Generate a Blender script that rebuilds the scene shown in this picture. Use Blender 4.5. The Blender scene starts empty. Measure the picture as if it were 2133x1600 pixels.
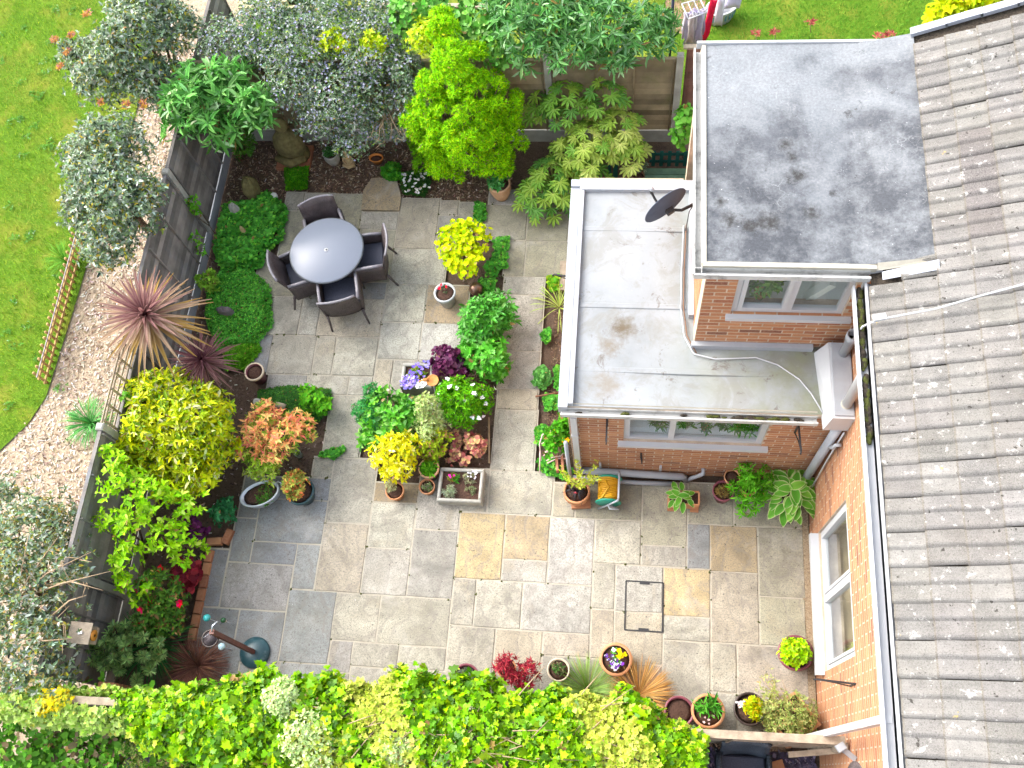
import bpy, bmesh, math, random
import numpy as np
from mathutils import Vector, Matrix

# ------------------------------------------------------------------ camera, sky, sun, exposure
SC = bpy.context.scene
CH = 12.6
FPX = 1985.5
ROT = np.array([[0.99247188, 0.07525279, -0.09662605],
                [0.03243354, -0.92228541, -0.38514633],
                [-0.11810013, 0.37911297, -0.91778304]])
cam_d = bpy.data.cameras.new("camera")
cam = bpy.data.objects.new("camera", cam_d)
SC.collection.objects.link(cam)
cam_d.sensor_width = 36.0
cam_d.lens = FPX / 2133.0 * 36.0
cam_d.clip_start = 0.1
cam_d.clip_end = 500.0
m = Matrix(((ROT[0, 0], -ROT[1, 0], -ROT[2, 0], 0), (ROT[0, 1], -ROT[1, 1], -ROT[2, 1], 0),
            (ROT[0, 2], -ROT[1, 2], -ROT[2, 2], CH), (0, 0, 0, 1)))
cam.matrix_world = m
SC.camera = cam

SUN_DIR = Vector((-0.68, 0.32, 0.66)).normalized()      # towards the sun
world = bpy.data.worlds.new("World")
SC.world = world
world.use_nodes = True
wn = world.node_tree
wn.nodes.clear()
sky = wn.nodes.new("ShaderNodeTexSky")
sky.sky_type = 'NISHITA'
sky.sun_disc = False
sky.sun_elevation = math.asin(SUN_DIR.z)
sky.sun_rotation = math.atan2(SUN_DIR.x, SUN_DIR.y)
sky.air_density = 1.0
sky.dust_density = 4.0
sky.ozone_density = 1.0
hsv = wn.nodes.new("ShaderNodeHueSaturation")
hsv.inputs["Saturation"].default_value = 0.42          # thin high cloud greys the blue
bg = wn.nodes.new("ShaderNodeBackground")
bg.inputs["Strength"].default_value = 0.15
wo = wn.nodes.new("ShaderNodeOutputWorld")
wn.links.new(sky.outputs[0], hsv.inputs["Color"])
wn.links.new(hsv.outputs[0], bg.inputs["Color"])
wn.links.new(bg.outputs[0], wo.inputs["Surface"])
sun_d = bpy.data.lights.new("sun", 'SUN')
sun_d.energy = 0.56
sun_d.angle = math.radians(55)
sun_d.color = (1.0, 0.95, 0.87)
sun = bpy.data.objects.new("sun", sun_d)
SC.collection.objects.link(sun)
sun.rotation_euler = SUN_DIR.to_track_quat('Z', 'Y').to_euler()
sun.location = (-6, 2, 15)
SC.view_settings.view_transform = 'Standard'
SC.view_settings.look = 'None'
SC.view_settings.gamma = 1.0
SC.view_settings.exposure = 1.97
SC.cycles.use_denoising = True
SC.cycles.use_adaptive_sampling = True
SC.cycles.adaptive_threshold = 0.035
SC.cycles.max_bounces = 4
SC.cycles.diffuse_bounces = 3
SC.cycles.transparent_max_bounces = 8

# ------------------------------------------------------------------ helpers
RNG = np.random.default_rng(7)
random.seed(11)
COL = SC.collection


def P(px, py, z=0.0):
    """The point of the place at height z that the photograph's pixel shows."""
    c = np.array([(px - 1066.5) / FPX, (py - 800.0) / FPX, 1.0])
    d = ROT.T @ c
    t = (CH - z) / -d[2]
    return Vector((d[0] * t, d[1] * t, z))


def wmat(o):
    m = o.matrix_basis.copy()
    if o.parent is not None:
        m = wmat(o.parent) @ o.matrix_parent_inverse @ m
    return m


def tag(o, label, cat, group=None, kind=None):
    o["label"] = label
    o["category"] = cat
    if group:
        o["group"] = group
    if kind:
        o["kind"] = kind
    return o


def thing(name, label, cat, loc=(0, 0, 0), rz=0.0, group=None):
    o = bpy.data.objects.new(name, None)
    o.empty_display_size = 0.1
    COL.objects.link(o)
    o.location = loc
    o.rotation_euler = (0, 0, rz)
    return tag(o, label, cat, group)


def link(name, me, parent=None, local=False, loc=None, rot=None):
    o = bpy.data.objects.new(name, me)
    COL.objects.link(o)
    if loc is not None:
        o.location = loc
    if rot is not None:
        o.rotation_euler = rot
    if parent is not None:
        o.parent = parent
        if not local:
            o.matrix_parent_inverse = wmat(parent).inverted()
    return o


class MB:
    """collects shapes, then links them as ONE mesh object"""

    def __init__(s):
        s.v, s.f, s.sm = [], [], []

    def add(s, vs, fs, smooth=False):
        b = len(s.v)
        s.v += [tuple(v) for v in vs]
        s.f += [tuple(b + i for i in f) for f in fs]
        s.sm += [smooth] * len(fs)
        return s

    def box(s, c, d, rz=0.0, mat=None, bev=0.0):
        x, y, z = d[0] / 2, d[1] / 2, d[2] / 2
        if bev:
            vs, b = [], bev
            for sz in (-1, 1):
                for (u, w) in ((x - b, y), (x, y - b)):
                    pass
            ring = lambda ix, iy, zz: [(-ix, -iy, zz), (ix, -iy, zz), (ix, iy, zz), (-ix, iy, zz)]
            vs = ring(x, y, -z) + ring(x, y, z - b) + ring(x - b, y - b, z)
            fs = [(3, 2, 1, 0)] + [(i, (i + 1) % 4, 4 + (i + 1) % 4, 4 + i) for i in range(4)] + \
                 [(4 + i, 4 + (i + 1) % 4, 8 + (i + 1) % 4, 8 + i) for i in range(4)] + [(8, 9, 10, 11)]
        else:
            vs = [(i * x, j * y, k * z) for k in (-1, 1) for (i, j) in ((-1, -1), (1, -1), (1, 1), (-1, 1))]
            fs = [(3, 2, 1, 0), (4, 5, 6, 7), (0, 1, 5, 4), (1, 2, 6, 5), (2, 3, 7, 6), (3, 0, 4, 7)]
        M = Matrix.Translation(c) @ (mat if mat is not None else Matrix.Rotation(rz, 4, 'Z'))
        return s.add([M @ Vector(v) for v in vs], fs)

    def bar(s, a, b, w, h=None, up=(0, 0, 1)):
        a, b = Vector(a), Vector(b)
        h = h or w
        d = b - a
        L = d.length
        x = d.normalized()
        u = Vector(up)
        if abs(x.dot(u)) > 0.97:
            u = Vector((0, 1, 0))
        y = u.cross(x).normalized()
        z = x.cross(y)
        M = Matrix((x, y, z)).transposed().to_4x4()
        return s.box((a + b) / 2, (L, w, h), mat=M)

    def tube(s, pts, r, n=8, cap=True):
        pts = [Vector(p) for p in pts]
        rs = r if isinstance(r, (list, tuple)) else [r] * len(pts)
        vs, fs = [], []
        ref = None
        for i, p in enumerate(pts):
            d = (pts[min(i + 1, len(pts) - 1)] - pts[max(i - 1, 0)]).normalized()
            if ref is None:
                ref = Vector((0, 0, 1)) if abs(d.z) < 0.9 else Vector((1, 0, 0))
            a = d.cross(ref)
            if a.length < 1e-4:
                a = d.cross(Vector((0, 1, 0.3)))
            a.normalize()
            b = d.cross(a)
            ref = a.cross(d)
            for k in range(n):
                t = 2 * math.pi * k / n
                vs.append(p + (a * math.cos(t) + b * math.sin(t)) * rs[i])
        for i in range(len(pts) - 1):
            for k in range(n):
                fs.append((i * n + k, i * n + (k + 1) % n, (i + 1) * n + (k + 1) % n, (i + 1) * n + k))
        if cap:
            fs.append(tuple(range(n - 1, -1, -1)))
            fs.append(tuple((len(pts) - 1) * n + k for k in range(n)))
        return s.add(vs, fs, True)

    def lathe(s, prof, c, n=20, sx=1.0, sy=1.0, rz=0.0, mat=None, wob=0.0, cap=True):
        vs, fs = [], []
        ca, sa = math.cos(rz), math.sin(rz)
        for i, (r, z) in enumerate(prof):
            for k in range(n):
                t = 2 * math.pi * k / n
                rr = r * (1 + (random.uniform(-wob, wob) if wob else 0))
                x, y = rr * math.cos(t) * sx, rr * math.sin(t) * sy
                v = Vector((x * ca - y * sa, x * sa + y * ca, z))
                vs.append((mat @ v if mat is not None else v) + Vector(c))
        for i in range(len(prof) - 1):
            for k in range(n):
                fs.append((i * n + k, i * n + (k + 1) % n, (i + 1) * n + (k + 1) % n, (i + 1) * n + k))
        if cap and prof[0][0] > 1e-4:
            fs.append(tuple(range(n - 1, -1, -1)))
        if cap and prof[-1][0] > 1e-4:
            fs.append(tuple((len(prof) - 1) * n + k for k in range(n)))
        return s.add(vs, fs, True)

    def ball(s, c, r, n=12, sq=(1, 1, 1), wob=0.0):
        prof = [(max(1e-5, math.sin(math.pi * i / (n // 2))), -math.cos(math.pi * i / (n // 2))) for i in range(n // 2 + 1)]
        b = len(s.v)
        s.lathe(prof, (0, 0, 0), n)
        for i in range(b, len(s.v)):
            v = s.v[i]
            w = 1 + (random.uniform(-wob, wob) if wob else 0)
            s.v[i] = (c[0] + v[0] * r * sq[0] * w, c[1] + v[1] * r * sq[1] * w, c[2] + v[2] * r * sq[2] * w)
        return s

    def poly(s, pts, z0, z1=None):
        n = len(pts)
        if z1 is None:
            return s.add([(p[0], p[1], z0) for p in pts], [tuple(range(n))])
        vs = [(p[0], p[1], z0) for p in pts] + [(p[0], p[1], z1) for p in pts]
        fs = [tuple(range(n - 1, -1, -1)), tuple(range(n, 2 * n))] + [(i, (i + 1) % n, n + (i + 1) % n, n + i) for i in range(n)]
        return s.add(vs, fs)

    def mesh(s, name, mat):
        me = bpy.data.meshes.new(name)
        me.from_pydata(s.v, [], s.f)
        me.polygons.foreach_set("use_smooth", s.sm)
        if mat:
            me.materials.append(mat)
        me.update()
        return me

    def build(s, name, mat, parent=None, local=False, loc=None, rot=None):
        return link(name, s.mesh(name, mat), parent, local, loc, rot)


def struct(o):
    o["kind"] = "structure"
    return o


# ------------------------------------------------------------------ materials
class NT:
    def __init__(s, name):
        s.m = bpy.data.materials.new(name)
        s.m.use_nodes = True
        s.t = s.m.node_tree
        s.b = s.t.nodes["Principled BSDF"]

    def n(s, typ, **kw):
        nd = s.t.nodes.new("ShaderNode" + typ)
        for k, v in kw.items():
            setattr(nd, k, v)
        return nd

    def l(s, a, b):
        s.t.links.new(a, b)

    def pos(s):
        return s.n("NewGeometry").outputs["Position"]

    def noise(s, vec, scale, detail=4.0, rough=0.6, dist=0.0):
        nd = s.n("TexNoise")
        nd.inputs["Scale"].default_value = scale
        nd.inputs["Detail"].default_value = detail
        nd.inputs["Roughness"].default_value = rough
        nd.inputs["Distortion"].default_value = dist
        if vec is not None:
            s.l(vec, nd.inputs["Vector"])
        return nd.outputs["Fac"]

    def ramp(s, fac, stops):
        nd = s.n("ValToRGB")
        el = nd.color_ramp.elements
        while len(el) < len(stops):
            el.new(0.5)
        for e, (p, c) in zip(el, stops):
            e.position = p
            e.color = (c, c, c, 1) if isinstance(c, (int, float)) else (*c[:3], 1)
        s.l(fac, nd.inputs["Fac"])
        return nd.outputs["Color"]

    def mix(s, fac, a, b, mode='MIX'):
        nd = s.n("Mix", data_type='RGBA', blend_type=mode)
        for sock, v in ((nd.inputs[0], fac), (nd.inputs[6], a), (nd.inputs[7], b)):
            if isinstance(v, (int, float)):
                sock.default_value = v if sock == nd.inputs[0] else (v, v, v, 1)
            elif isinstance(v, (tuple, list)):
                sock.default_value = (*v[:3], 1)
            else:
                s.l(v, sock)
        return nd.outputs[2]

    def bump(s, fac, strength, dist=0.01):
        nd = s.n("Bump")
        nd.inputs["Strength"].default_value = strength
        nd.inputs["Distance"].default_value = dist
        s.l(fac, nd.inputs["Height"])
        s.l(nd.outputs[0], s.b.inputs["Normal"])

    def done(s, col=None, rough=0.7, spec=0.3, metal=0.0):
        if col is not None:
            if isinstance(col, (tuple, list)):
                s.b.inputs["Base Color"].default_value = (*col[:3], 1)
            else:
                s.l(col, s.b.inputs["Base Color"])
        s.b.inputs["Roughness"].default_value = rough
        s.b.inputs["Specular IOR Level"].default_value = spec
        s.b.inputs["Metallic"].default_value = metal
        return s.m


def mul(c, k):
    return tuple(min(1.0, x * k) for x in c)


def blob_mask(t, p, cen, rad, wob=0.5, scale=9.0):
    """0..1 mask of an irregular stain round a point"""
    vd = t.n("VectorMath", operation='DISTANCE')
    t.l(p, vd.inputs[0])
    vd.inputs[1].default_value = cen
    ma = t.n("Math", operation='MULTIPLY_ADD')
    t.l(t.noise(p, scale, 6, 0.7), ma.inputs[0])
    ma.inputs[1].default_value = rad * wob * 4
    ma.inputs[2].default_value = -rad * wob * 2
    ad = t.n("Math", operation='ADD')
    t.l(vd.outputs["Value"], ad.inputs[0])
    t.l(ma.outputs[0], ad.inputs[1])
    mr = t.n("MapRange")
    mr.inputs["From Min"].default_value = rad * 1.25
    mr.inputs["From Max"].default_value = rad * 0.1
    mr.inputs["To Max"].default_value = 0.9
    t.l(ad.outputs[0], mr.inputs["Value"])
    return mr.outputs[0]


def pmat(name, base, rough=0.7, var=0.2, scale=6.0, bump=0.25, bscale=60.0, spec=0.3, metal=0.0, dirt=None, dirt_amt=0.4, obj_var=0.0):
    """one colour, mottled, with fine relief; dirt = colour of irregular stains"""
    t = NT(name)
    p = t.pos()
    c = t.ramp(t.noise(p, scale, 5), [(0.3, mul(base, 1 - var)), (0.7, mul(base, 1 + var))])
    if dirt:
        c = t.mix(t.ramp(t.noise(p, scale * 0.7 + 1.3, 8, 0.7), [(0.5, 0.0), (0.72, dirt_amt)]), c, dirt)
    if obj_var:
        r = t.n("ObjectInfo").outputs["Random"]
        c = t.mix(1.0, c, t.ramp(r, [(0.0, 1 - obj_var), (1.0, 1 + obj_var * 0.6)]), 'MULTIPLY')
    if bump:
        t.bump(t.noise(p, bscale, 3), bump, 0.01)
    return t.done(c, rough, spec, metal)
# ------------------------------------------------------------------ shared surface materials
def brick_mat(name, attr):
    t = NT(name)
    p = t.pos()
    if attr:
        a = t.n("Attribute", attribute_name="tone")
        r = a.outputs["Fac"]
    else:
        r = t.n("ObjectInfo").outputs["Random"]
    c = t.ramp(r, [(0.0, (0.29, 0.115, 0.06)), (0.35, (0.39, 0.17, 0.082)), (0.7, (0.46, 0.22, 0.107)), (0.93, (0.34, 0.125, 0.065)), (1.0, (0.17, 0.07, 0.05))])
    c = t.mix(t.ramp(t.noise(p, 35, 5), [(0.35, 0.0), (0.75, 0.35)]), c, (0.52, 0.31, 0.18))
    c = t.mix(t.ramp(t.noise(p, 2.2, 6, 0.7), [(0.52, 0.0), (0.75, 0.35)]), c, (0.24, 0.13, 0.08))
    t.bump(t.noise(p, 120, 3), 0.35, 0.006)
    return t.done(c, 0.85, 0.2)


M_BRICK = brick_mat("brick_clay", False)
M_BRICKS = brick_mat("brick_clay_toned", True)
M_MORTAR = pmat("mortar", (0.48, 0.385, 0.29), 0.9, 0.25, 5, 0.4, 90, dirt=(0.30, 0.24, 0.19), dirt_amt=0.4)
M_PVC = pmat("white_plastic", (0.47, 0.48, 0.50), 0.35, 0.04, 3, 0.05, 20, spec=0.5, dirt=(0.55, 0.55, 0.52), dirt_amt=0.25)
M_PVCD = pmat("dirty_white_plastic", (0.48, 0.48, 0.465), 0.5, 0.08, 5, 0.1, 30, dirt=(0.05, 0.045, 0.035), dirt_amt=0.85)
M_GREYPVC = pmat("grey_plastic", (0.33, 0.35, 0.38), 0.45, 0.1, 4, 0.08, 30, dirt=(0.35, 0.35, 0.33), dirt_amt=0.4)
M_CREAM = pmat("cream_edge_trim", (0.40, 0.375, 0.31), 0.7, 0.15, 8, 0.2, 40, dirt=(0.35, 0.32, 0.25))
M_BLACK = pmat("black_iron", (0.025, 0.025, 0.027), 0.5, 0.3, 20, 0.1, 60, spec=0.4)
M_DEBRIS = pmat("gutter_debris", (0.05, 0.04, 0.03), 0.95, 0.6, 40, 1.0, 60)
M_MOSS = pmat("moss", (0.075, 0.085, 0.02), 0.95, 0.6, 50, 1.0, 90)
M_LEAD = pmat("lead_sheet", (0.30, 0.32, 0.37), 0.5, 0.12, 6, 0.15, 20, dirt=(0.45, 0.45, 0.46), dirt_amt=0.4)
M_DARKROOM = pmat("room_paint", (0.62, 0.66, 0.63), 0.9, 0.1, 2, 0)
M_TANROOM = pmat("room_tan_reflection", (0.46, 0.36, 0.22), 0.8, 0.2, 2, 0)  # tan also carries the brown paving reflection in the panes


def glass_mat():
    t = NT("window_glass")
    nt = t.t
    nt.nodes.remove(t.b)
    tr = t.n("BsdfTransparent")
    tr.inputs["Color"].default_value = (0.96, 0.98, 0.97, 1)
    gl = t.n("BsdfGlossy")
    gl.inputs["Roughness"].default_value = 0.02
    fr = t.n("Fresnel")
    fr.inputs["IOR"].default_value = 1.7
    mx = t.n("MixShader")
    bf = t.n("Math", operation='SUBTRACT')
    bf.inputs[0].default_value = 1.0
    t.l(t.n("NewGeometry").outputs["Backfacing"], bf.inputs[1])
    mf = t.n("Math", operation='MULTIPLY')
    t.l(fr.outputs[0], mf.inputs[0])
    t.l(bf.outputs[0], mf.inputs[1])
    t.l(mf.outputs[0], mx.inputs[0])
    t.l(tr.outputs[0], mx.inputs[1])
    t.l(gl.outputs[0], mx.inputs[2])
    t.l(mx.outputs[0], nt.nodes["Material Output"].inputs["Surface"])
    return t.m


M_GLASS = glass_mat()


def lower_roof_mat():
    t = NT("pale_roof_membrane")
    p = t.pos()
    c = t.ramp(t.noise(p, 1.1, 6, 0.6), [(0.28, (0.18, 0.195, 0.20)), (0.5, (0.25, 0.27, 0.285)), (0.75, (0.30, 0.32, 0.34))])
    sep = t.n("SeparateXYZ")
    t.l(p, sep.inputs[0])
    near = t.n("MapRange")                     # algae stands where water ponds near the gutter and wall
    near.inputs["From Min"].default_value = 0.2
    near.inputs["From Max"].default_value = 2.0
    t.l(sep.outputs["X"], near.inputs["Value"])
    alg = t.n("Math", operation='MULTIPLY')
    t.l(near.outputs[0], alg.inputs[0])
    t.l(t.ramp(t.noise(p, 2.4, 7, 0.65), [(0.34, 0.0), (0.6, 0.8)]), alg.inputs[1])
    c = t.mix(alg.outputs[0], c, (0.20, 0.21, 0.12))
    c = t.mix(t.ramp(t.noise(p, 2.1, 9, 0.72, 0.8), [(0.50, 0.0), (0.60, 0.5)]), c, (0.19, 0.185, 0.16))
    c = t.mix(t.ramp(t.noise(p, 3.3, 9, 0.78, 0.6), [(0.58, 0.0), (0.64, 0.8)]), c, (0.12, 0.10, 0.085))
    c = t.mix(t.ramp(t.noise(p, 14, 5, 0.7), [(0.6, 0.0), (0.75, 0.3)]), c, (0.38, 0.39, 0.40))
    c = t.mix(blob_mask(t, p, tuple(P(1300, 680, 2.45)), 0.16, .7, 12), c, (0.11, 0.085, 0.05))
    c = t.mix(blob_mask(t, p, tuple(P(1260, 800, 2.45)), 0.20, .8, 10), c, (0.20, 0.18, 0.15))
    c = t.mix(blob_mask(t, p, tuple(P(1270, 720, 2.45)), 0.14, .9, 14), c, (0.17, 0.15, 0.12))
    t.bump(t.noise(p, 18, 4), 0.15, 0.01)
    return t.done(c, 0.6, 0.35)


def upper_roof_mat():
    t = NT("grey_felt_roof")
    p = t.pos()
    sep = t.n("SeparateXYZ")
    t.l(p, sep.inputs[0])
    n1 = t.noise(p, 0.95, 6, 0.55, 0.8)
    ad = t.n("Math", operation='MULTIPLY_ADD')   # pale dry crust towards the far edge, dark damp felt near
    t.l(sep.outputs["Y"], ad.inputs[0])
    ad.inputs[1].default_value = 0.17
    ad.inputs[2].default_value = -1.02
    sx = t.n("Math", operation='MULTIPLY_ADD')
    t.l(sep.outputs["X"], sx.inputs[0])
    sx.inputs[1].default_value = -0.10
    t.l(ad.outputs[0], sx.inputs[2])
    su = t.n("Math", operation='ADD')
    t.l(n1, su.inputs[0])
    t.l(sx.outputs[0], su.inputs[1])
    c = t.ramp(su.outputs[0], [(0.26, (0.065, 0.07, 0.08)), (0.42, (0.098, 0.105, 0.118)), (0.53, (0.185, 0.20, 0.215)), (0.72, (0.25, 0.265, 0.28))])
    c = t.mix(t.ramp(t.noise(p, 2.3, 8, 0.72), [(0.42, 0.0), (0.62, 0.75)]), c, (0.215, 0.227, 0.24))
    vo = t.n("TexVoronoi", feature='DISTANCE_TO_EDGE')
    vo.inputs["Scale"].default_value = 9.0
    ds = t.n("MixRGB")
    ds.inputs[0].default_value = 0.25
    nz = t.n("TexNoise")
    nz.inputs["Scale"].default_value = 5.0
    nz.inputs["Detail"].default_value = 6
    t.l(p, nz.inputs["Vector"])
    t.l(p, ds.inputs[1])
    t.l(nz.outputs["Color"], ds.inputs[2])
    t.l(ds.outputs[0], vo.inputs["Vector"])
    lines = t.ramp(vo.outputs["Distance"], [(0.0, 0.4), (0.03, 0.0)])
    lm = t.n("Math", operation='MULTIPLY')
    t.l(lines, lm.inputs[0])
    t.l(t.ramp(t.noise(p, 1.5, 3), [(0.56, 0.0), (0.68, 1.0)]), lm.inputs[1])
    c = t.mix(lm.outputs[0], c, (0.46, 0.47, 0.48))
    c = t.mix(t.ramp(t.noise(p, 3.6, 9, 0.8, 0.4), [(0.61, 0.0), (0.68, 0.8)]), c, (0.04, 0.038, 0.036))
    for (px, py, r_) in ((1522, 458, .10), (1600, 462, .13), (1660, 365, .09), (1637, 300, .07), (1650, 330, .06), (1690, 445, .08), (1735, 404, .035), (1560, 470, .08), (1500, 420, .06)):
        c = t.mix(blob_mask(t, p, tuple(P(px, py, 4.33)), r_, .8, 16), c, (0.03, 0.028, 0.026))
    c = t.mix(t.ramp(t.noise(p, 42, 3, 0.6), [(0.72, 0.0), (0.76, 0.9)]), c, (0.75, 0.75, 0.75))
    c = t.mix(1.0, c, t.ramp(t.noise(p, 38, 6, 0.75), [(0.3, 0.72), (0.7, 1.22)]), 'MULTIPLY')
    t.bump(t.noise(p, 60, 3), 0.3, 0.01)
    return t.done(c, 0.75, 0.25)


M_ROOF_LO = lower_roof_mat()
M_ROOF_UP = upper_roof_mat()


def tile_mat():
    t = NT("concrete_roof_tile")
    p = t.pos()
    oi = t.n("ObjectInfo")
    c = t.ramp(t.noise(p, 5, 7, 0.7), [(0.3, (0.115, 0.112, 0.106)), (0.7, (0.215, 0.208, 0.197))])
    c = t.mix(1.0, c, oi.outputs["Color"], 'MULTIPLY')
    sx = t.n("SeparateXYZ")
    t.l(t.n("TexCoord").outputs["Object"], sx.inputs[0])
    c = t.mix(t.ramp(sx.outputs["X"], [(0.0, 0.7), (0.012, 0.7), (0.020, 0.0)]), c, (0.13, 0.11, 0.08))     # brown band along each tile's front edge, marks the courses
    c = t.mix(t.ramp(t.noise(p, 120, 2), [(0.35, 0.0), (0.65, 0.45)]), c, (0.28, 0.27, 0.255))
    c = t.mix(t.ramp(t.noise(p, 70, 5, 0.8), [(0.36, 0.7), (0.48, 0.0)]), c, (0.07, 0.065, 0.058))
    c = t.mix(t.ramp(t.noise(p, 1.3, 6, 0.6), [(0.5, 0.0), (0.7, 0.45)]), c, (0.13, 0.115, 0.10))
    c = t.mix(t.ramp(t.noise(p, 11, 6, 0.7), [(0.60, 0.0), (0.65, 0.7)]), c, (0.46, 0.45, 0.42))   # lichen
    c = t.mix(t.ramp(t.noise(p, 17, 4, 0.6), [(0.655, 0.0), (0.69, 0.85)]), c, (0.035, 0.03, 0.025))
    c = t.mix(t.ramp(t.noise(p, 6.7, 5, 0.6), [(0.71, 0.0), (0.74, 0.7)]), c, (0.50, 0.34, 0.08))
    t.bump(t.noise(p, 150, 3), 0.5, 0.006)
    return t.done(c, 0.9, 0.2)


M_TILE = tile_mat()

# ------------------------------------------------------------------ the house
house = thing("house", "orange brick house with grey tiled roof, dormer and pale flat-roofed extension", "house", (2.46, 3.9, 0))
BL, BHT, JT = 0.235, 0.0775, 0.016
brick_me = {}


def brick_mesh(L, axis):
    k = (round(L, 3), axis)
    if k not in brick_me:
        b = MB()
        d = (L, 0.03, BHT - JT) if axis == 'x' else (0.03, L, BHT - JT)
        b.box((0, 0, 0), d)
        brick_me[k] = b.mesh("brick", M_BRICK)
    return brick_me[k]


def lay_bricks(axis, plane, u0, u1, z0, z1, holes, out, toned):
    """running bond; out = list of (centre, length); faces stand 4 mm proud of the mortar"""
    rows = int((z1 - z0) / BHT)
    res = []
    for r in range(rows):
        zc = z0 + (r + 0.5) * BHT
        u = u0 - (BL / 2 if r % 2 else 0)
        while u < u1:
            segs = [(max(u, u0) + JT / 2, min(u + BL, u1) - JT / 2)]
            for (a, b, c, d) in holes:
                if c - 0.02 < zc < d + 0.02:
                    ns = []
                    for (s, e) in segs:
                        if e <= a or s >= b:
                            ns.append((s, e))
                        else:
                            if s < a - 0.03:
                                ns.append((s, a - 0.004))
                            if e > b + 0.03:
                                ns.append((b + 0.004, e))
                    segs = ns
            for (s, e) in segs:
                if e - s > 0.03:
                    res.append(((s + e) / 2, zc, round((e - s) / 0.01) * 0.01))
            u += BL
    return res


def wall_boxes(mb, axis, plane, thick, u0, u1, z0, z1, hole):
    def bx(a, b, c, d):
        if b - a > 1e-3 and d - c > 1e-3:
            if axis == 'x':
                mb.box(((a + b) / 2, plane + thick / 2, (c + d) / 2), (b - a, abs(thick), d - c))
            else:
                mb.box((plane + thick / 2, (a + b) / 2, (c + d) / 2), (abs(thick), b - a, d - c))
    if not hole:
        bx(u0, u1, z0, z1)
        return
    a, b, c, d = hole
    bx(u0, a, z0, z1)
    bx(b, u1, z0, z1)
    bx(a, b, z0, c)
    bx(a, b, d, z1)


def make_wall(name, axis, plane, thick, u0, u1, z0, z1, hole, single, sgn=-1, ret=None):
    mb = MB()
    wall_boxes(mb, axis, plane, thick, u0, u1, z0, z1, hole)
    w = mb.build(name, M_MORTAR, house)
    holes = [hole] if hole else []
    bs = lay_bricks(axis, plane, u0, u1, z0, z1, holes, None, False)
    rest = MB()
    tones = []
    off = plane + 0.015 - 0.0015
    for (u, z, L) in bs:
        c = (u, off, z) if axis == 'x' else (off, u, z)
        if single(u, z):
            link("brick", brick_mesh(L, axis), w, loc=c)
        else:
            rest.box(c, (L, 0.03, BHT - JT) if axis == 'x' else (0.03, L, BHT - JT))
            tones += [random.random()] * 8
    if rest.v:
        o = rest.build("brickwork", M_BRICKS, w)
        o["kind"] = "stuff"
        at = o.data.attributes.new("tone", 'FLOAT', 'POINT')
        at.data.foreach_set("value", tones)
    return w


KY, KX0, KZ = 3.95, -0.66, 2.40
DY, DX, DZ0, DZ = 4.78, 0.77, 2.30, 4.28
SX = 2.46
KWIN = (0.0, 1.67, 1.31, 2.30)
DWIN = (1.10, 2.26, 3.22, 4.19)
SWIN = (1.42, 3.10, 0.55, 2.08)
make_wall("kitchen_wall", 'x', KY, 0.2, KX0, SX - 0.003, 0, KZ, KWIN, lambda u, z: z > 0.95)
make_wall("dormer_wall", 'x', DY, 0.2, DX, 2.62, DZ0, DZ, DWIN, lambda u, z: True)
make_wall("side_wall", 'y', SX, 0.25, -0.9, DY - 0.003, 0, 4.12, SWIN, lambda u, z: False)
make_wall("kitchen_side_wall", 'y', KX0, 0.2, KY + 0.202, 6.9, 0, KZ, None, lambda u, z: False)
make_wall("dormer_side_wall", 'y', DX, 0.2, DY + 0.202, 7.36, DZ0, DZ, None, lambda u, z: False)
b = MB()
b.box(((KX0 + 0.65), 6.99, KZ / 2), (1.3, 0.18, KZ))
b.box((1.9, 7.44, 2.1), (2.4, 0.15, 4.2))
b.build("rear_wall", M_MORTAR, house)

# rooms behind the windows
b = MB()
b.box((0.9, 5.9, 1.2), (2.9, 0.06, 2.2))
b.box((0.9, 5.0, 0.42), (2.9, 1.7, 0.05))
b.build("kitchen_interior", M_TANROOM, house)
b = MB()
b.box((0.835, 4.135, 1.35), (1.66, 0.19, 0.035))
b.build("window_ledge", pmat("ledge_paint", (0.80, 0.85, 0.88), 0.5, 0.03, 3, 0), house)
b = MB()
b.box((1.7, 5.35, 3.7), (1.7, 0.05, 1.2))
b.box((1.7, 5.12, 3.16), (1.7, 0.42, 0.04))
b.box((2.0, 5.02, 3.32), (0.08, 0.10, 0.5), mat=Matrix.Rotation(.5, 4, 'Y'))
b.build("bedroom_interior", M_DARKROOM, house)
b = MB()
b.box((4.2, 2.2, 1.2), (0.05, 3.4, 2.4))
b.box((3.4, 2.2, 0.46), (1.4, 3.4, 0.05))
b.build("lounge_interior", M_TANROOM, house)


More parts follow.
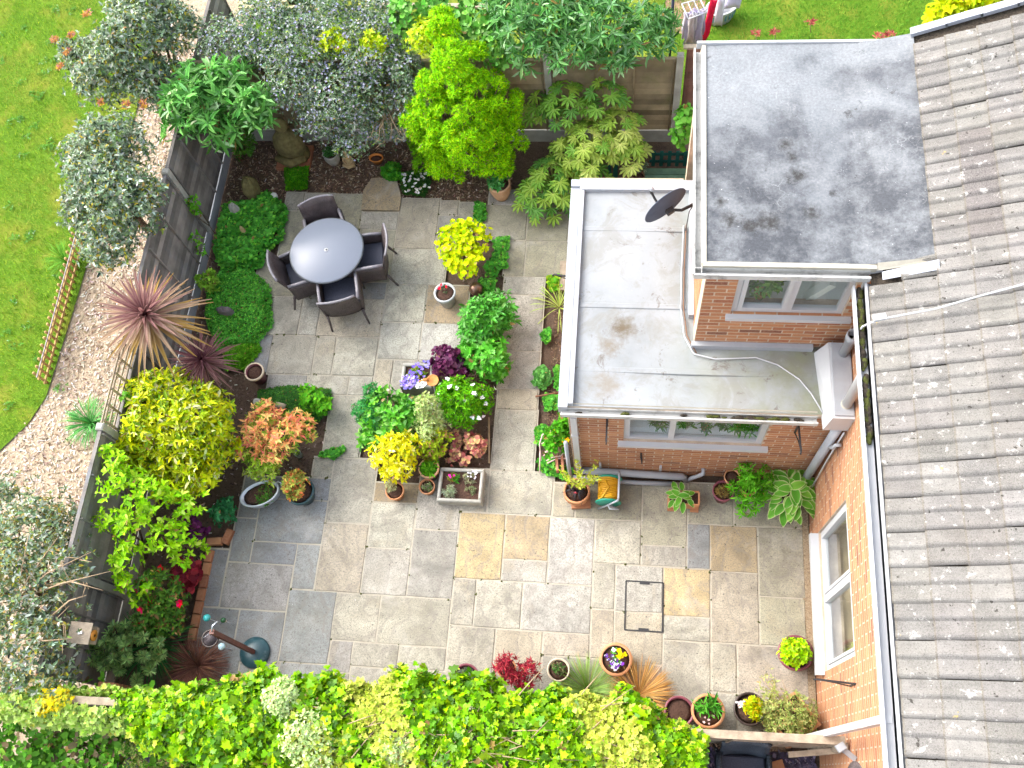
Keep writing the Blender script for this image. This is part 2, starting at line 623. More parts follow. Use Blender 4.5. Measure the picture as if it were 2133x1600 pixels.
def window(axis, plane, hole, splits, depth_in, name, fw=0.065, casement=None, cs=0.05):
    """frame set into the opening; splits = mullion centres"""
    a, b_, c, d = hole

    def bx(m, u0, u1, z0, z1, w0, w1):
        if axis == 'x':
            m.box(((u0 + u1) / 2, plane + (w0 + w1) / 2, (z0 + z1) / 2), (u1 - u0, w1 - w0, z1 - z0))
        else:
            m.box((plane + (w0 + w1) / 2, (u0 + u1) / 2, (z0 + z1) / 2), (w1 - w0, u1 - u0, z1 - z0))
    w = MB()
    g = 0.002
    bx(w, a + g, b_ - g, c + g, c + fw, 0.03, 0.10)
    bx(w, a + g, b_ - g, d - fw, d - g, 0.03, 0.10)
    bx(w, a + g, a + fw, c + fw + g, d - fw - g, 0.03, 0.10)
    bx(w, b_ - fw, b_ - g, c + fw + g, d - fw - g, 0.03, 0.10)
    for s in splits:
        bx(w, s - fw / 2, s + fw / 2, c + fw + g, d - fw - g, 0.028, 0.098)
    win = w.build(name, M_PVC, house)
    edges = [a + fw] + [x for s in splits for x in (s - fw / 2, s + fw / 2)] + [b_ - fw]
    for i in range(0, len(edges), 2):
        p0, p1 = edges[i], edges[i + 1]
        s = 0.0
        if casement is not None and i // 2 in casement:
            s = cs
            f = MB()
            z0, z1 = c + fw + g, d - fw - g
            bx(f, p0 + g, p1 - g, z0, z0 + s, 0.015, 0.085)
            bx(f, p0 + g, p1 - g, z1 - s, z1, 0.015, 0.085)
            bx(f, p0 + g, p0 + s, z0 + s + g, z1 - s - g, 0.015, 0.085)
            bx(f, p1 - s, p1 - g, z0 + s + g, z1 - s - g, 0.015, 0.085)
            f.build("casement", M_PVC, win)
        q = MB()
        bx(q, p0 + s, p1 - s, c + fw + s, d - fw - s, 0.06, 0.066)
        q.build("pane", M_GLASS, win)
    return win


def sill(axis, plane, u0, u1, z, depth, h, win):
    q = MB()
    if axis == 'x':
        q.box(((u0 + u1) / 2, plane + 0.05 - depth / 2, z - h / 2), (u1 - u0, depth + 0.1, h))
    else:
        q.box((plane + 0.05 - depth / 2, (u0 + u1) / 2, z - h / 2), (depth + 0.1, u1 - u0, h))
    q.build("sill", M_PVC, win)


w = window('x', KY, KWIN, [0.575], 0.2, "kitchen_window", 0.07)
sill('x', KY, -0.07, 1.755, 1.308, 0.065, 0.07, w)
w = window('x', DY, DWIN, [1.70], 0.2, "dormer_window", 0.06, [0])
sill('x', DY, 1.05, 2.36, 3.218, 0.06, 0.06, w)
w = window('y', SX, SWIN, [2.28], 0.2, "lounge_window", 0.065, [0, 1], 0.035)
sill('y', SX, 1.38, 3.09, 0.548, 0.10, 0.10, w)

# flat roofs
b = MB()
RX0, RX1, RY0, RY1, RZ = -0.70, SX, 3.96, 6.92, 2.42
n = 22
vs, fs = [], []
for i in range(n + 1):
    for j in range(n + 1):
        u, v = i / n, j / n
        vs.append((RX0 + (RX1 - RX0) * u, RY0 + (RY1 - RY0) * v, RZ + 0.012 * math.sin(9 * u + 4 * v) * math.sin(7 * v) + 0.03 * v))
for i in range(n):
    for j in range(n):
        a = i * (n + 1) + j
        fs.append((a, a + n + 1, a + n + 2, a + 1))
b.add(vs, fs, True)
roof_lo = b.build("flat_roof", M_ROOF_LO, house)
b = MB()
b.box((RX0 - 0.005, (RY0 + RY1) / 2 + 0.02, RZ - 0.06), (0.11, RY1 - RY0 + 0.1, 0.18))
b.box((RX0 + 0.085, (RY0 + RY1) / 2, RZ + 0.03), (0.055, RY1 - RY0, 0.09))
b.box((0.0, RY1 + 0.03, RZ - 0.03), (1.52, 0.10, 0.18))
b.box((0.07, RY1 - 0.055, RZ + 0.035), (1.38, 0.055, 0.10))
b.build("roof_edge_trim", M_GREYPVC, roof_lo)
b = MB()
b.box((1.42, DY - 0.035, RZ + 0.04), (1.36, 0.06, 0.12))
b.box((DX - 0.035, 6.02, RZ + 0.04), (0.06, 1.82, 0.12))
b.build("wall_flashing", M_GREYPVC, roof_lo)
for yy in (6.30, 5.25, 4.42):          # laps of the membrane
    MB().box(((RX0 + 0.12 + (DX - .08 if yy > 4.7 else 2.1)) / 2, yy, RZ + .006 + .03 * (yy - RY0) / 3), ((DX - .08 if yy > 4.7 else 2.1) - RX0 - 0.12, .07, .010), bev=.008).build("membrane_lap", M_ROOF_LO, roof_lo)
# drip edge before the gutter
b = MB()
b.add([(RX0, RY0 + 0.03, RZ + 0.012), (2.13, RY0 + 0.03, RZ + 0.012), (2.13, RY0 - 0.016, RZ - 0.035), (RX0, RY0 - 0.016, RZ - 0.035)], [(3, 2, 1, 0)])
b.build("drip_edge", M_CREAM, roof_lo)


def gutter(a, b_, w, name, mat, parent, out):
    """open square-bottomed channel from a to b_; out = horizontal direction away from the wall"""
    a, b_, o = Vector(a), Vector(b_), Vector(out)
    t = 0.008
    h = 0.07
    up = Vector((0, 0, 1))
    prof = [(o * 0.0 + up * h), (o * 0.0 + up * 0), (o * w + up * 0), (o * w + up * h), (o * (w + 0.02) + up * h), (o * (w + 0.02) - up * t), (-o * t - up * t), (-o * t + up * h)]
    vs = [a + p for p in prof] + [b_ + p for p in prof]
    k = len(prof)
    fs = [(i, (i + 1) % k, k + (i + 1) % k, k + i) for i in range(k)] + [tuple(range(k - 1, -1, -1)), tuple(range(k, 2 * k))]
    m_ = MB()
    m_.add(vs, fs)
    return m_.build(name, mat, parent)


g1 = gutter((RX0 - 0.03, RY0 - 0.022, 2.325), (2.14, RY0 - 0.022, 2.325), 0.062, "kitchen_gutter", M_PVCD, house, (0, -1, 0))
for i in range(26):
    x = random.choice([random.uniform(-0.6, 2.1), random.uniform(0.5, 1.9), random.uniform(0.9, 1.8)])
    MB().ball((x, RY0 - 0.055 + random.uniform(-0.01, 0.01), 2.36), random.uniform(0.018, 0.034), 8, (1.8, 0.8, 0.7), 0.25).build("moss_clump", random.choice([M_MOSS, M_DEBRIS]), g1)

# dormer roof: flat part, then the sheet rises to the tiles
b = MB()
xs = [0.745, 1.0, 1.35, 1.7, 2.05, 2.33, 2.36, 2.50, 2.66, 2.862]
zs = [4.32, 4.325, 4.33, 4.335, 4.34, 4.345, 4.36, 4.385, 4.425, 4.475]
ny = 14
for i, x in enumerate(xs):
    for j in range(ny + 1):
        y = 4.775 + (7.47 - 4.775) * j / ny
        b.v.append((x, y, zs[i] + 0.006 * math.sin(3 * x + 2.3 * y) + (0.008 * math.sin(9 * y) if x > 2.4 else 0)))
for i in range(len(xs) - 1):
    for j in range(ny):
        a = i * (ny + 1) + j
        b.f.append((a, a + ny + 1, a + ny + 2, a + 1))
        b.sm.append(True)
roof_up = b.build("dormer_flat_roof", M_ROOF_UP, house)
b = MB()
b.box((1.53, 4.752, 4.30), (1.64, 0.05, 0.07))
b.add([(2.35, 4.72, 4.31), (2.86, 4.74, 4.45), (2.86, 4.785, 4.475), (2.35, 4.775, 4.365)], [(0, 1, 2, 3)])
b.box((0.725, 6.11, 4.30), (0.045, 2.70, 0.075))
b.build("roof_edge_trim", M_CREAM, roof_up)
b = MB()
b.box((1.75, 7.485, 4.31), (2.2, 0.03, 0.09))
b.build("rear_edge_trim", M_PVC, roof_up)
b = MB()
b.box((1.6, 4.758, 4.225), (1.64, 0.03, 0.08))
b.box((0.745, 6.1, 4.225), (0.03, 2.66, 0.08))
b.build("fascia", M_PVC, house)
gutter((0.63, 4.722, 4.225), (2.30, 4.722, 4.225), 0.058, "dormer_gutter", M_PVCD, house, (0, -1, 0))
gutter((0.700, 4.665, 4.222), (0.700, 7.46, 4.222), 0.058, "dormer_side_gutter", M_PVCD, house, (-1, 0, 0))
b = MB()
b.add([(2.40, 4.625, 4.305), (2.86, 4.63, 4.512), (2.86, 4.735, 4.52), (2.40, 4.71, 4.31)], [(0, 1, 2, 3)])
b.build("valley_flashing", M_LEAD, house)

# tiled roof
EX, EZ, SL = 2.30, 4.21, 0.45
ang = math.atan(SL)
GAUGE, TW = 0.302, 0.302
tb = MB()
prof = []
for k in range(2):
    y0 = -TW / 2 + k * TW / 2
    for (u, h) in ((0.0, 0.001), (0.011, 0.010), (0.023, 0.020), (0.037, 0.024), (0.052, 0.019), (0.067, 0.010), (0.080, 0.003), (0.11, 0.0), (0.147, 0.0)) if k else ((0.0, 0.001), (0.008, 0.012), (0.020, 0.022), (0.035, 0.026), (0.050, 0.021), (0.064, 0.012), (0.080, 0.003), (0.11, 0.0), (0.147, 0.0)):
        prof.append((y0 + u, h))
prof.append((TW / 2 - 0.002, 0.0))
L = GAUGE + 0.05
vs = [(0, y, h + 0.026) for (y, h) in prof] + [(L, y, h) for (y, h) in prof] + [(0, y, h + 0.002) for (y, h) in prof]
k = len(prof)
fs = [(i, k + i, k + i + 1, i + 1) for i in range(k - 1)] + [(2 * k + i, i, i + 1, 2 * k + i + 1) for i in range(k - 1)]
fs += [(0, 2 * k, k), (k - 1, 2 * k - 1, 3 * k - 1)]
tb.add(vs, fs, False)
tile_me = tb.mesh("roof_tile", M_TILE)
b = MB()
b.add([(EX + 0.02, -1.3, EZ - 0.012), (5.6, -1.3, EZ - 0.012 + 3.28 * SL), (5.6, 7.46, EZ - 0.012 + 3.28 * SL), (EX + 0.02, 7.46, EZ - 0.012)], [(0, 1, 2, 3)])
troof = b.build("tiled_roof", M_DEBRIS, house)
ROWY = 2.481
for j in range(-10, 17):
    for i in range(0, 7):
        for_y = ROWY + (j + 0.5) * TW
        if for_y > 7.40 or for_y < -0.75:
            continue
        x = EX + i * GAUGE * math.cos(ang)
        z = EZ + i * GAUGE * math.sin(ang)
        if for_y > 4.62 and x < 2.80:
            if for_y > 4.9 or x < 2.3 + 0.01:
                if not (for_y < 4.72):
                    continue
        o = link("roof_tile", tile_me, troof, loc=(x + random.uniform(-0.008, 0.004), for_y + random.uniform(-0.007, 0.007), z + random.uniform(-0.002, 0.008)), rot=(random.uniform(-.01, .01), -ang + random.uniform(-.006, .008), random.uniform(-0.014, 0.014)))
        s = random.uniform(0.82, 1.18)
        o.color = (s, s * random.uniform(0.97, 1.0), s * random.uniform(0.94, 1.0), 1)
        if i == 3 and 4.95 < for_y < 6.1:
            o.color = (0.72, 0.66, 0.68, 1)
# half-hidden first course beside the dormer: cover strip of tiles above the junction
for j in range(3):
    y = 7.455
    x0 = 2.83 + j * 0.30
    b = MB()
    z0 = EZ + (x0 - EX) * SL
    b.bar((x0, y, z0 + 0.045 + 0.006 * (j % 2)), (x0 + 0.32, y, z0 + 0.045 + 0.006 * (j % 2) + 0.32 * SL), 0.085, 0.05)
    b.build("verge_cap", M_LEAD, troof)
for j in range(3, 6):
    x0 = 2.83 + j * 0.30
    z0 = EZ + (x0 - EX) * SL
    MB().bar((x0, 7.455, z0 + 0.045 + 0.006 * (j % 2)), (x0 + 0.32, 7.455, z0 + 0.045 + 0.006 * (j % 2) + 0.32 * SL), 0.085, 0.05).build("verge_cap", M_LEAD, troof)
b = MB()
b.box((SX - 0.10, 1.95, 4.06), (0.16, 5.5, 0.05))
b.box((SX - 0.185, 1.95, 4.12), (0.02, 5.5, 0.16))
b.build("soffit_and_fascia", M_PVC, house)
mg = gutter((2.265, -0.9, 4.09), (2.265, 4.64, 4.09), 0.085, "main_gutter", M_PVC, house, (-1, 0, 0))
for i in range(70):
    y = random.uniform(3.05, 4.6)
    MB().ball((2.225 + random.uniform(-0.015, 0.015), y, 4.115), random.uniform(0.018, 0.034), 8, (1, 1.8, 0.5), 0.3).build("gutter_moss", random.choice([M_MOSS, M_DEBRIS, M_DEBRIS]), mg)
for y in (0.45, 0.75, 1.6, 2.5, 3.3, 4.1):
    MB().box((2.157, y, 4.152), (0.012, 0.03, 0.02)).build("gutter_bracket", M_PVC, mg)
b = MB()
b.box((2.215, 0.66, 2.35), (0.075, 0.065, 3.5))
b.build("downpipe", M_PVC, house)
b = MB()
b.tube([(2.30, 3.95, 4.1), (2.345, 3.95, 3.8), (2.37, 3.96, 2.78)], 0.055, 14)
b.build("upper_downpipe", M_PVC, house)
b = MB()
b.lathe([(0.062, 2.76), (0.062, 2.70)], (2.37, 3.96, 0), 14)
b.build("pipe_collar", M_CREAM, house)
# raised box beside the wall, where the downpipe empties
b = MB()
vs = [(2.20, 3.80, 2.36), (2.455, 3.80, 2.36), (2.455, 4.70, 2.36), (2.10, 4.70, 2.36), (2.22, 3.80, 2.73), (2.455, 3.80, 2.73), (2.455, 4.70, 2.73), (2.22, 4.70, 2.73)]
vs[0] = (2.19, 3.80, 2.36)
vs[3] = (2.12, 4.70, 2.44)
b.add(vs, [(3, 2, 1, 0), (4, 5, 6, 7), (0, 1, 5, 4), (1, 2, 6, 5), (2, 3, 7, 6), (3, 0, 4, 7)])
bx = b.build("pipe_box", M_PVC, house)
b = MB()
b.box((2.345, 4.26, 2.742), (0.20, 0.86, 0.02))
b.build("box_lid", M_GREYPVC, bx)
b = MB()
b.lathe([(0.050, 2.74), (0.052, 3.12), (0.068, 3.13), (0.070, 3.24), (0.058, 3.24), (0.050, 3.10), (0.0, 3.08)], (2.37, 4.56, 0), 16)
b.build("vent_pipe", M_GREYPVC, house)
MB().lathe([(0.048, 3.112), (0.0, 3.113)], (2.37, 4.56, 0), 14).build("vent_pipe_mouth", M_DEBRIS, house)
b = MB()
b.tube([(2.36, 3.84, 2.36), (2.36, 3.84, 0.02)], 0.055, 14)
b.build("soil_pipe", M_GREYPVC, house)
b = MB()
b.tube([(2.44, 3.72, 2.10), (2.38, 3.72, 2.10), (2.37, 3.73, 1.98), (2.37, 3.76, 1.9), (2.37, 3.80, 1.8)], 0.022, 8)
b.build("overflow_pipe", M_GREYPVC, house)
MB().tube([(2.42, 3.78, 2.35), (2.425, 3.77, 1.4), (2.43, 3.70, 0.1)], 0.010, 6).build("wall_cable", M_PVC, house)
b = MB()
b.box((-0.59, KY - 0.05, 1.20), (0.075, 0.06, 2.06))
b.box((-0.59, KY - 0.05, 1.62), (0.088, 0.072, 0.05))
b.build("kitchen_downpipe", M_PVC, house)
b = MB()
b.tube([(-0.56, KY - 0.06, 0.20), (0.80, KY - 0.07, 0.14), (0.86, KY - 0.07, 0.02)], 0.05, 12)
b.tube([(1.06, KY, 0.33), (1.06, KY - 0.07, 0.30), (0.92, KY - 0.08, 0.12), (0.88, KY - 0.08, 0.01)], 0.028, 10)
b.build("waste_pipe", M_GREYPVC, house)
b = MB()
b.tube([(-0.70, KY - 0.13, 0.09), (0.2, KY - 0.16, 0.07), (0.72, KY - 0.15, 0.05)], 0.032, 10)
b.tube([(-0.72, KY - 0.05, 1.3), (-0.72, KY - 0.06, 0.4), (-0.70, KY - 0.13, 0.10)], 0.026, 8)
b.build("lower_waste_pipe", M_GREYPVC, house)
for x in (-0.3, 0.5):
    MB().box((x, KY - 0.02, 0.32), (0.03, 0.05, 0.14)).build("pipe_clip", M_GREYPVC, house)


def bracket(name, a, tip, drop, label):
    q = thing(name, label, "bracket", a)
    a, tip = Vector(a), Vector(tip)
    MB().bar(a + Vector((0, 0, 0.02)), a - Vector((0, 0, drop)), 0.022, 0.012).build("wall_plate", M_BLACK, q)
    MB().bar(a, tip, 0.020).tube([tip, tip + (tip - a).normalized() * 0.02 + Vector((0, 0, -0.03)), tip + Vector((0, 0, -0.05))], 0.008, 6).build("arm", M_BLACK, q)
    MB().tube([a - Vector((0, 0, drop)), (a + tip) / 2 - Vector((0, 0, drop * 0.35)), tip], 0.007, 6).build("brace", M_BLACK, q)


bracket("hanging_bracket", (SX - 0.008, 1.14, 2.05), (2.06, 1.16, 2.05), 0.25, "black iron hanging basket bracket beside the large side window")
bracket("hanging_bracket", (-0.20, KY - 0.006, 2.10), (-0.20, KY - 0.30, 2.10), 0.25, "black iron bracket on kitchen wall left of the window")
bracket("hanging_bracket", (1.98, KY - 0.006, 2.10), (2.00, KY - 0.32, 2.08), 0.25, "black iron bracket on kitchen wall right of the window")
bracket("hanging_bracket", (0.23, KY - 0.006, 0.86), (0.24, KY - 0.12, 0.88), 0.20, "small grey iron hook on kitchen wall below the window")
bracket("hanging_bracket", (KX0 - 0.006, 6.08, 1.6), (-0.98, 6.12, 1.6), 0.2, "rusty iron bracket poking out over the path below the flat roof")

# cables over the roofs
q = thing("white_cable", "white cable looping across the pale flat roof", "cable", (0.64, 6.0, 2.46))
pts = [P(1424, 470, 2.47), P(1420, 560, 2.46), P(1418, 640, 2.46), P(1425, 700, 2.46), P(1445, 737, 2.46), P(1490, 748, 2.455), P(1575, 745, 2.455), P(1620, 760, 2.455), P(1665, 790, 2.455), P(1690, 820, 2.46), P(1715, 862, 2.46)]
MB().tube(pts, 0.008, 6).build("cable", M_PVC, q)
MB().tube([p + Vector((0.03, 0.01, 0)) for p in pts[:5]], 0.008, 6).build("second_cable", pmat("brown_cable", (0.18, 0.1, 0.06), 0.6, 0.1, 5, 0), q)
q = thing("aerial_cable", "thin white cable running up over the roof tiles", "cable", (2.3, 4.5, 4.2))
pts = []
for (px, py, h) in ((1797, 680, 4.32), (1815, 672, 4.36), (1850, 662, 4.42), (1950, 643, 4.57), (2040, 617, 4.70), (2133, 592, 4.86), (2200, 575, 4.98)):
    pts.append(P(px, py, h))
MB().tube([Vector((2.37, 4.52, 3.2))] + pts, 0.009, 6).build("cable", M_PVC, q)
MB().box(P(1832, 661, 4.43), (0.12, 0.06, 0.03), rz=0.2).build("junction_clip", M_PVC, q)
# ------------------------------------------------------------------ ground
def ground_mat(name, stops, scale, fine=60, bump=0.8, bs=80, patch=None):
    t = NT(name)
    p = t.pos()
    c = t.ramp(t.noise(p, scale, 8, 0.7), stops)
    c = t.mix(t.ramp(t.noise(p, fine, 4, 0.7), [(0.35, 0.0), (0.7, 0.6)]), c, stops[-1][1])
    if patch:
        c = t.mix(t.ramp(t.noise(p, 1.4, 5, 0.6), [(0.48, 0.0), (0.66, 0.8)]), c, patch)
    t.bump(t.noise(p, bs, 5, 0.7), bump, 0.03)
    return t.done(c, 0.95, 0.15)


M_SOIL = ground_mat("garden_soil", [(0.3, (0.06, 0.042, 0.032)), (0.6, (0.12, 0.082, 0.058)), (0.8, (0.20, 0.14, 0.10))], 9)
M_TURF = ground_mat("lawn_turf", [(0.3, (0.06, 0.15, 0.008)), (0.7, (0.15, 0.27, 0.02))], 3, patch=(0.28, 0.28, 0.04))
M_CHIPBED = ground_mat("chip_bed", [(0.3, (0.22, 0.15, 0.09)), (0.6, (0.46, 0.36, 0.25)), (0.8, (0.62, 0.52, 0.40))], 14, 45, 1.0, 40)
M_SLATEBED = ground_mat("slate_chippings", [(0.3, (0.03, 0.028, 0.036)), (0.7, (0.10, 0.092, 0.115))], 22, 60, 1.0, 40)
M_PATIO = ground_mat("pale_mortar", [(0.3, (0.29, 0.265, 0.21)), (0.7, (0.43, 0.395, 0.325))], 6, 40, 0.3, 60)
M_GRAVEL = ground_mat("wall_gravel", [(0.3, (0.12, 0.08, 0.05)), (0.55, (0.33, 0.24, 0.14)), (0.8, (0.62, 0.55, 0.42))], 40, 70, 1.0, 60)

b = MB()
b.add([(-90, -90, -0.06), (90, -90, -0.06), (90, 90, -0.06), (-90, 90, -0.06)], [(0, 1, 2, 3)])
struct(b.build("ground", M_SOIL))
b = MB()
b.poly([(-60, -40), (-8.66, -40), (-8.62, 4.35), (-9.05, 4.2), (-9.35, 3.4), (-9.9, 2.9), (-60, 2.4)][:3] and
       [(-60, 2.9), (-10.2, 3.0), (-9.5, 3.35), (-9.15, 3.9), (-8.85, 4.3), (-8.68, 4.75), (-8.63, 6.2), (-8.60, 7.9), (-8.5, 10.0), (-8.2, 30), (-60, 30)], -0.008)
struct(b.build("lawn", M_TURF))
b = MB()
b.poly([(-6.9, 9.75), (12, 9.7), (12, 40), (-6.9, 40)], -0.010)
struct(b.build("neighbour_lawn", M_TURF))
b = MB()
b.poly([(-60, -40), (-6.72, -40), (-6.72, 12), (-8.4, 30), (-60, 30)], -0.030)
struct(b.build("woodchip_path", M_CHIPBED))
b = MB()
b.poly([(-6.4, -6), (2.4, -6), (2.4, 0.52), (-6.4, 0.36)], -0.02)
struct(b.build("neighbour_ground", M_SLATEBED))
b = MB()
b.poly([(2.34, 0.7), (2.45, 0.7), (2.45, 3.8), (2.34, 3.8)], -0.004)
struct(b.build("gravel_strip", M_GRAVEL))

# ------------------------------------------------------------------ paving: every flagstone a piece of its own
def slab_mat():
    t = NT("sandstone_flag")
    p = t.pos()
    oi = t.n("ObjectInfo")
    wv = t.n("Vector" + "Math", operation='ADD')
    comb = t.n("CombineXYZ")
    ml = t.n("Math", operation='MULTIPLY')
    ml.inputs[1].default_value = 37.0
    t.l(oi.outputs["Random"], ml.inputs[0])
    t.l(ml.outputs[0], comb.inputs[2])
    t.l(p, wv.inputs[0])
    t.l(comb.outputs[0], wv.inputs[1])
    q = wv.outputs[0]
    c = t.mix(1.0, oi.outputs["Color"], t.ramp(t.noise(q, 2.6, 7, 0.62, 0.7), [(0.28, 0.55), (0.5, 0.94), (0.72, 1.22)]), 'MULTIPLY')
    c = t.mix(t.ramp(t.noise(q, 1.7, 6, 0.6, 1.2), [(0.58, 0.0), (0.75, 0.4)]), c, (0.38, 0.31, 0.20))
    c = t.mix(t.ramp(t.noise(q, 2.1, 6, 0.65), [(0.62, 0.0), (0.77, 0.35)]), c, (0.20, 0.185, 0.11))
    c = t.mix(t.ramp(t.noise(q, 60, 4, 0.75), [(0.38, 0.7), (0.54, 0.0)]), c, (0.15, 0.14, 0.125))
    wavy = t.n("TexWave")
    wavy.inputs["Scale"].default_value = 0.9
    wavy.inputs["Distortion"].default_value = 14.0
    wavy.inputs["Detail"].default_value = 5.0
    wavy.inputs["Detail Scale"].default_value = 2.0
    t.l(q, wavy.inputs["Vector"])
    c = t.mix(t.ramp(wavy.outputs["Fac"], [(0.0, 0.42), (0.12, 0.0)]), c, (0.20, 0.18, 0.16))
    c = t.mix(t.ramp(t.noise(p, 46, 2, 0.5), [(0.755, 0.0), (0.77, 0.9)]), c, (0.75, 0.75, 0.73))
    c = t.mix(t.ramp(t.noise(p, 31, 3, 0.6), [(0.325, 0.8), (0.365, 0.0)]), c, (0.085, 0.08, 0.075))
    c = t.mix(t.ramp(t.noise(p, 0.8, 7, 0.65, 0.5), [(0.50, 0.0), (0.68, 0.35)]), c, (0.22, 0.20, 0.15))     # stains that cross the joints
    c = t.mix(t.ramp(t.noise(p, 1.5, 8, 0.7, 0.4), [(0.55, 0.0), (0.68, 0.4)]), c, (0.46, 0.44, 0.40))
    h = t.mix(0.5, t.noise(q, 5, 8, 0.65, 0.8), wavy.outputs["Fac"])
    t.bump(h, 0.30, 0.02)
    return t.done(c, 0.82, 0.25)


M_SLAB = slab_mat()
GREY, BLUE, TAN, BRN, YEL, PURP, OLIV, PALE = (0.39, 0.365, 0.315), (0.255, 0.262, 0.272), (0.40, 0.35, 0.285), (0.36, 0.275, 0.18), (0.46, 0.355, 0.205), (0.315, 0.295, 0.28), (0.35, 0.325, 0.25), (0.42, 0.40, 0.36)
SLABS = [
    # lower terrace, left to right
    (511, 990, 600, 1040, BLUE), (602, 992, 686, 1041, BLUE), (501, 1042, 537, 1079, BLUE), (493, 1079, 521, 1171, BLUE), (540, 1042, 668, 1132.5, BLUE),
    (530, 1127.5, 612, 1178, BLUE), (624, 1135, 650, 1226.5, BLUE), (474, 1171, 593, 1275, PURP), (438, 1142, 455, 1263, BLUE), (697, 588, 743, 624, BLUE), (690, 1402, 725, 1460, GREY), (500, 1383, 577, 1440, BLUE), (405, 1402, 496, 1440, BLUE), (422, 1265, 491, 1330, BLUE),
    (400, 1332, 488, 1400, BLUE), (498, 1270, 575, 1381, BLUE), (607, 1229, 676, 1380, BLUE), (702, 1237, 781, 1338, GREY), (680, 1090, 748, 1235, TAN), (698, 955, 771, 1091, GREY),
    (655, 953, 690, 995, GREY), (648, 997, 686, 1040, BLUE), (782, 1004, 872, 1047, BRN), (778, 1048, 856, 1142, GREY), (762, 1143, 845, 1241, GREY),
    (873, 1025, 956, 1104, GREY), (862, 1104, 938, 1247, PURP), (966, 975, 1013, 1067, GREY), (876, 985, 962, 1024, GREY), (963.5, 1066.7, 1041, 1207, YEL), (1054, 1072.5, 1139.6, 1167.5, BRN),
    (1049, 1166, 1137, 1214.7, GREY), (948, 1203.7, 984.7, 1302, GREY), (994, 1208.5, 1083, 1310, GREY), (1090, 1215.5, 1229, 1319.6, PALE), (937.5, 1303.5, 1025, 1411, GREY),
    (1033, 1312.7, 1126, 1418, TAN), (796, 1243, 929.6, 1348, GREY), (686, 1333, 728, 1400, PURP), (734, 1338, 826, 1388, GREY), (834, 1345.5, 926, 1394, GREY),
    (580, 1382, 676, 1440, BLUE), (728, 1392, 820, 1450, GREY), (826, 1396, 924, 1460, GREY), (932, 1415, 1022, 1480, GREY), (1028, 1420, 1122, 1490, GREY),
    (1023, 981, 1148, 1075.7, GREY), (1155, 1005, 1198, 1076, OLIV), (1200, 1003, 1334, 1084, OLIV), (1150, 1079, 1234, 1219, PALE), (1241, 1084, 1334.5, 1173, GREY),
    (1341, 1003, 1430, 1137, OLIV), (1336, 1137, 1429, 1182, GREY), (1237, 1173.5, 1279, 1269, GREY), (1284, 1176.6, 1380, 1277, PALE), (1232, 1269, 1277, 1368, TAN),
    (1281, 1274, 1378, 1381, TAN), (1131, 1318, 1226, 1370, TAN), (1128, 1372, 1272, 1470, GREY), (1277, 1384, 1377, 1480, GREY),
    (1434, 1005, 1527, 1093, OLIV), (1529, 1005, 1628, 1097, OLIV), (1630, 1005, 1673, 1099, OLIV), (1434, 1092, 1478, 1185.5, BLUE), (1480, 1096, 1576.7, 1193, BRN),
    (1579, 1101, 1679, 1244, OLIV), (1382, 1185, 1479, 1284, YEL), (1383, 1286, 1480, 1335.6, GREY), (1481.5, 1192, 1582.7, 1340.6, TAN), (1583, 1245, 1682, 1346, OLIV),
    (1382, 1337, 1480, 1477, GREY), (1483, 1341, 1534, 1442, GREY), (1537, 1346, 1687, 1452, TAN), (1481, 1444, 1534, 1530, GREY), (1537, 1455, 1587, 1530, GREY),
    (1590, 1455, 1689, 1530, GREY), (1378, 1480, 1480, 1530, GREY),
    # path beside the kitchen
    (1033, 854, 1112, 981, GREY), (1037, 811, 1119, 853, TAN), (1042, 731, 1121, 810, GREY), (1051, 614.5, 1126, 731, GREY), (1051, 577, 1133, 614.5, GREY),
    (1054, 501, 1093, 576, OLIV), (1095, 503, 1182, 577, OLIV), (1099, 428, 1182, 502, OLIV), (1018, 428, 1097, 500, OLIV), (1020, 395, 1102, 427, PURP), (1104, 395, 1184, 427, PURP),
    # upper terrace
    (916, 418, 953, 447.5, TAN), (957, 421, 995, 456, GREY), (912, 449, 948, 519, PURP), (976, 458, 1006, 482, PURP), (835, 413, 908, 519, TAN),
    (750, 441, 829, 478, GREY), (745, 479, 818, 517, OLIV), (696, 404, 752, 476, OLIV), (598, 400, 632, 437, GREY), (634, 402, 694, 440, GREY), (596, 439, 640, 538, OLIV),
    (642, 441, 694, 540, OLIV), (697, 478, 743, 550, OLIV), (818, 519, 925, 592, GREY), (700, 552, 742, 586, GREY), (745, 519, 815, 586, OLIV), (745, 588, 804, 624, BLUE),
    (806, 591, 886, 671, GREY), (888, 595, 971, 673, BRN), (879, 675, 957, 750, PALE), (794, 671, 872, 749, PALE), (665, 626, 790, 702, TAN), (627, 619, 664, 697, PALE),
    (570, 617, 624, 696, GREY), (540, 540, 640, 615, OLIV), (642, 542, 698, 617, GREY), (565, 699, 651, 779, GREY), (535, 699, 560, 777, BLUE), (658, 700, 693, 779, GREY),
    (699, 703, 780, 782, GREY), (560, 781, 637, 812, PURP), (640, 783, 725, 822, GREY), (727, 784, 772, 823, PALE), (783, 750, 814, 824, TAN), (817, 752, 874, 826, GREY),
    (690, 825, 748, 951, GREY),
]
rects = []
for (x0, y0, x1, y1, c) in SLABS:
    a, d = P(x0, y0), P(x1, y1)
    rects.append([a.x, d.y, d.x, a.y, c])
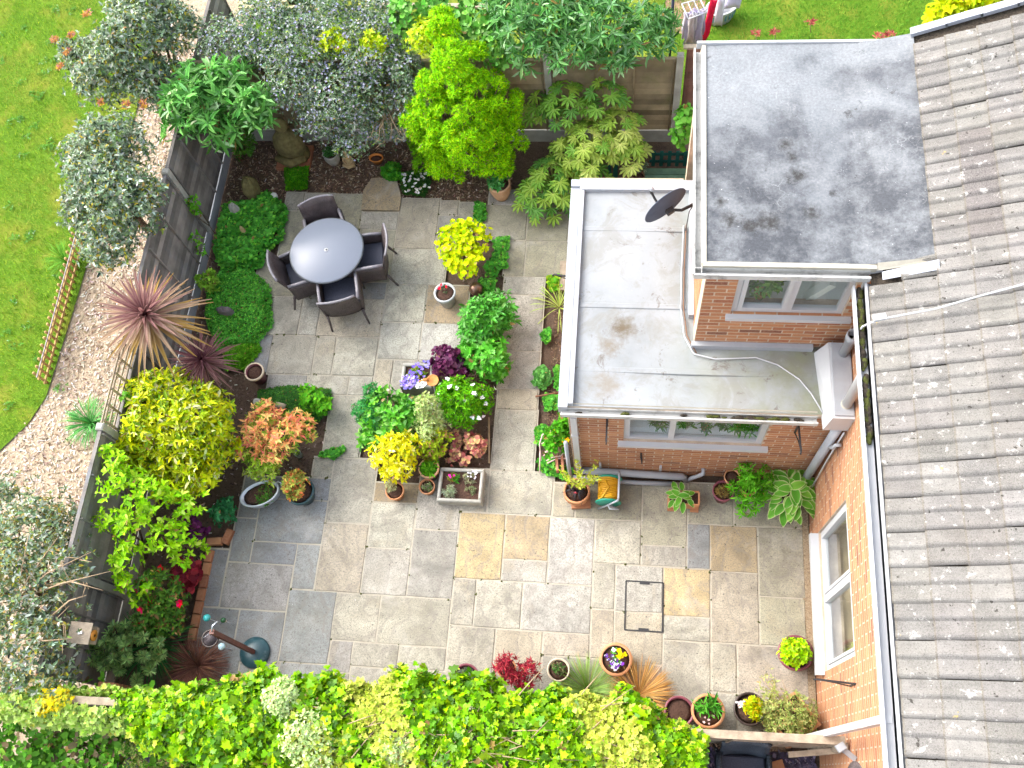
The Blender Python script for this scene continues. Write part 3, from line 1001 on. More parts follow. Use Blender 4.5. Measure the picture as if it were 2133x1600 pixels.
for it in range(3):                       # facing edges settle on one joint line
    for i in range(len(rects)):
        for j in range(len(rects)):
            if i == j:
                continue
            A, B = rects[i], rects[j]
            if min(A[3], B[3]) - max(A[1], B[1]) > 0.08 and abs(A[2] - B[0]) < 0.10:
                mvl = (A[2] + B[0]) / 2
                A[2] = B[0] = mvl
            if min(A[2], B[2]) - max(A[0], B[0]) > 0.08 and abs(A[3] - B[1]) < 0.10:
                mvl = (A[3] + B[1]) / 2
                A[3] = B[1] = mvl
b = MB()
for i, (x0, y0, x1, y1, c) in enumerate(rects):
    z = -0.002 - 0.00006 * i
    b.add([(x0 - 0.012, y0 - 0.012, z), (x1 + 0.012, y0 - 0.012, z), (x1 + 0.012, y1 + 0.012, z), (x0 - 0.012, y1 + 0.012, z)], [(0, 1, 2, 3)])
terrace = struct(b.build("patio", M_PATIO))
for (x0, y0, x1, y1, c) in rects:
    if x1 - x0 < 0.05 or y1 - y0 < 0.05:
        continue
    jt = random.uniform(0.007, 0.011)
    hw, hh = (x1 - x0) / 2 - jt, (y1 - y0) / 2 - jt
    pts = []
    for (sx, sy, ex, ey) in ((-1, -1, 1, -1), (1, -1, 1, 1), (1, 1, -1, 1), (-1, 1, -1, -1)):
        for k in range(4):                 # hand-cut edge
            t = k / 4
            pts.append((hw * (sx + (ex - sx) * t) + random.uniform(-0.004, 0.003), hh * (sy + (ey - sy) * t) + random.uniform(-0.004, 0.003)))
    zt = random.uniform(0.0, 0.005)
    mb = MB()
    nn = len(pts)
    vs = [(p[0], p[1], -0.045) for p in pts] + [(p[0], p[1], zt - 0.006) for p in pts] + [(p[0] * (1 - 0.008 / hw), p[1] * (1 - 0.008 / hh), zt) for p in pts]
    fs = [(i, (i + 1) % nn, nn + (i + 1) % nn, nn + i) for i in range(nn)] + [(nn + i, nn + (i + 1) % nn, 2 * nn + (i + 1) % nn, 2 * nn + i) for i in range(nn)] + [tuple(range(2 * nn, 3 * nn))]
    mb.add(vs, fs)
    o = mb.build("paving_slab", M_SLAB, terrace, loc=((x0 + x1) / 2, (y0 + y1) / 2, 0), rot=(random.uniform(-0.003, 0.003), random.uniform(-0.003, 0.003), random.uniform(-0.004, 0.004)))
    k = random.uniform(0.9, 1.08)
    o.color = (c[0] * k * .985, c[1] * k * random.uniform(0.99, 1.015), c[2] * k * random.uniform(0.92, 1.0), 1)

# moss and seedlings in the joints
L_ = []
for (x0, y0, x1, y1, c) in rects:
    for k in range(9):
        if random.random() < .22:
            s_ = random.random()
            L_.append((x0 if random.random() < .5 else x0 + (x1 - x0) * s_, y0 + (y1 - y0) * s_ if random.random() < .5 else y0))
bm_ = MB()
for (x, y) in L_:
    if any(r[0] + .03 < x < r[2] - .03 and r[1] + .03 < y < r[3] - .03 for r in rects):
        continue
    for k in range(random.choice([1, 1, 2, 4])):
        bm_.ball((x + random.uniform(-.02, .02), y + random.uniform(-.02, .02), 0.0), random.uniform(.005, .013), 6, (1.2, 1.2, .6), .3)
o = bm_.build("joint_moss", M_MOSS, terrace)
o["kind"] = "stuff"

# rough corner stone by the upper bed
b = MB()
c0 = [P(*q) for q in ((775, 372), (826, 372), (836, 412), (832, 440), (753, 438), (757, 398))]
b.poly([(p.x, p.y) for p in c0], -0.03, 0.02)
o = b.build("paving_slab", M_SLAB, terrace)
o.color = (0.40, 0.31, 0.19, 1)

# inspection cover let into the paving
q = thing("inspection_cover", "slab-filled inspection cover with dark metal rim in the patio", "drain cover", P(1342, 1263))
a, d = P(1304, 1210), P(1380, 1317)
b = MB()
for (u0, v0, u1, v1) in ((a.x, a.y, d.x, a.y), (d.x, a.y, d.x, d.y), (d.x, d.y, a.x, d.y), (a.x, d.y, a.x, a.y)):
    b.bar((u0, v0, 0.006), (u1, v1, 0.0061 + 0.001 * abs(u1 - u0)), 0.016, 0.012)
b.build("rim", M_BLACK, q)
for yy in (a.y - 0.018, d.y + 0.018):
    MB().box(((a.x + d.x) / 2, yy, 0.009), (0.13, 0.03, 0.012)).build("keyhole", M_BLACK, q)
# ------------------------------------------------------------------ fences
M_FENCE = pmat("weathered_fence", (0.22, 0.20, 0.185), 0.85, 0.35, 3, 0.5, 50, obj_var=0.45, dirt=(0.17, 0.19, 0.225), dirt_amt=0.75)
M_FENCEG = pmat("mossy_fence", (0.27, 0.215, 0.135), 0.85, 0.3, 3, 0.5, 50, obj_var=0.4, dirt=(0.20, 0.21, 0.07), dirt_amt=0.6)
M_FENCER = pmat("red_brown_fence", (0.20, 0.10, 0.075), 0.85, 0.3, 3, 0.5, 50, obj_var=0.2, dirt=(0.12, 0.09, 0.07))
M_CONC = pmat("concrete_post", (0.38, 0.37, 0.335), 0.9, 0.18, 5, 0.4, 60, dirt=(0.25, 0.24, 0.20), dirt_amt=0.5)
M_OLDWOOD = pmat("silvered_timber", (0.33, 0.27, 0.20), 0.85, 0.3, 7, 0.6, 45, dirt=(0.14, 0.10, 0.07), dirt_amt=0.7)
M_RAW = pmat("pale_timber", (0.47, 0.30, 0.12), 0.75, 0.25, 7, 0.3, 45, dirt=(0.30, 0.17, 0.07))


def panel(parent, p0, p1, z0, z1, face, mat, nb=13, name="panel"):
    """lapped horizontal boards between two posts; face = direction the boards look"""
    p0, p1, f = Vector(p0), Vector(p1), Vector(face)
    fr = MB()
    fr.bar(p0 + Vector((0, 0, z1 + 0.012)), p1 + Vector((0, 0, z1 + 0.012)), 0.05, 0.022)
    pn = fr.build(name, mat, parent)
    h = (z1 - z0) / nb
    for k in range(nb):
        za = z0 + k * h
        bd = MB()
        w0, w1 = 0.027 + random.uniform(-0.002, 0.005), 0.005
        vs = []
        for p in (p0, p1):
            wig = random.uniform(-0.005, 0.005)
            for (w, z) in ((w0, za), (w0 - 0.010, za), (w1 - 0.010, za + h * 1.12), (w1, za + h * 1.12)):
                vs.append(p + f * w + Vector((0, 0, z + wig)))
        bd.add(vs, [(0, 1, 2, 3), (7, 6, 5, 4), (0, 4, 5, 1), (1, 5, 6, 2), (2, 6, 7, 3), (3, 7, 4, 0)])
        bd.build("board", mat, pn)
    for t in (0.02, 0.35, 0.67, 0.98):
        q = p0.lerp(p1, t) + f * 0.034
        bt = MB()
        bt.bar(q + Vector((0, 0, z0)), q + Vector((0, 0, z1)), 0.018, 0.035, up=f)
        bt.build("batten", mat, pn)
    return pn


FX = -6.66
lf = thing("garden_fence", "weathered grey-brown lapped panel fence along the left side of the garden", "fence", (FX, 5.5, 0))
posts = [1.87, 3.73, 5.68, 7.63, 9.45]
for y in posts:
    MB().box((FX, y, 0.86), (0.10, 0.095, 1.72), bev=0.015).build("post", M_CONC, lf)
segs = [0.62] + posts + [11.3]
for a, c in zip(segs[:-1], segs[1:]):
    MB().box((FX + 0.015, (a + c) / 2, 0.08), (0.05, c - a - 0.10, 0.22)).build("gravel_board", M_GREYPVC if a > 3 else M_CONC, lf)
    top = 1.30 if abs(a - 3.73) < 0.1 else 1.66
    pn = panel(lf, (FX, a + 0.05, 0), (FX, c - 0.05, 0), 0.20, top, (1, 0, 0), M_FENCE)
    if top < 1.5:                        # trellis on the low panel
        for k in range(9):
            y = a + 0.1 + k * (c - a - 0.2) / 8
            MB().box((FX + 0.01, y, 1.49), (0.016, 0.03, 0.36)).build("trellis_upright", M_OLDWOOD, lf)
        for z in (1.37, 1.49, 1.61, 1.675):
            MB().box((FX - 0.008, (a + c) / 2, z), (0.016, c - a - 0.12, 0.03)).build("trellis_rail", M_OLDWOOD, lf)

TY = 9.50
tf = thing("garden_fence", "mossy brown lapped panel fence behind the shrubs at the far end", "fence", (-3, TY, 0))
px_ = [0.62, -1.27, -3.16, -5.05]
for x in px_:
    MB().box((x, TY, 0.95), (0.095, 0.10, 1.9), bev=0.015).build("post", M_CONC, tf)
segs = [-6.60] + px_[::-1]
for a, c in zip(segs[:-1], segs[1:]):
    MB().box(((a + c) / 2, TY - 0.015, 0.11), (c - a - 0.10, 0.06, 0.28)).build("gravel_board", M_CONC, tf)
    panel(tf, (a + 0.05, TY, 0), (c - 0.05, TY, 0), 0.26, 1.80, (0, -1, 0), M_FENCEG)
rf = thing("side_fence", "short red-brown fence panel beside the grey dormer roof", "fence", (0.9, TY, 0))
panel(rf, (0.70, TY + 0.02, 0), (2.4, TY + 0.02, 0), 0.1, 1.98, (0, -1, 0), M_FENCER)
MB().box((1.5, TY + 0.03, 2.01), (1.7, 0.07, 0.03)).build("capping", M_OLDWOOD, rf)

nf = thing("garden_fence", "old timber fence under the ivy along the bottom of the photo", "fence", (0, 0.6, 0))
fa, fb = Vector((-6.45, 0.42, 0)), Vector((2.40, 0.60, 0))
for k in range(5):
    a = fa.lerp(fb, k / 5)
    c = fa.lerp(fb, (k + 1) / 5)
    panel(nf, a + Vector((0.04, 0, 0)), c - Vector((0.04, 0, 0)), 0.05, 1.62, (0, -1, 0), M_OLDWOOD, 10)
    d = (c - a).normalized()
    MB().bar(a + Vector((0, 0, 1.675 + random.uniform(-0.01, 0.01))), c + Vector((0, 0, 1.675)), 0.085, 0.05).build("capping", M_OLDWOOD, nf)
    MB().box((c.x - 0.01, c.y - 0.06, 0.82), (0.09, 0.09, 1.64)).build("post", M_OLDWOOD, nf)
MB().bar((1.9, 0.44, 1.18), (2.44, 0.52, 1.22), 0.06, 0.09).build("rail", M_OLDWOOD, nf)

# low picket edging between lawn and chips
pk = thing("picket_edging", "low orange-brown picket edging between lawn and wood chips", "fence", (-8.68, 6.2, 0))
A, B = P(187, 478, 0.0), P(100, 805, 0.0)
up = Vector((0, 0, 1))
for h in (0.10, 0.26):
    MB().bar(A + up * h, B + up * h, 0.02, 0.035).build("rail", M_RAW, pk)
N = 24
pm = MB().lathe([(0.021, 0.0), (0.021, 0.30), (0.012, 0.325), (0.026, 0.35), (0.018, 0.38), (0.0, 0.385)], (0, 0, 0), 8).mesh("picket", M_RAW)
for k in range(N):
    p = A.lerp(B, (k + 0.5) / N)
    link("picket", pm, pk, loc=(p.x - 0.025, p.y, 0), rot=(random.uniform(-0.03, 0.03), random.uniform(-0.04, 0.04), 0))
MB().bar(A + up * 0.345 + Vector((0.02, 0, 0)), B + up * 0.345 + Vector((0.02, 0, 0)), 0.014, 0.014).build("wire_strip", pmat("grey_strip", (0.35, 0.3, 0.3), 0.6, 0.2, 10, 0), pk)
# ------------------------------------------------------------------ foliage engine
def leaf_mat(name, rough=0.42, trans=0.22, spec=0.25):
    t = NT(name)
    a = t.n("Attribute", attribute_name="Col")
    c = a.outputs["Color"]
    t.done(c, rough, spec)
    tl = t.n("BsdfTranslucent")
    t.l(c, tl.inputs["Color"])
    mx = t.n("MixShader")
    mx.inputs[0].default_value = trans
    t.l(t.b.outputs[0], mx.inputs[1])
    t.l(tl.outputs[0], mx.inputs[2])
    t.l(mx.outputs[0], t.t.nodes["Material Output"].inputs["Surface"])
    return t.m


M_LEAF = leaf_mat("leaf", 0.55, 0.34, 0.16)
M_GLOSS = leaf_mat("glossy_leaf", 0.38, 0.26, 0.28)
M_DULL = leaf_mat("matt_leaf", 0.75, 0.15, 0.2)
M_FLAKE = leaf_mat("dry_flake", 0.9, 0.0, 0.15)
M_BARK = pmat("bark", (0.13, 0.085, 0.055), 0.9, 0.35, 12, 0.8, 40)
M_TWIG = pmat("dry_twig", (0.36, 0.26, 0.16), 0.85, 0.25, 12, 0.4, 40)

# templates: (along, across, lift) vertices, faces, rim weight per vertex
TPL = {
    'leaf': ([(0, 0, 0), (.30, .42, .10), (.30, -.42, .10), (.42, 0, 0), (.70, .36, .06), (.70, -.36, .06), (1, 0, -.12)],
             [(0, 3, 1), (0, 2, 3), (3, 6, 4, 1), (3, 2, 5, 6)], [.3, 1, 1, 0, 1, 1, 1]),
    'quad': ([(0, 0, 0), (.5, .5, .08), (1, 0, -.05), (.5, -.5, .08)], [(0, 3, 2, 1)], [0, 1, 1, 1]),
    'round': ([(0, 0, 0), (.12, .42, .08), (.55, .55, .08), (.95, .28, 0), (.95, -.28, 0), (.55, -.55, .08), (.12, -.42, .08), (.5, 0, 0)],
              [(7, 1, 0), (7, 2, 1), (7, 3, 2), (7, 4, 3), (7, 5, 4), (7, 6, 5), (7, 0, 6)], [.6, 1, 1, 1, 1, 1, 1, 0]),
    'ivy': ([(0, 0, 0), (-.12, .40, .02), (.18, .58, .06), (.38, .30, .06), (.68, .42, .04), (.74, .20, .03), (1.05, 0, -.08),
             (.74, -.20, .03), (.68, -.42, .04), (.38, -.30, .06), (.18, -.58, .06), (-.12, -.40, .02), (.40, 0, 0)],
            [(12, (i + 1) % 12, i) for i in range(12)], [.4] + [1] * 11 + [0]),
    'blade': ([(0, .5, 0), (0, -.5, 0), (.5, .35, .10), (.5, -.35, .10), (1, 0, -.12)], [(0, 1, 3, 2), (2, 3, 4)], [0, 0, 0, 0, 1]),
    'strap': ([(0, .30, 0), (0, -.30, 0), (.3, .5, .10), (.3, -.5, .10), (.65, .42, .12), (.65, -.42, .12), (1, 0, .0)],
              [(0, 1, 3, 2), (2, 3, 5, 4), (4, 5, 6)], [0, 0, .3, .3, .7, .7, 1]),
    'tri': ([(0, .5, 0), (0, -.5, 0), (1, 0, 0)], [(0, 1, 2)], [0, 0, 1]),
    'chip': ([(0, .4, 0), (0, -.5, .1), (1, -.35, .02), (.9, .5, .08)], [(0, 1, 2, 3)], [0, 0, 0, 0]),
}


PK = 1.22


def unit(v):
    return v / np.maximum(1e-9, np.linalg.norm(v, axis=1, keepdims=True))


class Leaves:
    def __init__(s):
        s.V, s.L, s.S, s.T, s.C = [], [], [], [], []
        s.nv = 0

    def add(s, tpl, pos, axis, nrm, length, width, col, rim=None):
        tv, tf, tw = TPL[tpl]
        tv = np.array(tv)
        n = len(pos)
        if n == 0:
            return s
        x = unit(axis)
        y = unit(np.cross(nrm, x))
        z = np.cross(x, y)
        ln = np.broadcast_to(length, (n,))[:, None, None]
        wd = np.broadcast_to(width, (n,))[:, None, None]
        v = pos[:, None, :] + x[:, None, :] * tv[None, :, 0:1] * ln + y[:, None, :] * tv[None, :, 1:2] * wd + z[:, None, :] * tv[None, :, 2:3] * ln
        c = np.repeat(col[:, None, :], len(tv), 1)
        if rim is not None:
            w = np.array(tw)[None, :, None]
            c = c * (1 - w) + np.broadcast_to(rim, col.shape)[:, None, :] * w
        s.V.append(v.reshape(-1, 3))
        s.C.append(c.reshape(-1, 3))
        k = len(tv)
        base = s.nv + np.arange(n)[:, None] * k
        for f in tf:
            pass
        idx = np.concatenate([np.array(f) for f in tf])
        sizes = np.array([len(f) for f in tf])
        s.L.append((base + idx[None, :]).reshape(-1))
        s.T.append(np.tile(sizes, n))
        s.nv += n * k
        return s

    def build(s, name, mat, parent=None):
        V = np.concatenate(s.V)
        Lp = np.concatenate(s.L).astype(np.int32)
        T = np.concatenate(s.T).astype(np.int32)
        C = np.concatenate(s.C)
        me = bpy.data.meshes.new(name)
        me.vertices.add(len(V))
        me.vertices.foreach_set("co", V.astype(np.float32).ravel())
        me.loops.add(len(Lp))
        me.loops.foreach_set("vertex_index", Lp)
        me.polygons.add(len(T))
        st = np.concatenate([[0], np.cumsum(T)[:-1]]).astype(np.int32)
        me.polygons.foreach_set("loop_start", st)
        me.polygons.foreach_set("loop_total", T)
        me.update(calc_edges=True)
        at = me.color_attributes.new("Col", 'FLOAT_COLOR', 'POINT')
        at.data.foreach_set("color", np.concatenate([np.clip(C, 0, 1), np.ones((len(C), 1))], 1).astype(np.float32).ravel())
        me.materials.append(mat)
        return link(name, me, parent)


def pick(pal, n, jit=0.18):
    """pal = [(weight, colour)...] -> n colours with a little variation"""
    w = np.array([p[0] for p in pal], float)
    c = np.array([p[1] for p in pal])
    i = RNG.choice(len(pal), n, p=w / w.sum())
    c = np.vstack([c, [[.30, .20, .08]]])
    if PK > 1.1:
        i = np.where(RNG.random(n) < .012, len(c) - 1, i)      # the odd dead leaf
    c = c.mean(1, keepdims=True) + (c - c.mean(1, keepdims=True)) * (1.12 if PK > 1.1 else 1.0)
    c = np.maximum(c, .002)
    return PK * c[i] * (1 + RNG.normal(0, jit, (n, 1))) * (1 + RNG.normal(0, jit * 0.35, (n, 3)))


def blobs_of(lobes, sub=7, k=(0.30, 0.5)):
    """uneven crown: each lobe (x, y, z, rx, ry, rz) carries smaller ones on its surface"""
    out = []
    for (x, y, z, rx, ry, rz) in lobes:
        out.append((x, y, z, rx * .86, ry * .86, rz * .86))
        for i in range(sub):
            d = RNG.normal(size=3)
            d[2] = abs(d[2]) * .9 - .15
            d /= np.linalg.norm(d)
            q = RNG.uniform(*k)
            out.append((x + d[0] * rx * .78, y + d[1] * ry * .78, z + d[2] * rz * .78, rx * q, ry * q, rz * q))
    return np.array(out)


def on_blobs(bl, n, depth=0.30, top=0.55, fuzz=0.05):
    """points near the surface of the blobs (mostly the upper side) and outward directions"""
    area = (bl[:, 3] * bl[:, 4] + bl[:, 3] * bl[:, 5] + bl[:, 4] * bl[:, 5])
    i = RNG.choice(len(bl), n, p=area / area.sum())
    d = unit(RNG.normal(size=(n, 3)))
    flip = (d[:, 2] < 0) & (RNG.random(n) < top)
    d[flip, 2] *= -1
    r = 1 - depth * RNG.random(n) ** 1.5 + RNG.normal(0, .03, n)
    p = bl[i, :3] + d * bl[i, 3:6] * r[:, None]
    # drop what lies deep inside another blob
    keep = np.ones(n, bool)
    for b_ in bl:
        q = (((p - b_[:3]) / b_[3:6]) ** 2).sum(1)
        keep &= ~(q < .36)
    nn = unit(d / bl[i, 3:6])
    p = p + nn * (np.minimum(np.abs(RNG.normal(0, 1, (n, 1))) ** 2, 2.2) * fuzz * np.minimum(1, bl[i, 3:4] / .25)) + RNG.normal(0, fuzz * .4, (n, 3))
    return p[keep], nn[keep]


def whorls(L, tpl, p, n, k, length, width, pal, spread=0.9, rim=None, up=0.5, lj=0.25, jit=0.18):
    """k leaves fanned round each point"""
    m = len(p)
    n = unit(n + np.array([0, 0, up]) + RNG.normal(0, .25, (m, 3)))
    t = unit(np.cross(n, RNG.normal(size=(m, 3))))
    bt = np.cross(n, t)
    tone = 1 + RNG.normal(0, .12, (m, 1))
    ph = RNG.random(m) * 6.28
    for j in range(k):
        a = ph + 6.283 * j / k + RNG.normal(0, .2, m)
        rad = t * np.cos(a)[:, None] + bt * np.sin(a)[:, None]
        sp = spread * RNG.uniform(.75, 1.2, (m, 1))
        ax = unit(rad * sp + n * (1.15 - sp * .7))
        col = pick(pal, m, jit) * tone
        ll = length * np.clip(1 + RNG.normal(0, lj, m), .4, 1.8)
        L.add(tpl, p + rad * length * .05, ax, n, ll, ll * (width / length), col, rim)
    return L


def scatter(L, tpl, p, n, length, width, pal, up=0.6, rnd=0.6, rim=None, lj=0.25, jit=0.18):
    m = len(p)
    nn = unit(n + np.array([0, 0, up]) + RNG.normal(0, rnd, (m, 3)))
    ax = np.cross(nn, RNG.normal(size=(m, 3)))
    ax = unit(ax + n * .35)
    ll = length * np.clip(1 + RNG.normal(0, lj, m), .4, 1.8)
    return L.add(tpl, p, ax, nn, ll, ll * (width / length), pick(pal, m, jit), rim)


def branches(base, bl, n=7, r0=0.05, mat=None, parent=None, name="trunk", split=0.35):
    """tapered trunk with limbs reaching into the crown"""
    b = MB()
    base = Vector(base)
    cen = Vector(bl[:, :3].mean(0))
    fork = base.lerp(cen, split)
    b.tube([base - Vector((0, 0, .05)), base.lerp(fork, .5) + Vector((random.uniform(-.04, .04), random.uniform(-.04, .04), 0)), fork], [r0, r0 * .85, r0 * .7], 8)
    for i in range(n):
        q = bl[random.randrange(len(bl))]
        e = Vector(q[:3]) + Vector((random.uniform(-.5, .5) * q[3], random.uniform(-.5, .5) * q[4], random.uniform(-.2, .5) * q[5]))
        mid = fork.lerp(e, .5) + Vector((random.uniform(-.08, .08), random.uniform(-.08, .08), random.uniform(-.02, .1)))
        b.tube([fork, mid, e], [r0 * .5, r0 * .32, r0 * .12], 6)
    return b.build(name, mat or M_BARK, parent)


def E(px, py, z, rpx, rz, ry=None):
    """crown lobe centred where the pixel shows height z; rpx in picture pixels"""
    p = P(px, py, z)
    s = (CH - z) / 0.93 / FPX
    return (p.x, p.y, z, rpx * s, (ry or rpx) * s, rz)


def base_of(lobes):
    a = np.array(lobes)
    return (a[:, 0].mean(), a[:, 1].mean(), 0.0)


def shrub(name, label, cat, lobes, n, style, length, width, pal, mat=None, sub=7, k=6, spread=.9, rim=None, up=.5, depth=.3, base=None, group=None,
          r0=.04, nb=7, tpl='leaf', rnd=.6, bark=None, flower=None, jit=.18, subk=(.3, .5), top=.55, lj=.36, fuzz=.03):
    bl = blobs_of(lobes, sub, subk)
    base = base or base_of(lobes)
    t = thing(name, label, cat, base, group=group)
    L = Leaves()
    p, nn = on_blobs(bl, n, depth, top, fuzz)
    ok = p[:, 2] > 0.01
    p, nn = p[ok], nn[ok]
    if style == 'whorl':
        whorls(L, tpl, p, nn, k, length, width, pal, spread, rim, up, lj, jit)
    else:
        scatter(L, tpl, p, nn, length, width, pal, up, rnd, rim, lj, jit)
    L.build("foliage", mat or M_LEAF, t)["kind"] = "stuff"
    if flower:
        for (cnt, fl, fp, fk) in flower:
            F = Leaves()
            p, nn = on_blobs(bl, cnt, .04, .8)
            p = p + nn * .02
            whorls(F, 'quad', p, nn, fk, fl, fl * .75, fp, 1.1, None, .5)
            F.build("flowers", M_DULL, t)["kind"] = "stuff"
    if r0:
        branches(base, bl, nb, r0, bark, t)
    return t, bl
# ------------------------------------------------------------------ planting
G1, G2, G3, G4 = (0.10, 0.26, 0.02), (0.06, 0.17, 0.02), (0.16, 0.36, 0.03), (0.03, 0.10, 0.015)

# trees over the neighbour's chips, left of the fence
ELA = [(4, (0.11, 0.165, 0.09)), (3, (0.17, 0.235, 0.135)), (2.4, (0.30, 0.36, 0.29)), (1.6, (0.44, 0.48, 0.40)), (.8, (0.34, 0.30, 0.05)), (.8, (0.03, 0.05, 0.035)), (1, (.15, .22, .05))]
lob = [E(310, 95, 2.1, 88, .50), E(225, 165, 1.9, 78, .45), E(300, 20, 2.2, 80, .5), E(370, 60, 2.0, 60, .45), E(330, 180, 1.8, 65, .4), E(170, 120, 1.7, 50, .3), E(270, 90, 2.4, 70, .4)]
t, bl = shrub("evergreen_tree", "grey-green speckled evergreen tree overhanging the lawn in the top left corner", "tree", lob, 7600, 'whorl', .055, .025, ELA, M_GLOSS, 10, 5, .9, base=(-7.3, 10.0, 0), r0=.07, nb=18, depth=.75, fuzz=.07, subk=(.22, .42))
for (px, py) in ((115, 85), (140, 110), (150, 75), (125, 140), (165, 135), (210, 215), (265, 220), (300, 218), (180, 30)):
    p = np.array([P(px + random.uniform(-6, 6), py + random.uniform(-6, 6), 1.95) for i in range(14)])
    F = Leaves()
    whorls(F, 'leaf', p, np.tile([0, 0, 1.], (14, 1)), 5, .05, .02, [(2, (.45, .22, .10)), (1, (.48, .36, .06)), (1, (.42, .2, .2))])
    F.build("young_shoot", M_LEAF, t)
lob = [E(245, 300, 2.1, 75, .45), E(220, 380, 2.0, 88, .5), E(265, 440, 1.95, 80, .5), E(230, 510, 1.8, 60, .4), E(190, 340, 1.8, 60, .4), E(300, 400, 2.0, 45, .4), E(180, 450, 1.7, 45, .35)]
shrub("evergreen_tree", "grey-green speckled evergreen tree beside the top of the picket edging", "tree", lob, 7600, 'whorl', .052, .024, ELA, M_GLOSS, 10, 5, .9, base=(-7.6, 7.6, 0), r0=.07, nb=18, depth=.75, fuzz=.07, subk=(.22, .42))
ELB = ELA + [(2.0, (0.16, 0.17, 0.05)), (1.2, (0.25, 0.21, 0.07)), (1.5, (0.09, 0.13, 0.06))]
lob = [E(60, 1130, 1.5, 85, .40), E(40, 1240, 1.6, 90, .45), E(110, 1180, 1.5, 70, .35), E(50, 1350, 1.6, 95, .45), E(110, 1300, 1.5, 55, .35), E(130, 1100, 1.3, 50, .3), E(20, 1060, 1.2, 60, .3), E(90, 1410, 1.5, 60, .35)]
t, bl = shrub("sparse_tree", "sparse twiggy speckled tree over the wood chips at the lower left", "tree", lob, 5600, 'whorl', .052, .023, ELB, M_GLOSS, 10, 5, .9, base=(-7.6, 1.6, 0), r0=.05, nb=14, depth=.8, fuzz=.09, subk=(.22, .42))
b = MB()
for (x0, y0, x1, y1) in ((20, 1260, 190, 1150), (60, 1240, 230, 1190), (10, 1300, 120, 1120), (40, 1330, 150, 1330), (30, 1270, 60, 1110), (90, 1220, 215, 1230), (100, 1290, 180, 1240)):
    a, c = P(x0, y0, 1.75), P(x1, y1, 1.95)
    mm = a.lerp(c, .5) + Vector((random.uniform(-.08, .08), random.uniform(-.08, .08), .08))
    b.tube([a, mm, c], [.013, .009, .004], 5)
    for s in range(3):
        w = a.lerp(c, random.uniform(.4, .9))
        b.tube([w, w + Vector((random.uniform(-.2, .2), random.uniform(-.2, .2), .05))], [.006, .003], 4)
b.build("bare_twigs", M_TWIG, t)

# long-leaved bush leaning over the fence corner
BUD = [(4, (0.10, 0.27, 0.06)), (3, (0.16, 0.36, 0.10)), (2, (0.22, 0.42, 0.16)), (1, (0.05, 0.14, 0.03)), (.5, (0.4, 0.55, 0.32))]
lob = [E(400, 230, 1.9, 58, .35), E(470, 200, 1.9, 62, .35), E(530, 225, 1.8, 45, .3), E(440, 265, 1.7, 52, .3), E(510, 260, 1.7, 45, .25), E(420, 180, 1.9, 45, .3), E(375, 260, 1.6, 35, .25)]
shrub("butterfly_bush", "fresh green long-leaved bush leaning over the far left fence corner", "shrub", lob, 480, 'whorl', .16, .042, BUD, M_LEAF, 6, 7, 1.0, base=(P(500, 330, 0).x, P(500, 330, 0).y, 0), r0=.035, nb=9, bark=pmat("red_stem", (.28, .14, .08), .8, .2, 9, .2))
lob = [E(500, 295, .55, 30, .3), E(470, 280, .5, 25, .25)]
shrub("small_bush", "small dull green bush at the foot of the long-leaved bush", "shrub", lob, 260, 'whorl', .07, .02, [(3, G2), (2, (0.10, .22, .05))], M_LEAF, 4, 6, 1.0, r0=.02)

# blue-flowered evergreen across the top
CEA = [(5, (0.12, 0.19, 0.10)), (3, (0.20, 0.27, 0.17)), (2.5, (0.30, 0.35, 0.28)), (1.3, (0.05, 0.09, 0.045)), (1.6, (0.40, 0.42, 0.39)), (1.2, (.24, .33, .07))]
BLU = [(3, (.30, .30, .42)), (2, (.36, .35, .46)), (.8, (.22, .26, .46)), (3, (.34, .34, .38))]
lob = [E(480, 100, 1.9, 70, .4), E(560, 70, 2.1, 80, .45), E(640, 110, 2.0, 85, .5), E(700, 60, 2.1, 85, .45), E(770, 110, 2.0, 80, .5), E(620, 180, 1.8, 70, .45), E(700, 200, 1.7, 75, .5),
       E(770, 200, 1.6, 65, .4), E(660, 250, 1.4, 55, .4), E(740, 270, 1.2, 65, .4), E(810, 260, 1.0, 50, .35), E(600, 20, 2.2, 70, .4), E(720, 10, 2.2, 60, .4), E(820, 90, 1.9, 45, .4), E(590, 130, 1.9, 60, .4), E(845, 150, 1.8, 48, .35), E(850, 215, 1.5, 42, .35), E(800, 40, 2.1, 60, .35), E(530, 110, 1.9, 55, .35)]
t, bl = shrub("ceanothus", "wide evergreen shrub dusted with small blue flowers along the far fence", "shrub", lob, 19500, 'whorl', .034, .016, CEA, M_LEAF, 9, 5, .9, base=(P(720, 300).x, P(720, 300).y, 0), r0=.06, nb=14, flower=[(2600, .02, BLU, 5)], depth=.55, subk=(.2, .4), fuzz=.06)
b = MB()
for i in range(34):
    a = P(800 + random.uniform(-10, 25), 230 + random.uniform(-20, 20), 1.3)
    c = P(random.uniform(770, 880), random.uniform(150, 300), random.uniform(1.3, 1.6))
    b.tube([a, a.lerp(c, .5) + Vector((0, 0, .08)), c], [.010, .006, .003], 5)
for i in range(60):
    c = P(random.uniform(760, 880), random.uniform(155, 300), random.uniform(1.3, 1.6))
    b.tube([c, c + Vector((random.uniform(-.13, .13), random.uniform(-.13, .13), random.uniform(-.03, .08)))], [.005, .002], 4)
b.build("dead_twigs", M_TWIG, t)
EUO = [(3, (.40, .50, .03)), (2, (.28, .42, .03)), (1, (.55, .60, .06))]
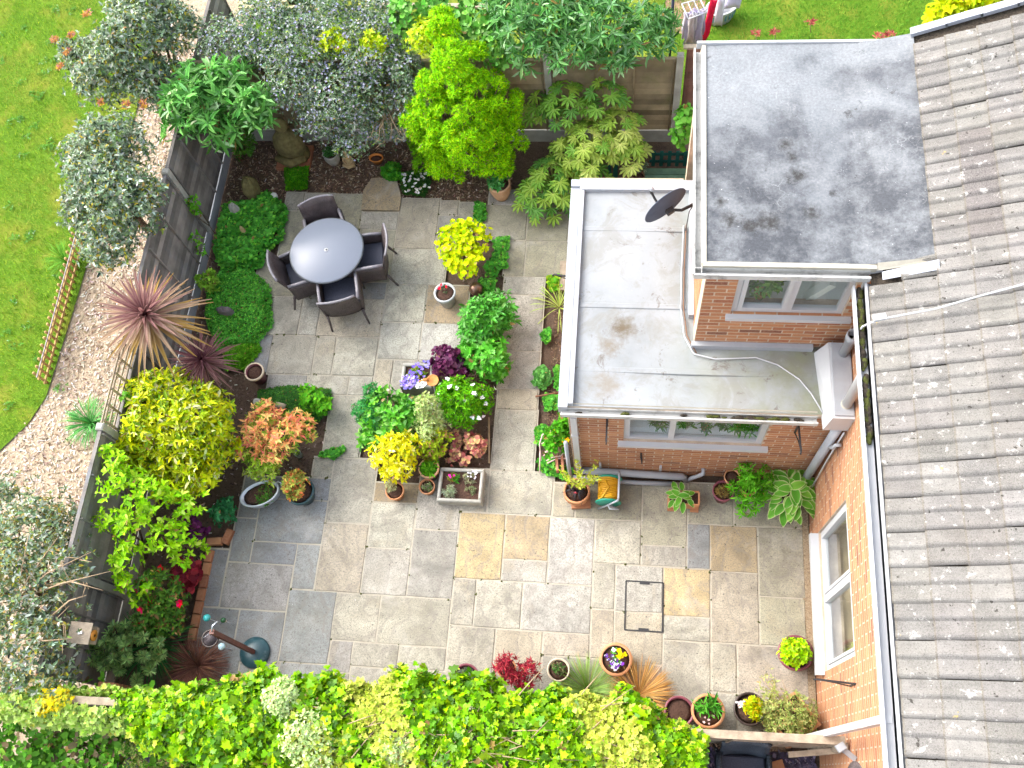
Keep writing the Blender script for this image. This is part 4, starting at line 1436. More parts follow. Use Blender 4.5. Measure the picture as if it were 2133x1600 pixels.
for (px, py, r, lb) in ((690, 88, 26, "small patch of yellow-green leaves showing through the blue-flowered shrub"), (880, 78, 42, "yellow-green leafy bush between the blue-flowered shrub and the golden conifer"), (775, 88, 18, "sliver of yellow-green leaves amid the blue flowers by the fence")):
    shrub("golden_euonymus", lb, "shrub", [E(px, py, 2.25, r, .2), E(px + r, py + 12, 2.2, r * .7, .2)], 240, 'whorl', .05, .028, EUO, M_GLOSS, 4, 5, 1.0, base=(P(px, py, 1.8).x, P(px, py, 1.8).y, 0), r0=.02, nb=3)

# golden conifer
CON = [(4, (0.22, 0.50, 0.004)), (3, (0.33, 0.60, 0.005)), (2, (0.14, 0.34, 0.006)), (1, (0.48, 0.62, 0.01)), (1, (0.07, 0.19, 0.006))]
lob = [E(925, 75, 2.5, 32, .3), E(945, 130, 2.4, 50, .35), E(950, 190, 2.1, 72, .4), E(900, 225, 1.8, 48, .35), E(1015, 200, 1.8, 62, .4), E(960, 260, 1.6, 90, .45), E(1040, 260, 1.3, 45, .35),
       E(890, 290, 1.2, 45, .35), E(1000, 310, 1.1, 70, .4), E(930, 320, .8, 55, .35), E(985, 125, 2.2, 35, .3), E(1050, 215, 1.5, 38, .3), E(1060, 285, 1.0, 38, .3), E(868, 250, 1.5, 36, .3), E(940, 340, .6, 50, .3), E(1020, 335, .7, 50, .3), E(905, 175, 2.0, 38, .3), E(920, 45, 2.5, 22, .25)]
bl = []
for (x, y, z, rx, ry, rz) in lob:
    for k in range(int(9 + 120 * rx * ry)):
        d = unit(RNG.normal(size=(1, 3)))[0]
        d[2] = abs(d[2]) * .9 - .2
        q = RNG.uniform(.06, .105)
        bl.append((x + d[0] * rx * .9, y + d[1] * ry * .9, z + d[2] * rz * .95, q, q, q * 1.1))
bl = np.array(bl)
t = thing("golden_conifer", "bright lime-green conifer with cloud-like tufts in the far bed", "tree", (P(960, 330).x, P(960, 330).y, 0))
L = Leaves()
p, nn = on_blobs(bl, 19000, .3, .75, .008)
whorls(L, 'blade', p, nn, 6, .045, .010, CON, .75, up=.5)
L.build("foliage", M_LEAF, t)
branches(t.location, bl, 14, .06, None, t)
t, bl = shrub("lime_shrub", "low lime-green shrub at the left foot of the golden conifer", "shrub", [E(880, 300, .6, 30, .3), E(895, 330, .4, 35, .25)], 500, 'whorl', .05, .02, [(3, (.13, .32, .02)), (2, (.2, .4, .03))], M_LEAF, 5, 6, r0=.02)

# buddleia beyond the far fence and climbers on it
lob = [E(1080, 60, 2.4, 70, .4), E(1160, 40, 2.4, 80, .45), E(1250, 50, 2.4, 75, .45), E(1330, 80, 2.2, 60, .4), E(1200, 100, 2.2, 65, .35), E(1100, 110, 2.1, 50, .35), E(1290, 110, 2.1, 45, .3), E(1380, 60, 2.2, 30, .25), E(1040, 20, 2.3, 50, .35)]
BUE = [(4, (0.10, 0.26, 0.07)), (3, (0.16, 0.34, 0.12)), (2, (0.24, 0.42, 0.20)), (1, (0.05, 0.14, 0.04)), (.6, (.35, .5, .3))]
shrub("butterfly_bush", "tall green bush with narrow leaves beyond the far fence", "shrub", lob, 1100, 'whorl', .125, .028, BUE, M_LEAF, 7, 7, 1.0, base=(-.6, 10.3, 0), r0=.05, nb=12, depth=.45)
lob = [E(860, 20, 2.3, 55, .3), E(930, 30, 2.0, 60, .3), E(1000, 50, 2.1, 60, .35), E(960, 90, 2.0, 50, .3), E(1030, 110, 2.0, 45, .3)]
shrub("rose_climber", "rounded-leaf climbing shrub on the far fence behind the conifer tip", "shrub", lob, 650, 'whorl', .065, .042, [(3, (.09, .25, .04)), (2, (.15, .36, .07)), (1, (.25, .45, .12))], M_GLOSS, 6, 5, 1.0, base=(-2.6, 9.8, 0), r0=.03, nb=8, tpl='round')

# fatsia: each leaf of its own
FAT = [(0.17, 0.36, 0.04), (0.26, 0.42, 0.05), (0.34, 0.47, 0.07), (0.10, 0.27, 0.04), (0.44, 0.53, 0.12)]
fat_mes = []
for vi, c in enumerate(FAT):
    for sz in range(2):
        vs, fs, co = [(0, 0, 0)], [], [(c[0] * 1.7, c[1] * 1.4, c[2] * 1.8)]
        nl = 8
        for k in range(nl):
            a = -2.15 + 4.3 * k / (nl - 1)
            ln = 1.0 - .28 * (abs(a) / 2.15) ** 1.5
            dx, dy = math.cos(a), math.sin(a)
            pts = [(.16, -.05, .00), (.45, -.13, .05), (.72, -.15, .03), (1.0, 0, -.10), (.72, .15, .03), (.45, .13, .05), (.16, .05, .0), (.55, 0, -.01)]
            b0 = len(vs)
            for (u, v, w) in pts:
                vs.append((dx * u * ln - dy * v * ln, dy * u * ln + dx * v * ln, w - .05 * u * u))
                q = .9 + .2 * random.random()
                co.append(mul(c, q * (1.25 if (u, v) == (.55, 0) else 1)))
            for j in range(6):
                fs.append((b0 + 7, b0 + j, b0 + j + 1))
            fs.append((b0 + 7, b0 + 6, 0))
            fs.append((b0 + 7, 0, b0))
        me = bpy.data.meshes.new("fatsia_leaf")
        me.from_pydata([Vector(v) for v in vs], [], fs)
        at = me.color_attributes.new("Col", 'FLOAT_COLOR', 'POINT')
        at.data.foreach_set("color", [x for q in co for x in (*q, 1)])
        me.materials.append(M_GLOSS)
        fat_mes.append(me)


def place_leaf(me, name, parent, p, axis, nrm, size):
    x = Vector(axis).normalized()
    y = Vector(nrm).cross(x).normalized()
    z = x.cross(y)
    M = Matrix((x, y, z)).transposed().to_4x4()
    o = bpy.data.objects.new(name, me)
    COL.objects.link(o)
    o.parent = parent
    o.matrix_parent_inverse = wmat(parent).inverted()
    o.matrix_basis = Matrix.Translation(p) @ M @ Matrix.Scale(size, 4)
    return o


def fatsia(label, spots, base):
    t = thing("fatsia", label, "shrub", base)
    st = MB()
    for (px, py, z, rp, n) in spots:
        c = P(px, py, z)
        hub = c - Vector((0, 0, .35))
        st.tube([base, base.lerp(hub, .5) + Vector((0, 0, .1)), hub], [.025, .02, .014], 6)
        s = (CH - z) / .93 / FPX
        for k in range(n):
            a = k * 2.4 + random.random()
            r = rp * s * math.sqrt((k + .6) / n)
            tilt = .25 + .5 * r / (rp * s)
            q = c + Vector((math.cos(a) * r, math.sin(a) * r, -.30 * (r / (rp * s)) ** 2 + random.uniform(-.10, .06)))
            out = Vector((math.cos(a), math.sin(a), -.35))
            nr = Vector((math.cos(a) * tilt, math.sin(a) * tilt, 1))
            nr += Vector((random.uniform(-.25, .25), random.uniform(-.25, .25), 0))
            me = fat_mes[(0 if py > 320 else 4) * 0 + random.choice([0, 1, 2, 3, 4, 5, 8, 9] if 230 < py < 330 else [0, 1, 2, 3, 6, 7])]
            place_leaf(me, "leaf", t, q, out, nr, random.uniform(.13, .19))
            if k % 2 == 0:
                st.tube([hub, q.lerp(hub, .4) + Vector((0, 0, .04)), q], .006, 5)
    st.build("stems", pmat("green_stem", (.25, .30, .06), .6, .2, 9, .1), t)
    return t


fatsia("large hand-leaved evergreen beside the flat roof corner in the far bed", [(1230, 280, 1.15, 72, 38), (1290, 245, 1.2, 55, 24), (1180, 190, 1.5, 62, 22), (1260, 180, 1.6, 50, 12), (1310, 300, .9, 45, 18), (1190, 300, .9, 48, 18), (1130, 200, 1.2, 45, 14)], Vector(P(1240, 330)))
fatsia("darker hand-leaved evergreen spreading over the paving by the white roof edge", [(1150, 350, .8, 64, 30), (1120, 390, .55, 52, 22), (1225, 350, .7, 48, 18), (1165, 415, .35, 32, 9)], Vector(P(1160, 370)))

# cordylines: each leaf of its own
strap = {}


def strap_mesh(key, cols):
    me = bpy.data.meshes.new("strap_leaf")
    n = 7
    vs, fs, co = [], [], []
    for i in range(n + 1):
        u = i / n
        w = .045 * (1 - abs(u - .35) / .72) if u > .35 else .045 * (.55 + .45 * u / .35)
        w = max(w, .002)
        z = -.22 * u * u
        for sdx in (-1, 0, 1):
            vs.append((u, sdx * w, z + (.014 if sdx else 0)))
            c0, c1, c2 = cols
            q = c0 if u < .5 else c1
            co.append(c2 if sdx and u > .1 else q)
        if i:
            a = (i - 1) * 3
            fs += [(a, a + 1, a + 4, a + 3), (a + 1, a + 2, a + 5, a + 4)]
    me.from_pydata(vs, [], fs)
    at = me.color_attributes.new("Col", 'FLOAT_COLOR', 'POINT')
    at.data.foreach_set("color", [x for q in co for x in (*q, 1)])
    me.materials.append(M_LEAF)
    return me


def cordyline(label, c, base, n, ln, sets, lo=-.25):
    t = thing("cordyline", label, "plant", base)
    c = Vector(c)
    MB().tube([base, Vector(base).lerp(c, .6), c - Vector((0, 0, .02))], [.05, .045, .04], 8).build("trunk", M_BARK, t)
    mes = [strap_mesh(i, s) for i, s in enumerate(sets)]
    for k in range(n):
        f = k / n
        el = lo + (1.35 - lo) * f ** 1.4          # old leaves hang, young ones stand
        a = k * 2.39996 + random.uniform(-.2, .2)
        d = Vector((math.cos(a) * math.cos(el), math.sin(a) * math.cos(el), math.sin(el)))
        nr = Vector((-math.cos(a) * math.sin(el), -math.sin(a) * math.sin(el), math.cos(el)))
        L = ln * (1.0 - .35 * f) * random.uniform(.85, 1.1)
        me = mes[min(len(mes) - 1, int(f * len(mes) + random.uniform(-.4, .4)))] if f > .05 else mes[0]
        o = place_leaf(me, "leaf", t, c + Vector((0, 0, .10 * f)), d, nr, L)
    return t


cordyline("large bronze spiky cordyline leaning over the left fence", P(310, 662, 2.0), P(330, 690, 0.0), 130, .82,
          [((.36, .22, .10), (.44, .27, .06), (.42, .29, .13)), ((.31, .17, .13), (.39, .25, .16), (.44, .33, .23)), ((.27, .12, .115), (.35, .20, .17), (.40, .27, .22)), ((.19, .07, .08), (.27, .12, .13), (.33, .19, .17))])
cordyline("smaller dark purple spiky cordyline below the bronze one", P(425, 755, 1.2), P(430, 765, 0.0), 85, .55,
          [((.16, .06, .07), (.24, .12, .12), (.30, .18, .15)), ((.12, .035, .05), (.19, .08, .09), (.24, .13, .12)), ((.09, .025, .04), (.14, .05, .07), (.18, .08, .09))])

# yellow-green shrub
AUC = [(4, (0.40, 0.46, 0.015)), (3, (0.30, 0.40, 0.015)), (2, (0.50, 0.52, 0.03)), (1.2, (0.13, 0.24, 0.015)), (1, (0.52, 0.55, 0.26))]
lob = [E(370, 880, 1.0, 112, .6), E(330, 840, 1.1, 75, .45), E(420, 860, 1.1, 75, .45), E(390, 950, .9, 85, .45), E(310, 930, .9, 70, .4), E(440, 930, .8, 60, .4), E(380, 1000, .6, 55, .35)]
shrub("spotted_laurel", "big rounded yellow-green shrub against the left fence", "shrub", lob, 3700, 'whorl', .078, .030, AUC, M_GLOSS, 9, 5, .95, fuzz=.012, base=(P(400, 950).x, P(400, 950).y, 0), r0=.05, nb=10, subk=(.25, .4), rim=None)
FRU = [(4, (0.22, 0.44, 0.025)), (3, (0.32, 0.52, 0.05)), (1.5, (0.13, 0.30, 0.02)), (.6, (.45, .6, .12))]
lob = [E(290, 1040, 1.5, 60, .35), E(255, 1000, 1.5, 40, .3), E(330, 1070, 1.3, 60, .35), E(300, 1110, 1.3, 50, .3), E(360, 1110, 1.1, 45, .3), E(390, 1145, .9, 35, .25), E(270, 1170, 1.2, 30, .25), E(285, 1220, 1.0, 32, .3), E(225, 1090, 1.3, 30, .2), E(410, 1050, 1.2, 22, .15), E(240, 955, 1.5, 28, .2)]
shrub("plum_sapling", "loose bright green leafy sapling below the yellow-green shrub", "shrub", lob, 760, 'whorl', .07, .036, FRU, M_LEAF, 7, 5, 1.0, base=(P(300, 1160).x, P(300, 1160).y, 0), r0=.03, nb=12, depth=.6)
ROS = [(4, (.06, .14, .025)), (2, (.10, .21, .03)), (1, (.16, .10, .04))]
lob = [E(330, 1230, .7, 45, .3), E(350, 1270, .55, 40, .25), E(320, 1280, .6, 35, .25)]
shrub("rose_bush", "low dark rose bush with red blooms beside the brick edging", "shrub", lob, 700, 'whorl', .05, .026, ROS, M_LEAF, 6, 5, 1.0, r0=.02, flower=[(11, .05, [(2, (.65, .01, .04)), (1, (.55, .02, .10))], 9)])
RED = [(3, (.22, .025, .04)), (2, (.32, .05, .06)), (1, (.13, .015, .03))]
shrub("heuchera", "dark red leafy clump beside the brick edging", "plant", [E(388, 1198, .25, 26, .14)], 60, 'whorl', .075, .06, RED, M_LEAF, 4, 5, 1.1, tpl='round', r0=0)
shrub("heuchera", "small purple leafy clump above the red one in the left bed", "plant", [E(400, 1105, .3, 26, .14)], 60, 'whorl', .06, .05, [(3, (.10, .02, .09)), (2, (.06, .015, .05))], M_LEAF, 4, 5, 1.1, tpl='round', r0=0)
shrub("sedum_clump", "bluish green fleshy clump beside the galvanised tub", "plant", [E(465, 1070, .22, 27, .16)], 130, 'whorl', .045, .03, [(3, (.035, .16, .06)), (2, (.06, .22, .09))], M_LEAF, 5, 6, 1.0, r0=0)
# spurge with bottle-brush shoots by the fence
t = thing("spurge", "grey-green bottle-brush spurge in the lower left corner", "plant", P(270, 1370))
L = Leaves()
st = MB()
for (px, py) in ((185, 1350), (215, 1340), (240, 1300), (255, 1330), (285, 1290), (235, 1370), (265, 1370), (300, 1365), (215, 1385), (245, 1400), (325, 1380), (285, 1420), (340, 1360), (200, 1365), (275, 1325), (225, 1320), (260, 1300), (300, 1330), (315, 1400), (260, 1345), (190, 1380), (235, 1345), (330, 1340)):
    c = P(px + random.uniform(-4, 4), py + random.uniform(-4, 4), random.uniform(.6, .8))
    ba = Vector(t.location) + Vector((random.uniform(-.1, .1), random.uniform(-.1, .1), 0))
    d = (c - ba).normalized()
    st.tube([ba, ba.lerp(c, .5), c], [.012, .011, .008], 5)
    m_ = 130
    u = RNG.random((m_, 1))
    pts = np.array(c) - np.array(d) * (.24 * u)
    rad = unit(np.cross(RNG.normal(size=(m_, 3)), np.array(d)))
    ax = unit(rad + np.array(d) * (.9 - .6 * u))
    L.add('leaf', pts, ax, np.tile(np.array(d), (m_, 1)), .095, .018, pick([(3, (.28, .42, .16)), (2, (.38, .52, .20)), (1.5, (.15, .26, .10))], m_))
L.build("foliage", M_LEAF, t)
st.build("stems", M_BARK, t)


def tuft(name, label, c, n, ln, pal, lean=(.2, 1.3), w=.006, mat=None, parent=None, grp=None):
    t = parent or thing(name, label, "grass", c, group=grp)
    c = np.array(c)
    L = Leaves()
    a = RNG.random(n) * 6.283
    el = RNG.uniform(*lean, n)
    d = np.stack([np.cos(a) * np.cos(el), np.sin(a) * np.cos(el), np.sin(el)], 1)
    nr = np.stack([-np.cos(a) * np.sin(el), -np.sin(a) * np.sin(el), np.cos(el)], 1)
    p0 = c + np.stack([np.cos(a), np.sin(a), 0 * a], 1) * (RNG.random((n, 1)) * ln * .12)
    l1 = ln * RNG.uniform(.45, .6, n)
    col = pick(pal, n)
    L.add('strap', p0, d, nr, l1 * 1.15, w, col)
    tip = p0 + d * l1[:, None]
    d2 = unit(d + np.array([0, 0, -.55]))
    L.add('strap', tip, d2, nr, l1, w, col * 1.08)
    L.build("blades", mat or M_DULL, t)
    return t


tuft("green_sedge", "dark green grassy tuft between spurge and brick edging", P(325, 1345), 320, .55, [(3, (.03, .11, .03)), (2, (.05, .16, .05))], (.3, 1.3), .012)
tuft("brown_sedge", "dark brown wispy sedge beside the parasol base", P(415, 1388), 750, .42, [(3, (.13, .06, .045)), (2, (.20, .10, .07)), (1, (.08, .035, .03))], (.05, 1.2), .005)
tuft("orange_sedge", "orange-brown wispy sedge below the pansy pot", P(1330, 1450), 700, .45, [(3, (.36, .20, .07)), (2, (.46, .30, .14)), (1, (.25, .12, .03))], (.1, 1.2), .005)
tuft("green_grass_tuft", "pale green wispy grass tuft between cream pot and pansy pot", P(1225, 1440), 520, .42, [(3, (.14, .24, .05)), (2, (.24, .32, .12))], (.1, 1.2), .005)
tuft("grass_tuft", "spiky green tuft on the lawn side of the picket edging", P(140, 545), 120, .35, [(3, (.07, .20, .02)), (2, (.12, .28, .04))], (.2, 1.2), .007)
tuft("bluebell_tuft", "green bulb leaves in the wood chips beside the left fence", P(195, 885), 160, .40, [(3, (.06, .20, .05)), (2, (.10, .28, .08))], (.2, 1.2), .012)
tuft("iris_leaves", "thin yellowing iris leaves lying across the soil by the kitchen", P(1165, 640), 26, .40, [(2, (.30, .36, .10)), (1, (.22, .32, .06))], (.05, .4), .012)

# ground cover mats
MAT1 = [(4, (.07, .27, .04)), (3, (.11, .37, .06)), (1.6, (.19, .48, .07)), (.7, (.035, .14, .025))]


def mat_of(label, poly, n, ln, wd, pal, h, name="ground_cover", tpl='leaf', k=5, mat=None):
    pts = [P(*q) for q in poly]
    xs, ys = [p.x for p in pts], [p.y for p in pts]
    t = thing(name, label, "ground cover", ((min(xs) + max(xs)) / 2, (min(ys) + max(ys)) / 2, 0))
    q = np.stack([RNG.uniform(min(xs), max(xs), n * 2), RNG.uniform(min(ys), max(ys), n * 2)], 1)
    ins = np.zeros(len(q), bool)
    dmin = np.full(len(q), 9.)
    for i in range(len(pts)):
        a, b_ = pts[i], pts[i - 1]
        cond = ((a.y > q[:, 1]) != (b_.y > q[:, 1])) & (q[:, 0] < (b_.x - a.x) * (q[:, 1] - a.y) / (b_.y - a.y + 1e-9) + a.x)
        ins ^= cond
        e = np.array([b_.x - a.x, b_.y - a.y])
        tt = np.clip(((q - [a.x, a.y]) @ e) / (e @ e), 0, 1)
        dmin = np.minimum(dmin, np.linalg.norm(q - ([a.x, a.y] + tt[:, None] * e), axis=1))
    q, dm = q[ins], dmin[ins]
    lump = .5 + .5 * np.sin(q[:, 0] * 9 + 2 * np.sin(q[:, 1] * 7)) * np.sin(q[:, 1] * 11)
    z = h * np.clip(dm / .12, .25, 1) * (.65 + .35 * lump) * RNG.uniform(.7, 1.05, len(q))
    L = Leaves()
    whorls(L, tpl, np.column_stack([q, z]), np.tile([0, 0, 1.], (len(q), 1)), k, ln, wd, pal, 1.1)
    L.build("foliage", mat or M_LEAF, t)
    return t


mat_of("lush green leafy mat left of the garden table", [(470, 430), (520, 425), (560, 405), (598, 440), (590, 500), (560, 530), (540, 560), (470, 575), (450, 520)], 900, .06, .042, MAT1, .22, "deadnettle_mat")
mat_of("fine dark green mat with a stone on it below the leafy mat", [(455, 575), (520, 560), (565, 600), (570, 680), (530, 730), (455, 740), (430, 660), (435, 600)], 2600, .028, .016, MAT1, .20, "thyme_mat", 'quad')
mat_of("brighter green mat edge beside the empty cream-rimmed pot", [(470, 720), (530, 705), (545, 730), (510, 770), (470, 770)], 500, .04, .024, [(3, (.08, .24, .02)), (2, (.13, .32, .03))], .14)
mat_of("dark green fine-leaved mat behind the orange shrub", [(540, 815), (600, 805), (690, 812), (690, 850), (655, 890), (600, 880), (540, 840)], 1600, .028, .014, [(4, (.035, .12, .025)), (2, (.07, .20, .03))], .12, tpl='quad')
mat_of("small square cushion of bright green leaves in the bark mulch", [(594, 352), (642, 350), (640, 395), (598, 397)], 700, .028, .02, [(3, (.05, .20, .015)), (2, (.10, .30, .02))], .10, "cushion_plant", 'quad')
mat_of("dark mat of white-flowered candytuft beside the bark mulch", [(835, 365), (880, 352), (897, 380), (885, 410), (840, 405)], 700, .035, .012, [(4, (.03, .09, .02)), (2, (.06, .15, .03))], .12, "candytuft")
t = thing("candytuft_flowers", "scattered white flower heads on the dark candytuft", "flowers", P(865, 382))
L = Leaves()
p = np.array([P(random.uniform(838, 895), random.uniform(355, 402), .15) for i in range(34)])
whorls(L, 'round', p, np.tile([0, 0, 1.], (34, 1)), 6, .024, .02, [(1, (.6, .6, .58))], 1.1)
L.build("flowers", M_DULL, t)["kind"] = "stuff"
for (poly, lb, pal) in (
        ([(812, 340), (832, 345), (840, 375), (820, 380), (795, 365)], "small bright leafy clump left of the candytuft", [(2, (.06, .24, .03)), (1, (.12, .34, .04))]),
        ([(992, 425), (1010, 430), (1008, 462), (990, 465)], "small weedy clump in the slot of soil by the path", MAT1),
        ([(1030, 500), (1060, 495), (1055, 560), (1015, 590), (1010, 555), (1030, 535)], "green leafy clump right of the lime-yellow spurge", MAT1),
        ([(1000, 585), (1030, 588), (1025, 610), (1002, 612)], "tiny green clump behind the bronze ball", MAT1),
        ([(1115, 770), (1140, 768), (1148, 795), (1130, 812), (1113, 800)], "round leafy clump in the soil strip by the kitchen", [(3, (.09, .26, .06)), (2, (.15, .36, .10))]),
        ([(1145, 580), (1165, 578), (1168, 602), (1145, 605)], "yellow-green weed at the top of the soil strip by the kitchen", [(2, (.12, .34, .03)), (1, (.3, .4, .05))]),
        ([(1135, 825), (1155, 825), (1160, 850), (1140, 855)], "small weed in the soil strip below the round clump", MAT1),
        ([(1158, 770), (1172, 765), (1170, 810), (1160, 810)], "weed tucked against the kitchen wall", MAT1),
        ([(1130, 700), (1145, 690), (1140, 715)], "little weed near the edge of the path", MAT1),
        ([(1120, 960), (1150, 955), (1200, 985), (1180, 1000), (1130, 985)], "leafy weeds under the pink metal plant support", MAT1),
        ([(1118, 895), (1135, 890), (1135, 920), (1120, 925)], "weed beside the path below the yellow poppies", MAT1),
        ([(690, 940), (720, 935), (700, 955), (665, 950)], "line of small weeds in the paving joint", MAT1)):
    mat_of(lb, poly, 90, .045, .034, pal, .14, "weed_clump", 'round')

# orange pieris
PIE = [(5, (.78, .36, .17)), (2, (.72, .23, .16)), (2, (.70, .48, .18)), (1, (.5, .5, .16))]
lob = [E(555, 865, .7, 28, .2), E(540, 895, .75, 36, .2), E(590, 905, .7, 40, .22), E(525, 930, .6, 30, .2), E(570, 935, .65, 36, .2), E(620, 880, .65, 30, .18), E(635, 895, .6, 22, .15)]
t, bl = shrub("pieris", "salmon-orange leaved shrub in the left bed", "shrub", lob, 330, 'whorl', .065, .022, PIE, M_LEAF, 6, 8, 1.1, base=(P(570, 930).x, P(570, 930).y, 0), r0=.025, nb=9, subk=(.3, .5), depth=.2)
L = Leaves()
p, nn = on_blobs(bl, 420, .5)
p[:, 2] -= .07
whorls(L, 'leaf', p, nn, 6, .06, .02, [(3, (.22, .34, .05)), (2, (.34, .42, .08)), (1, (.09, .2, .03))], 1.0)
p, nn = on_blobs(blobs_of([E(545, 965, .5, 28, .18), E(560, 985, .45, 22, .15)], 5), 170, .3)
whorls(L, 'leaf', p, nn, 6, .06, .022, [(3, (.26, .40, .05)), (2, (.40, .48, .12))], 1.0)
L.build("green_foliage", M_LEAF, t)

# centre bed
shrub("lime_spurge", "mound of vivid lime-yellow spurge heads near the path", "plant", [E(950, 510, .5, 42, .25), E(985, 500, .5, 38, .25), E(970, 545, .45, 38, .22), E(940, 545, .4, 22, .15), E(960, 478, .5, 22, .18)], 620, 'whorl', .042, .036, [(4, (.50, .62, .01)), (3, (.58, .66, .02)), (1, (.34, .52, .02)), (.15, (.6, .4, .2))], M_LEAF, 9, 6, 1.0, tpl='round', r0=.02, subk=(.25, .4))
shrub("hellebore", "mid green bushy plant with a few pale flowers right of the patio slabs", "plant", [E(1000, 665, .4, 42, .28), E(1030, 650, .35, 40, .22), E(1045, 680, .3, 25, .2), E(990, 690, .4, 30, .25)], 440, 'whorl', .085, .034, [(4, (.06, .24, .03)), (3, (.10, .32, .05)), (1, (.20, .42, .14))], M_GLOSS, 6, 6, 1.0, r0=.02, flower=[(5, .03, [(1, (.75, .78, .8))], 6)])
shrub("cranesbill", "bright green leafy mound with one yellow flower below the bushy plant", "plant", [E(1015, 750, .35, 42, .25), E(980, 740, .3, 28, .18), E(1035, 765, .3, 25, .2)], 420, 'whorl', .075, .045, [(4, (.07, .28, .03)), (3, (.12, .36, .05)), (1, (.2, .45, .12))], M_LEAF, 6, 5, 1.0, tpl='ivy', r0=.02, flower=[(2, .035, [(1, (.8, .55, .01))], 8)])
shrub("purple_heuchera", "dark purple leafy mound behind the flower trough", "plant", [E(935, 765, .35, 32, .2), E(925, 750, .4, 26, .18), E(950, 785, .3, 22, .15)], 260, 'whorl', .055, .045, [(4, (.075, .015, .05)), (2, (.13, .035, .085)), (1, (.20, .09, .15))], M_LEAF, 6, 5, 1.0, tpl='round', r0=.015)
shrub("white_flowered_mound", "rounded bright green mound dotted with white flowers", "plant", [E(965, 835, .4, 50, .32), E(940, 830, .35, 32, .22), E(990, 850, .35, 30, .22)], 1500, 'whorl', .04, .016, [(4, (.08, .27, .015)), (3, (.14, .36, .02)), (1, (.04, .14, .01))], M_LEAF, 8, 6, 1.0, r0=.02, flower=[(34, .034, [(1, (.82, .80, .80)), (.5, (.8, .72, .75))], 8)])
shrub("mint_clump", "lush green mint-like clump at the left of the centre bed", "plant", [E(805, 855, .4, 45, .28), E(785, 865, .4, 35, .25), E(830, 890, .4, 45, .28), E(850, 860, .35, 35, .22), E(790, 905, .3, 35, .2)], 620, 'whorl', .075, .045, [(4, (.08, .29, .03)), (3, (.14, .38, .05)), (1, (.25, .48, .13)), (1, (.03, .12, .02))], M_GLOSS, 8, 5, 1.0, r0=.02)
shrub("fern_clump", "finer dark green clump beside the mint at the paving edge", "plant", [E(775, 860, .45, 35, .25), E(785, 835, .4, 28, .22)], 620, 'whorl', .04, .014, [(3, (.04, .20, .05)), (2, (.07, .28, .08))], M_LEAF, 6, 6, 1.0, r0=.015)
shrub("pale_variegated_shrub", "pale cream-green fine-leaved shrub in the middle of the centre bed", "shrub", [E(895, 850, .55, 25, .3), E(890, 890, .45, 32, .25), E(905, 880, .4, 28, .22)], 900, 'whorl', .035, .016, [(3, (.42, .50, .22)), (2, (.32, .42, .14)), (1, (.52, .58, .32))], M_LEAF, 7, 6, 1.0, r0=.02)
shrub("bronze_green_shrub", "yellow-green shrub with brown flecks above the small pots", "shrub", [E(905, 925, .35, 30, .2), E(890, 935, .3, 25, .18)], 360, 'whorl', .045, .02, [(3, (.22, .32, .03)), (2, (.32, .38, .04)), (1.2, (.24, .13, .06))], M_LEAF, 6, 6, 1.0, r0=.015)
shrub("golden_choisya", "bright yellow leaved shrub above the small terracotta pot", "shrub", [E(825, 950, .5, 42, .26), E(850, 930, .5, 30, .22), E(800, 945, .4, 28, .2), E(825, 980, .4, 30, .2)], 330, 'whorl', .062, .026, [(4, (.72, .66, .05)), (3, (.62, .60, .05)), (1, (.80, .76, .30)), (.8, (.3, .4, .03))], M_GLOSS, 7, 6, 1.05, base=(P(830, 975).x, P(830, 975).y, 0), r0=.02, subk=(.28, .45))
shrub("pink_heuchera", "low dusty pink and cream leafy clump beside the large stone trough", "plant", [E(970, 935, .18, 34, .1), E(990, 925, .2, 22, .1), E(950, 945, .15, 20, .08)], 170, 'whorl', .042, .036, [(3, (.38, .16, .13)), (2, (.46, .32, .16)), (1, (.28, .08, .08))], M_DULL, 5, 5, 1.1, tpl='round', r0=0)
shrub("yellow_poppies", "leafy clump of yellow poppies against the kitchen corner", "plant", [E(1165, 905, .3, 24, .2), E(1175, 885, .3, 18, .18), E(1160, 930, .25, 20, .15)], 190, 'whorl', .06, .04, [(3, (.06, .24, .02)), (2, (.10, .34, .03))], M_LEAF, 5, 5, 1.0, tpl='ivy', r0=.012, flower=[(12, .035, [(1, (.85, .50, .005))], 8)])
shrub("green_weed_bush", "little bright green bush beside the small upright log in the left bed", "plant", [E(650, 830, .25, 26, .15), E(672, 845, .25, 20, .14)], 150, 'whorl', .055, .034, [(3, (.10, .34, .03)), (2, (.17, .42, .04))], M_LEAF, 5, 5, 1.0, r0=0)
shrub("low_bush", "small light green bush at the foot of the left fence beside the mat", "plant", [E(437, 590, .3, 20, .22)], 150, 'whorl', .05, .028, [(3, (.15, .30, .04)), (2, (.22, .38, .06))], M_LEAF, 5, 5, 1.0, r0=.01)
shrub("wall_climber", "sprig of climbing leaves on the red-brown fence panel", "plant", [E(1425, 265, 1.2, 22, .25), E(1418, 290, 1.0, 18, .2), E(1432, 240, 1.3, 14, .2)], 90, 'whorl', .07, .05, [(3, (.10, .28, .04)), (2, (.16, .38, .07))], M_LEAF, 4, 4, 1.0, r0=.012, base=(P(1425, 330).x, P(1425, 330).y, 0), tpl='round')
shrub("golden_tree", "yellow-leaved bush beyond the far end of the tiled roof", "tree", [E(2000, 20, 2.4, 60, .5), E(1960, 40, 2.0, 30, .3), E(2060, 5, 2.6, 60, .5)], 900, 'whorl', .07, .045, [(3, (.42, .48, .02)), (2, (.30, .42, .02)), (1, (.55, .55, .05))], M_LEAF, 7, 5, 1.0, base=(5.2, 10.8, 0), r0=.05)
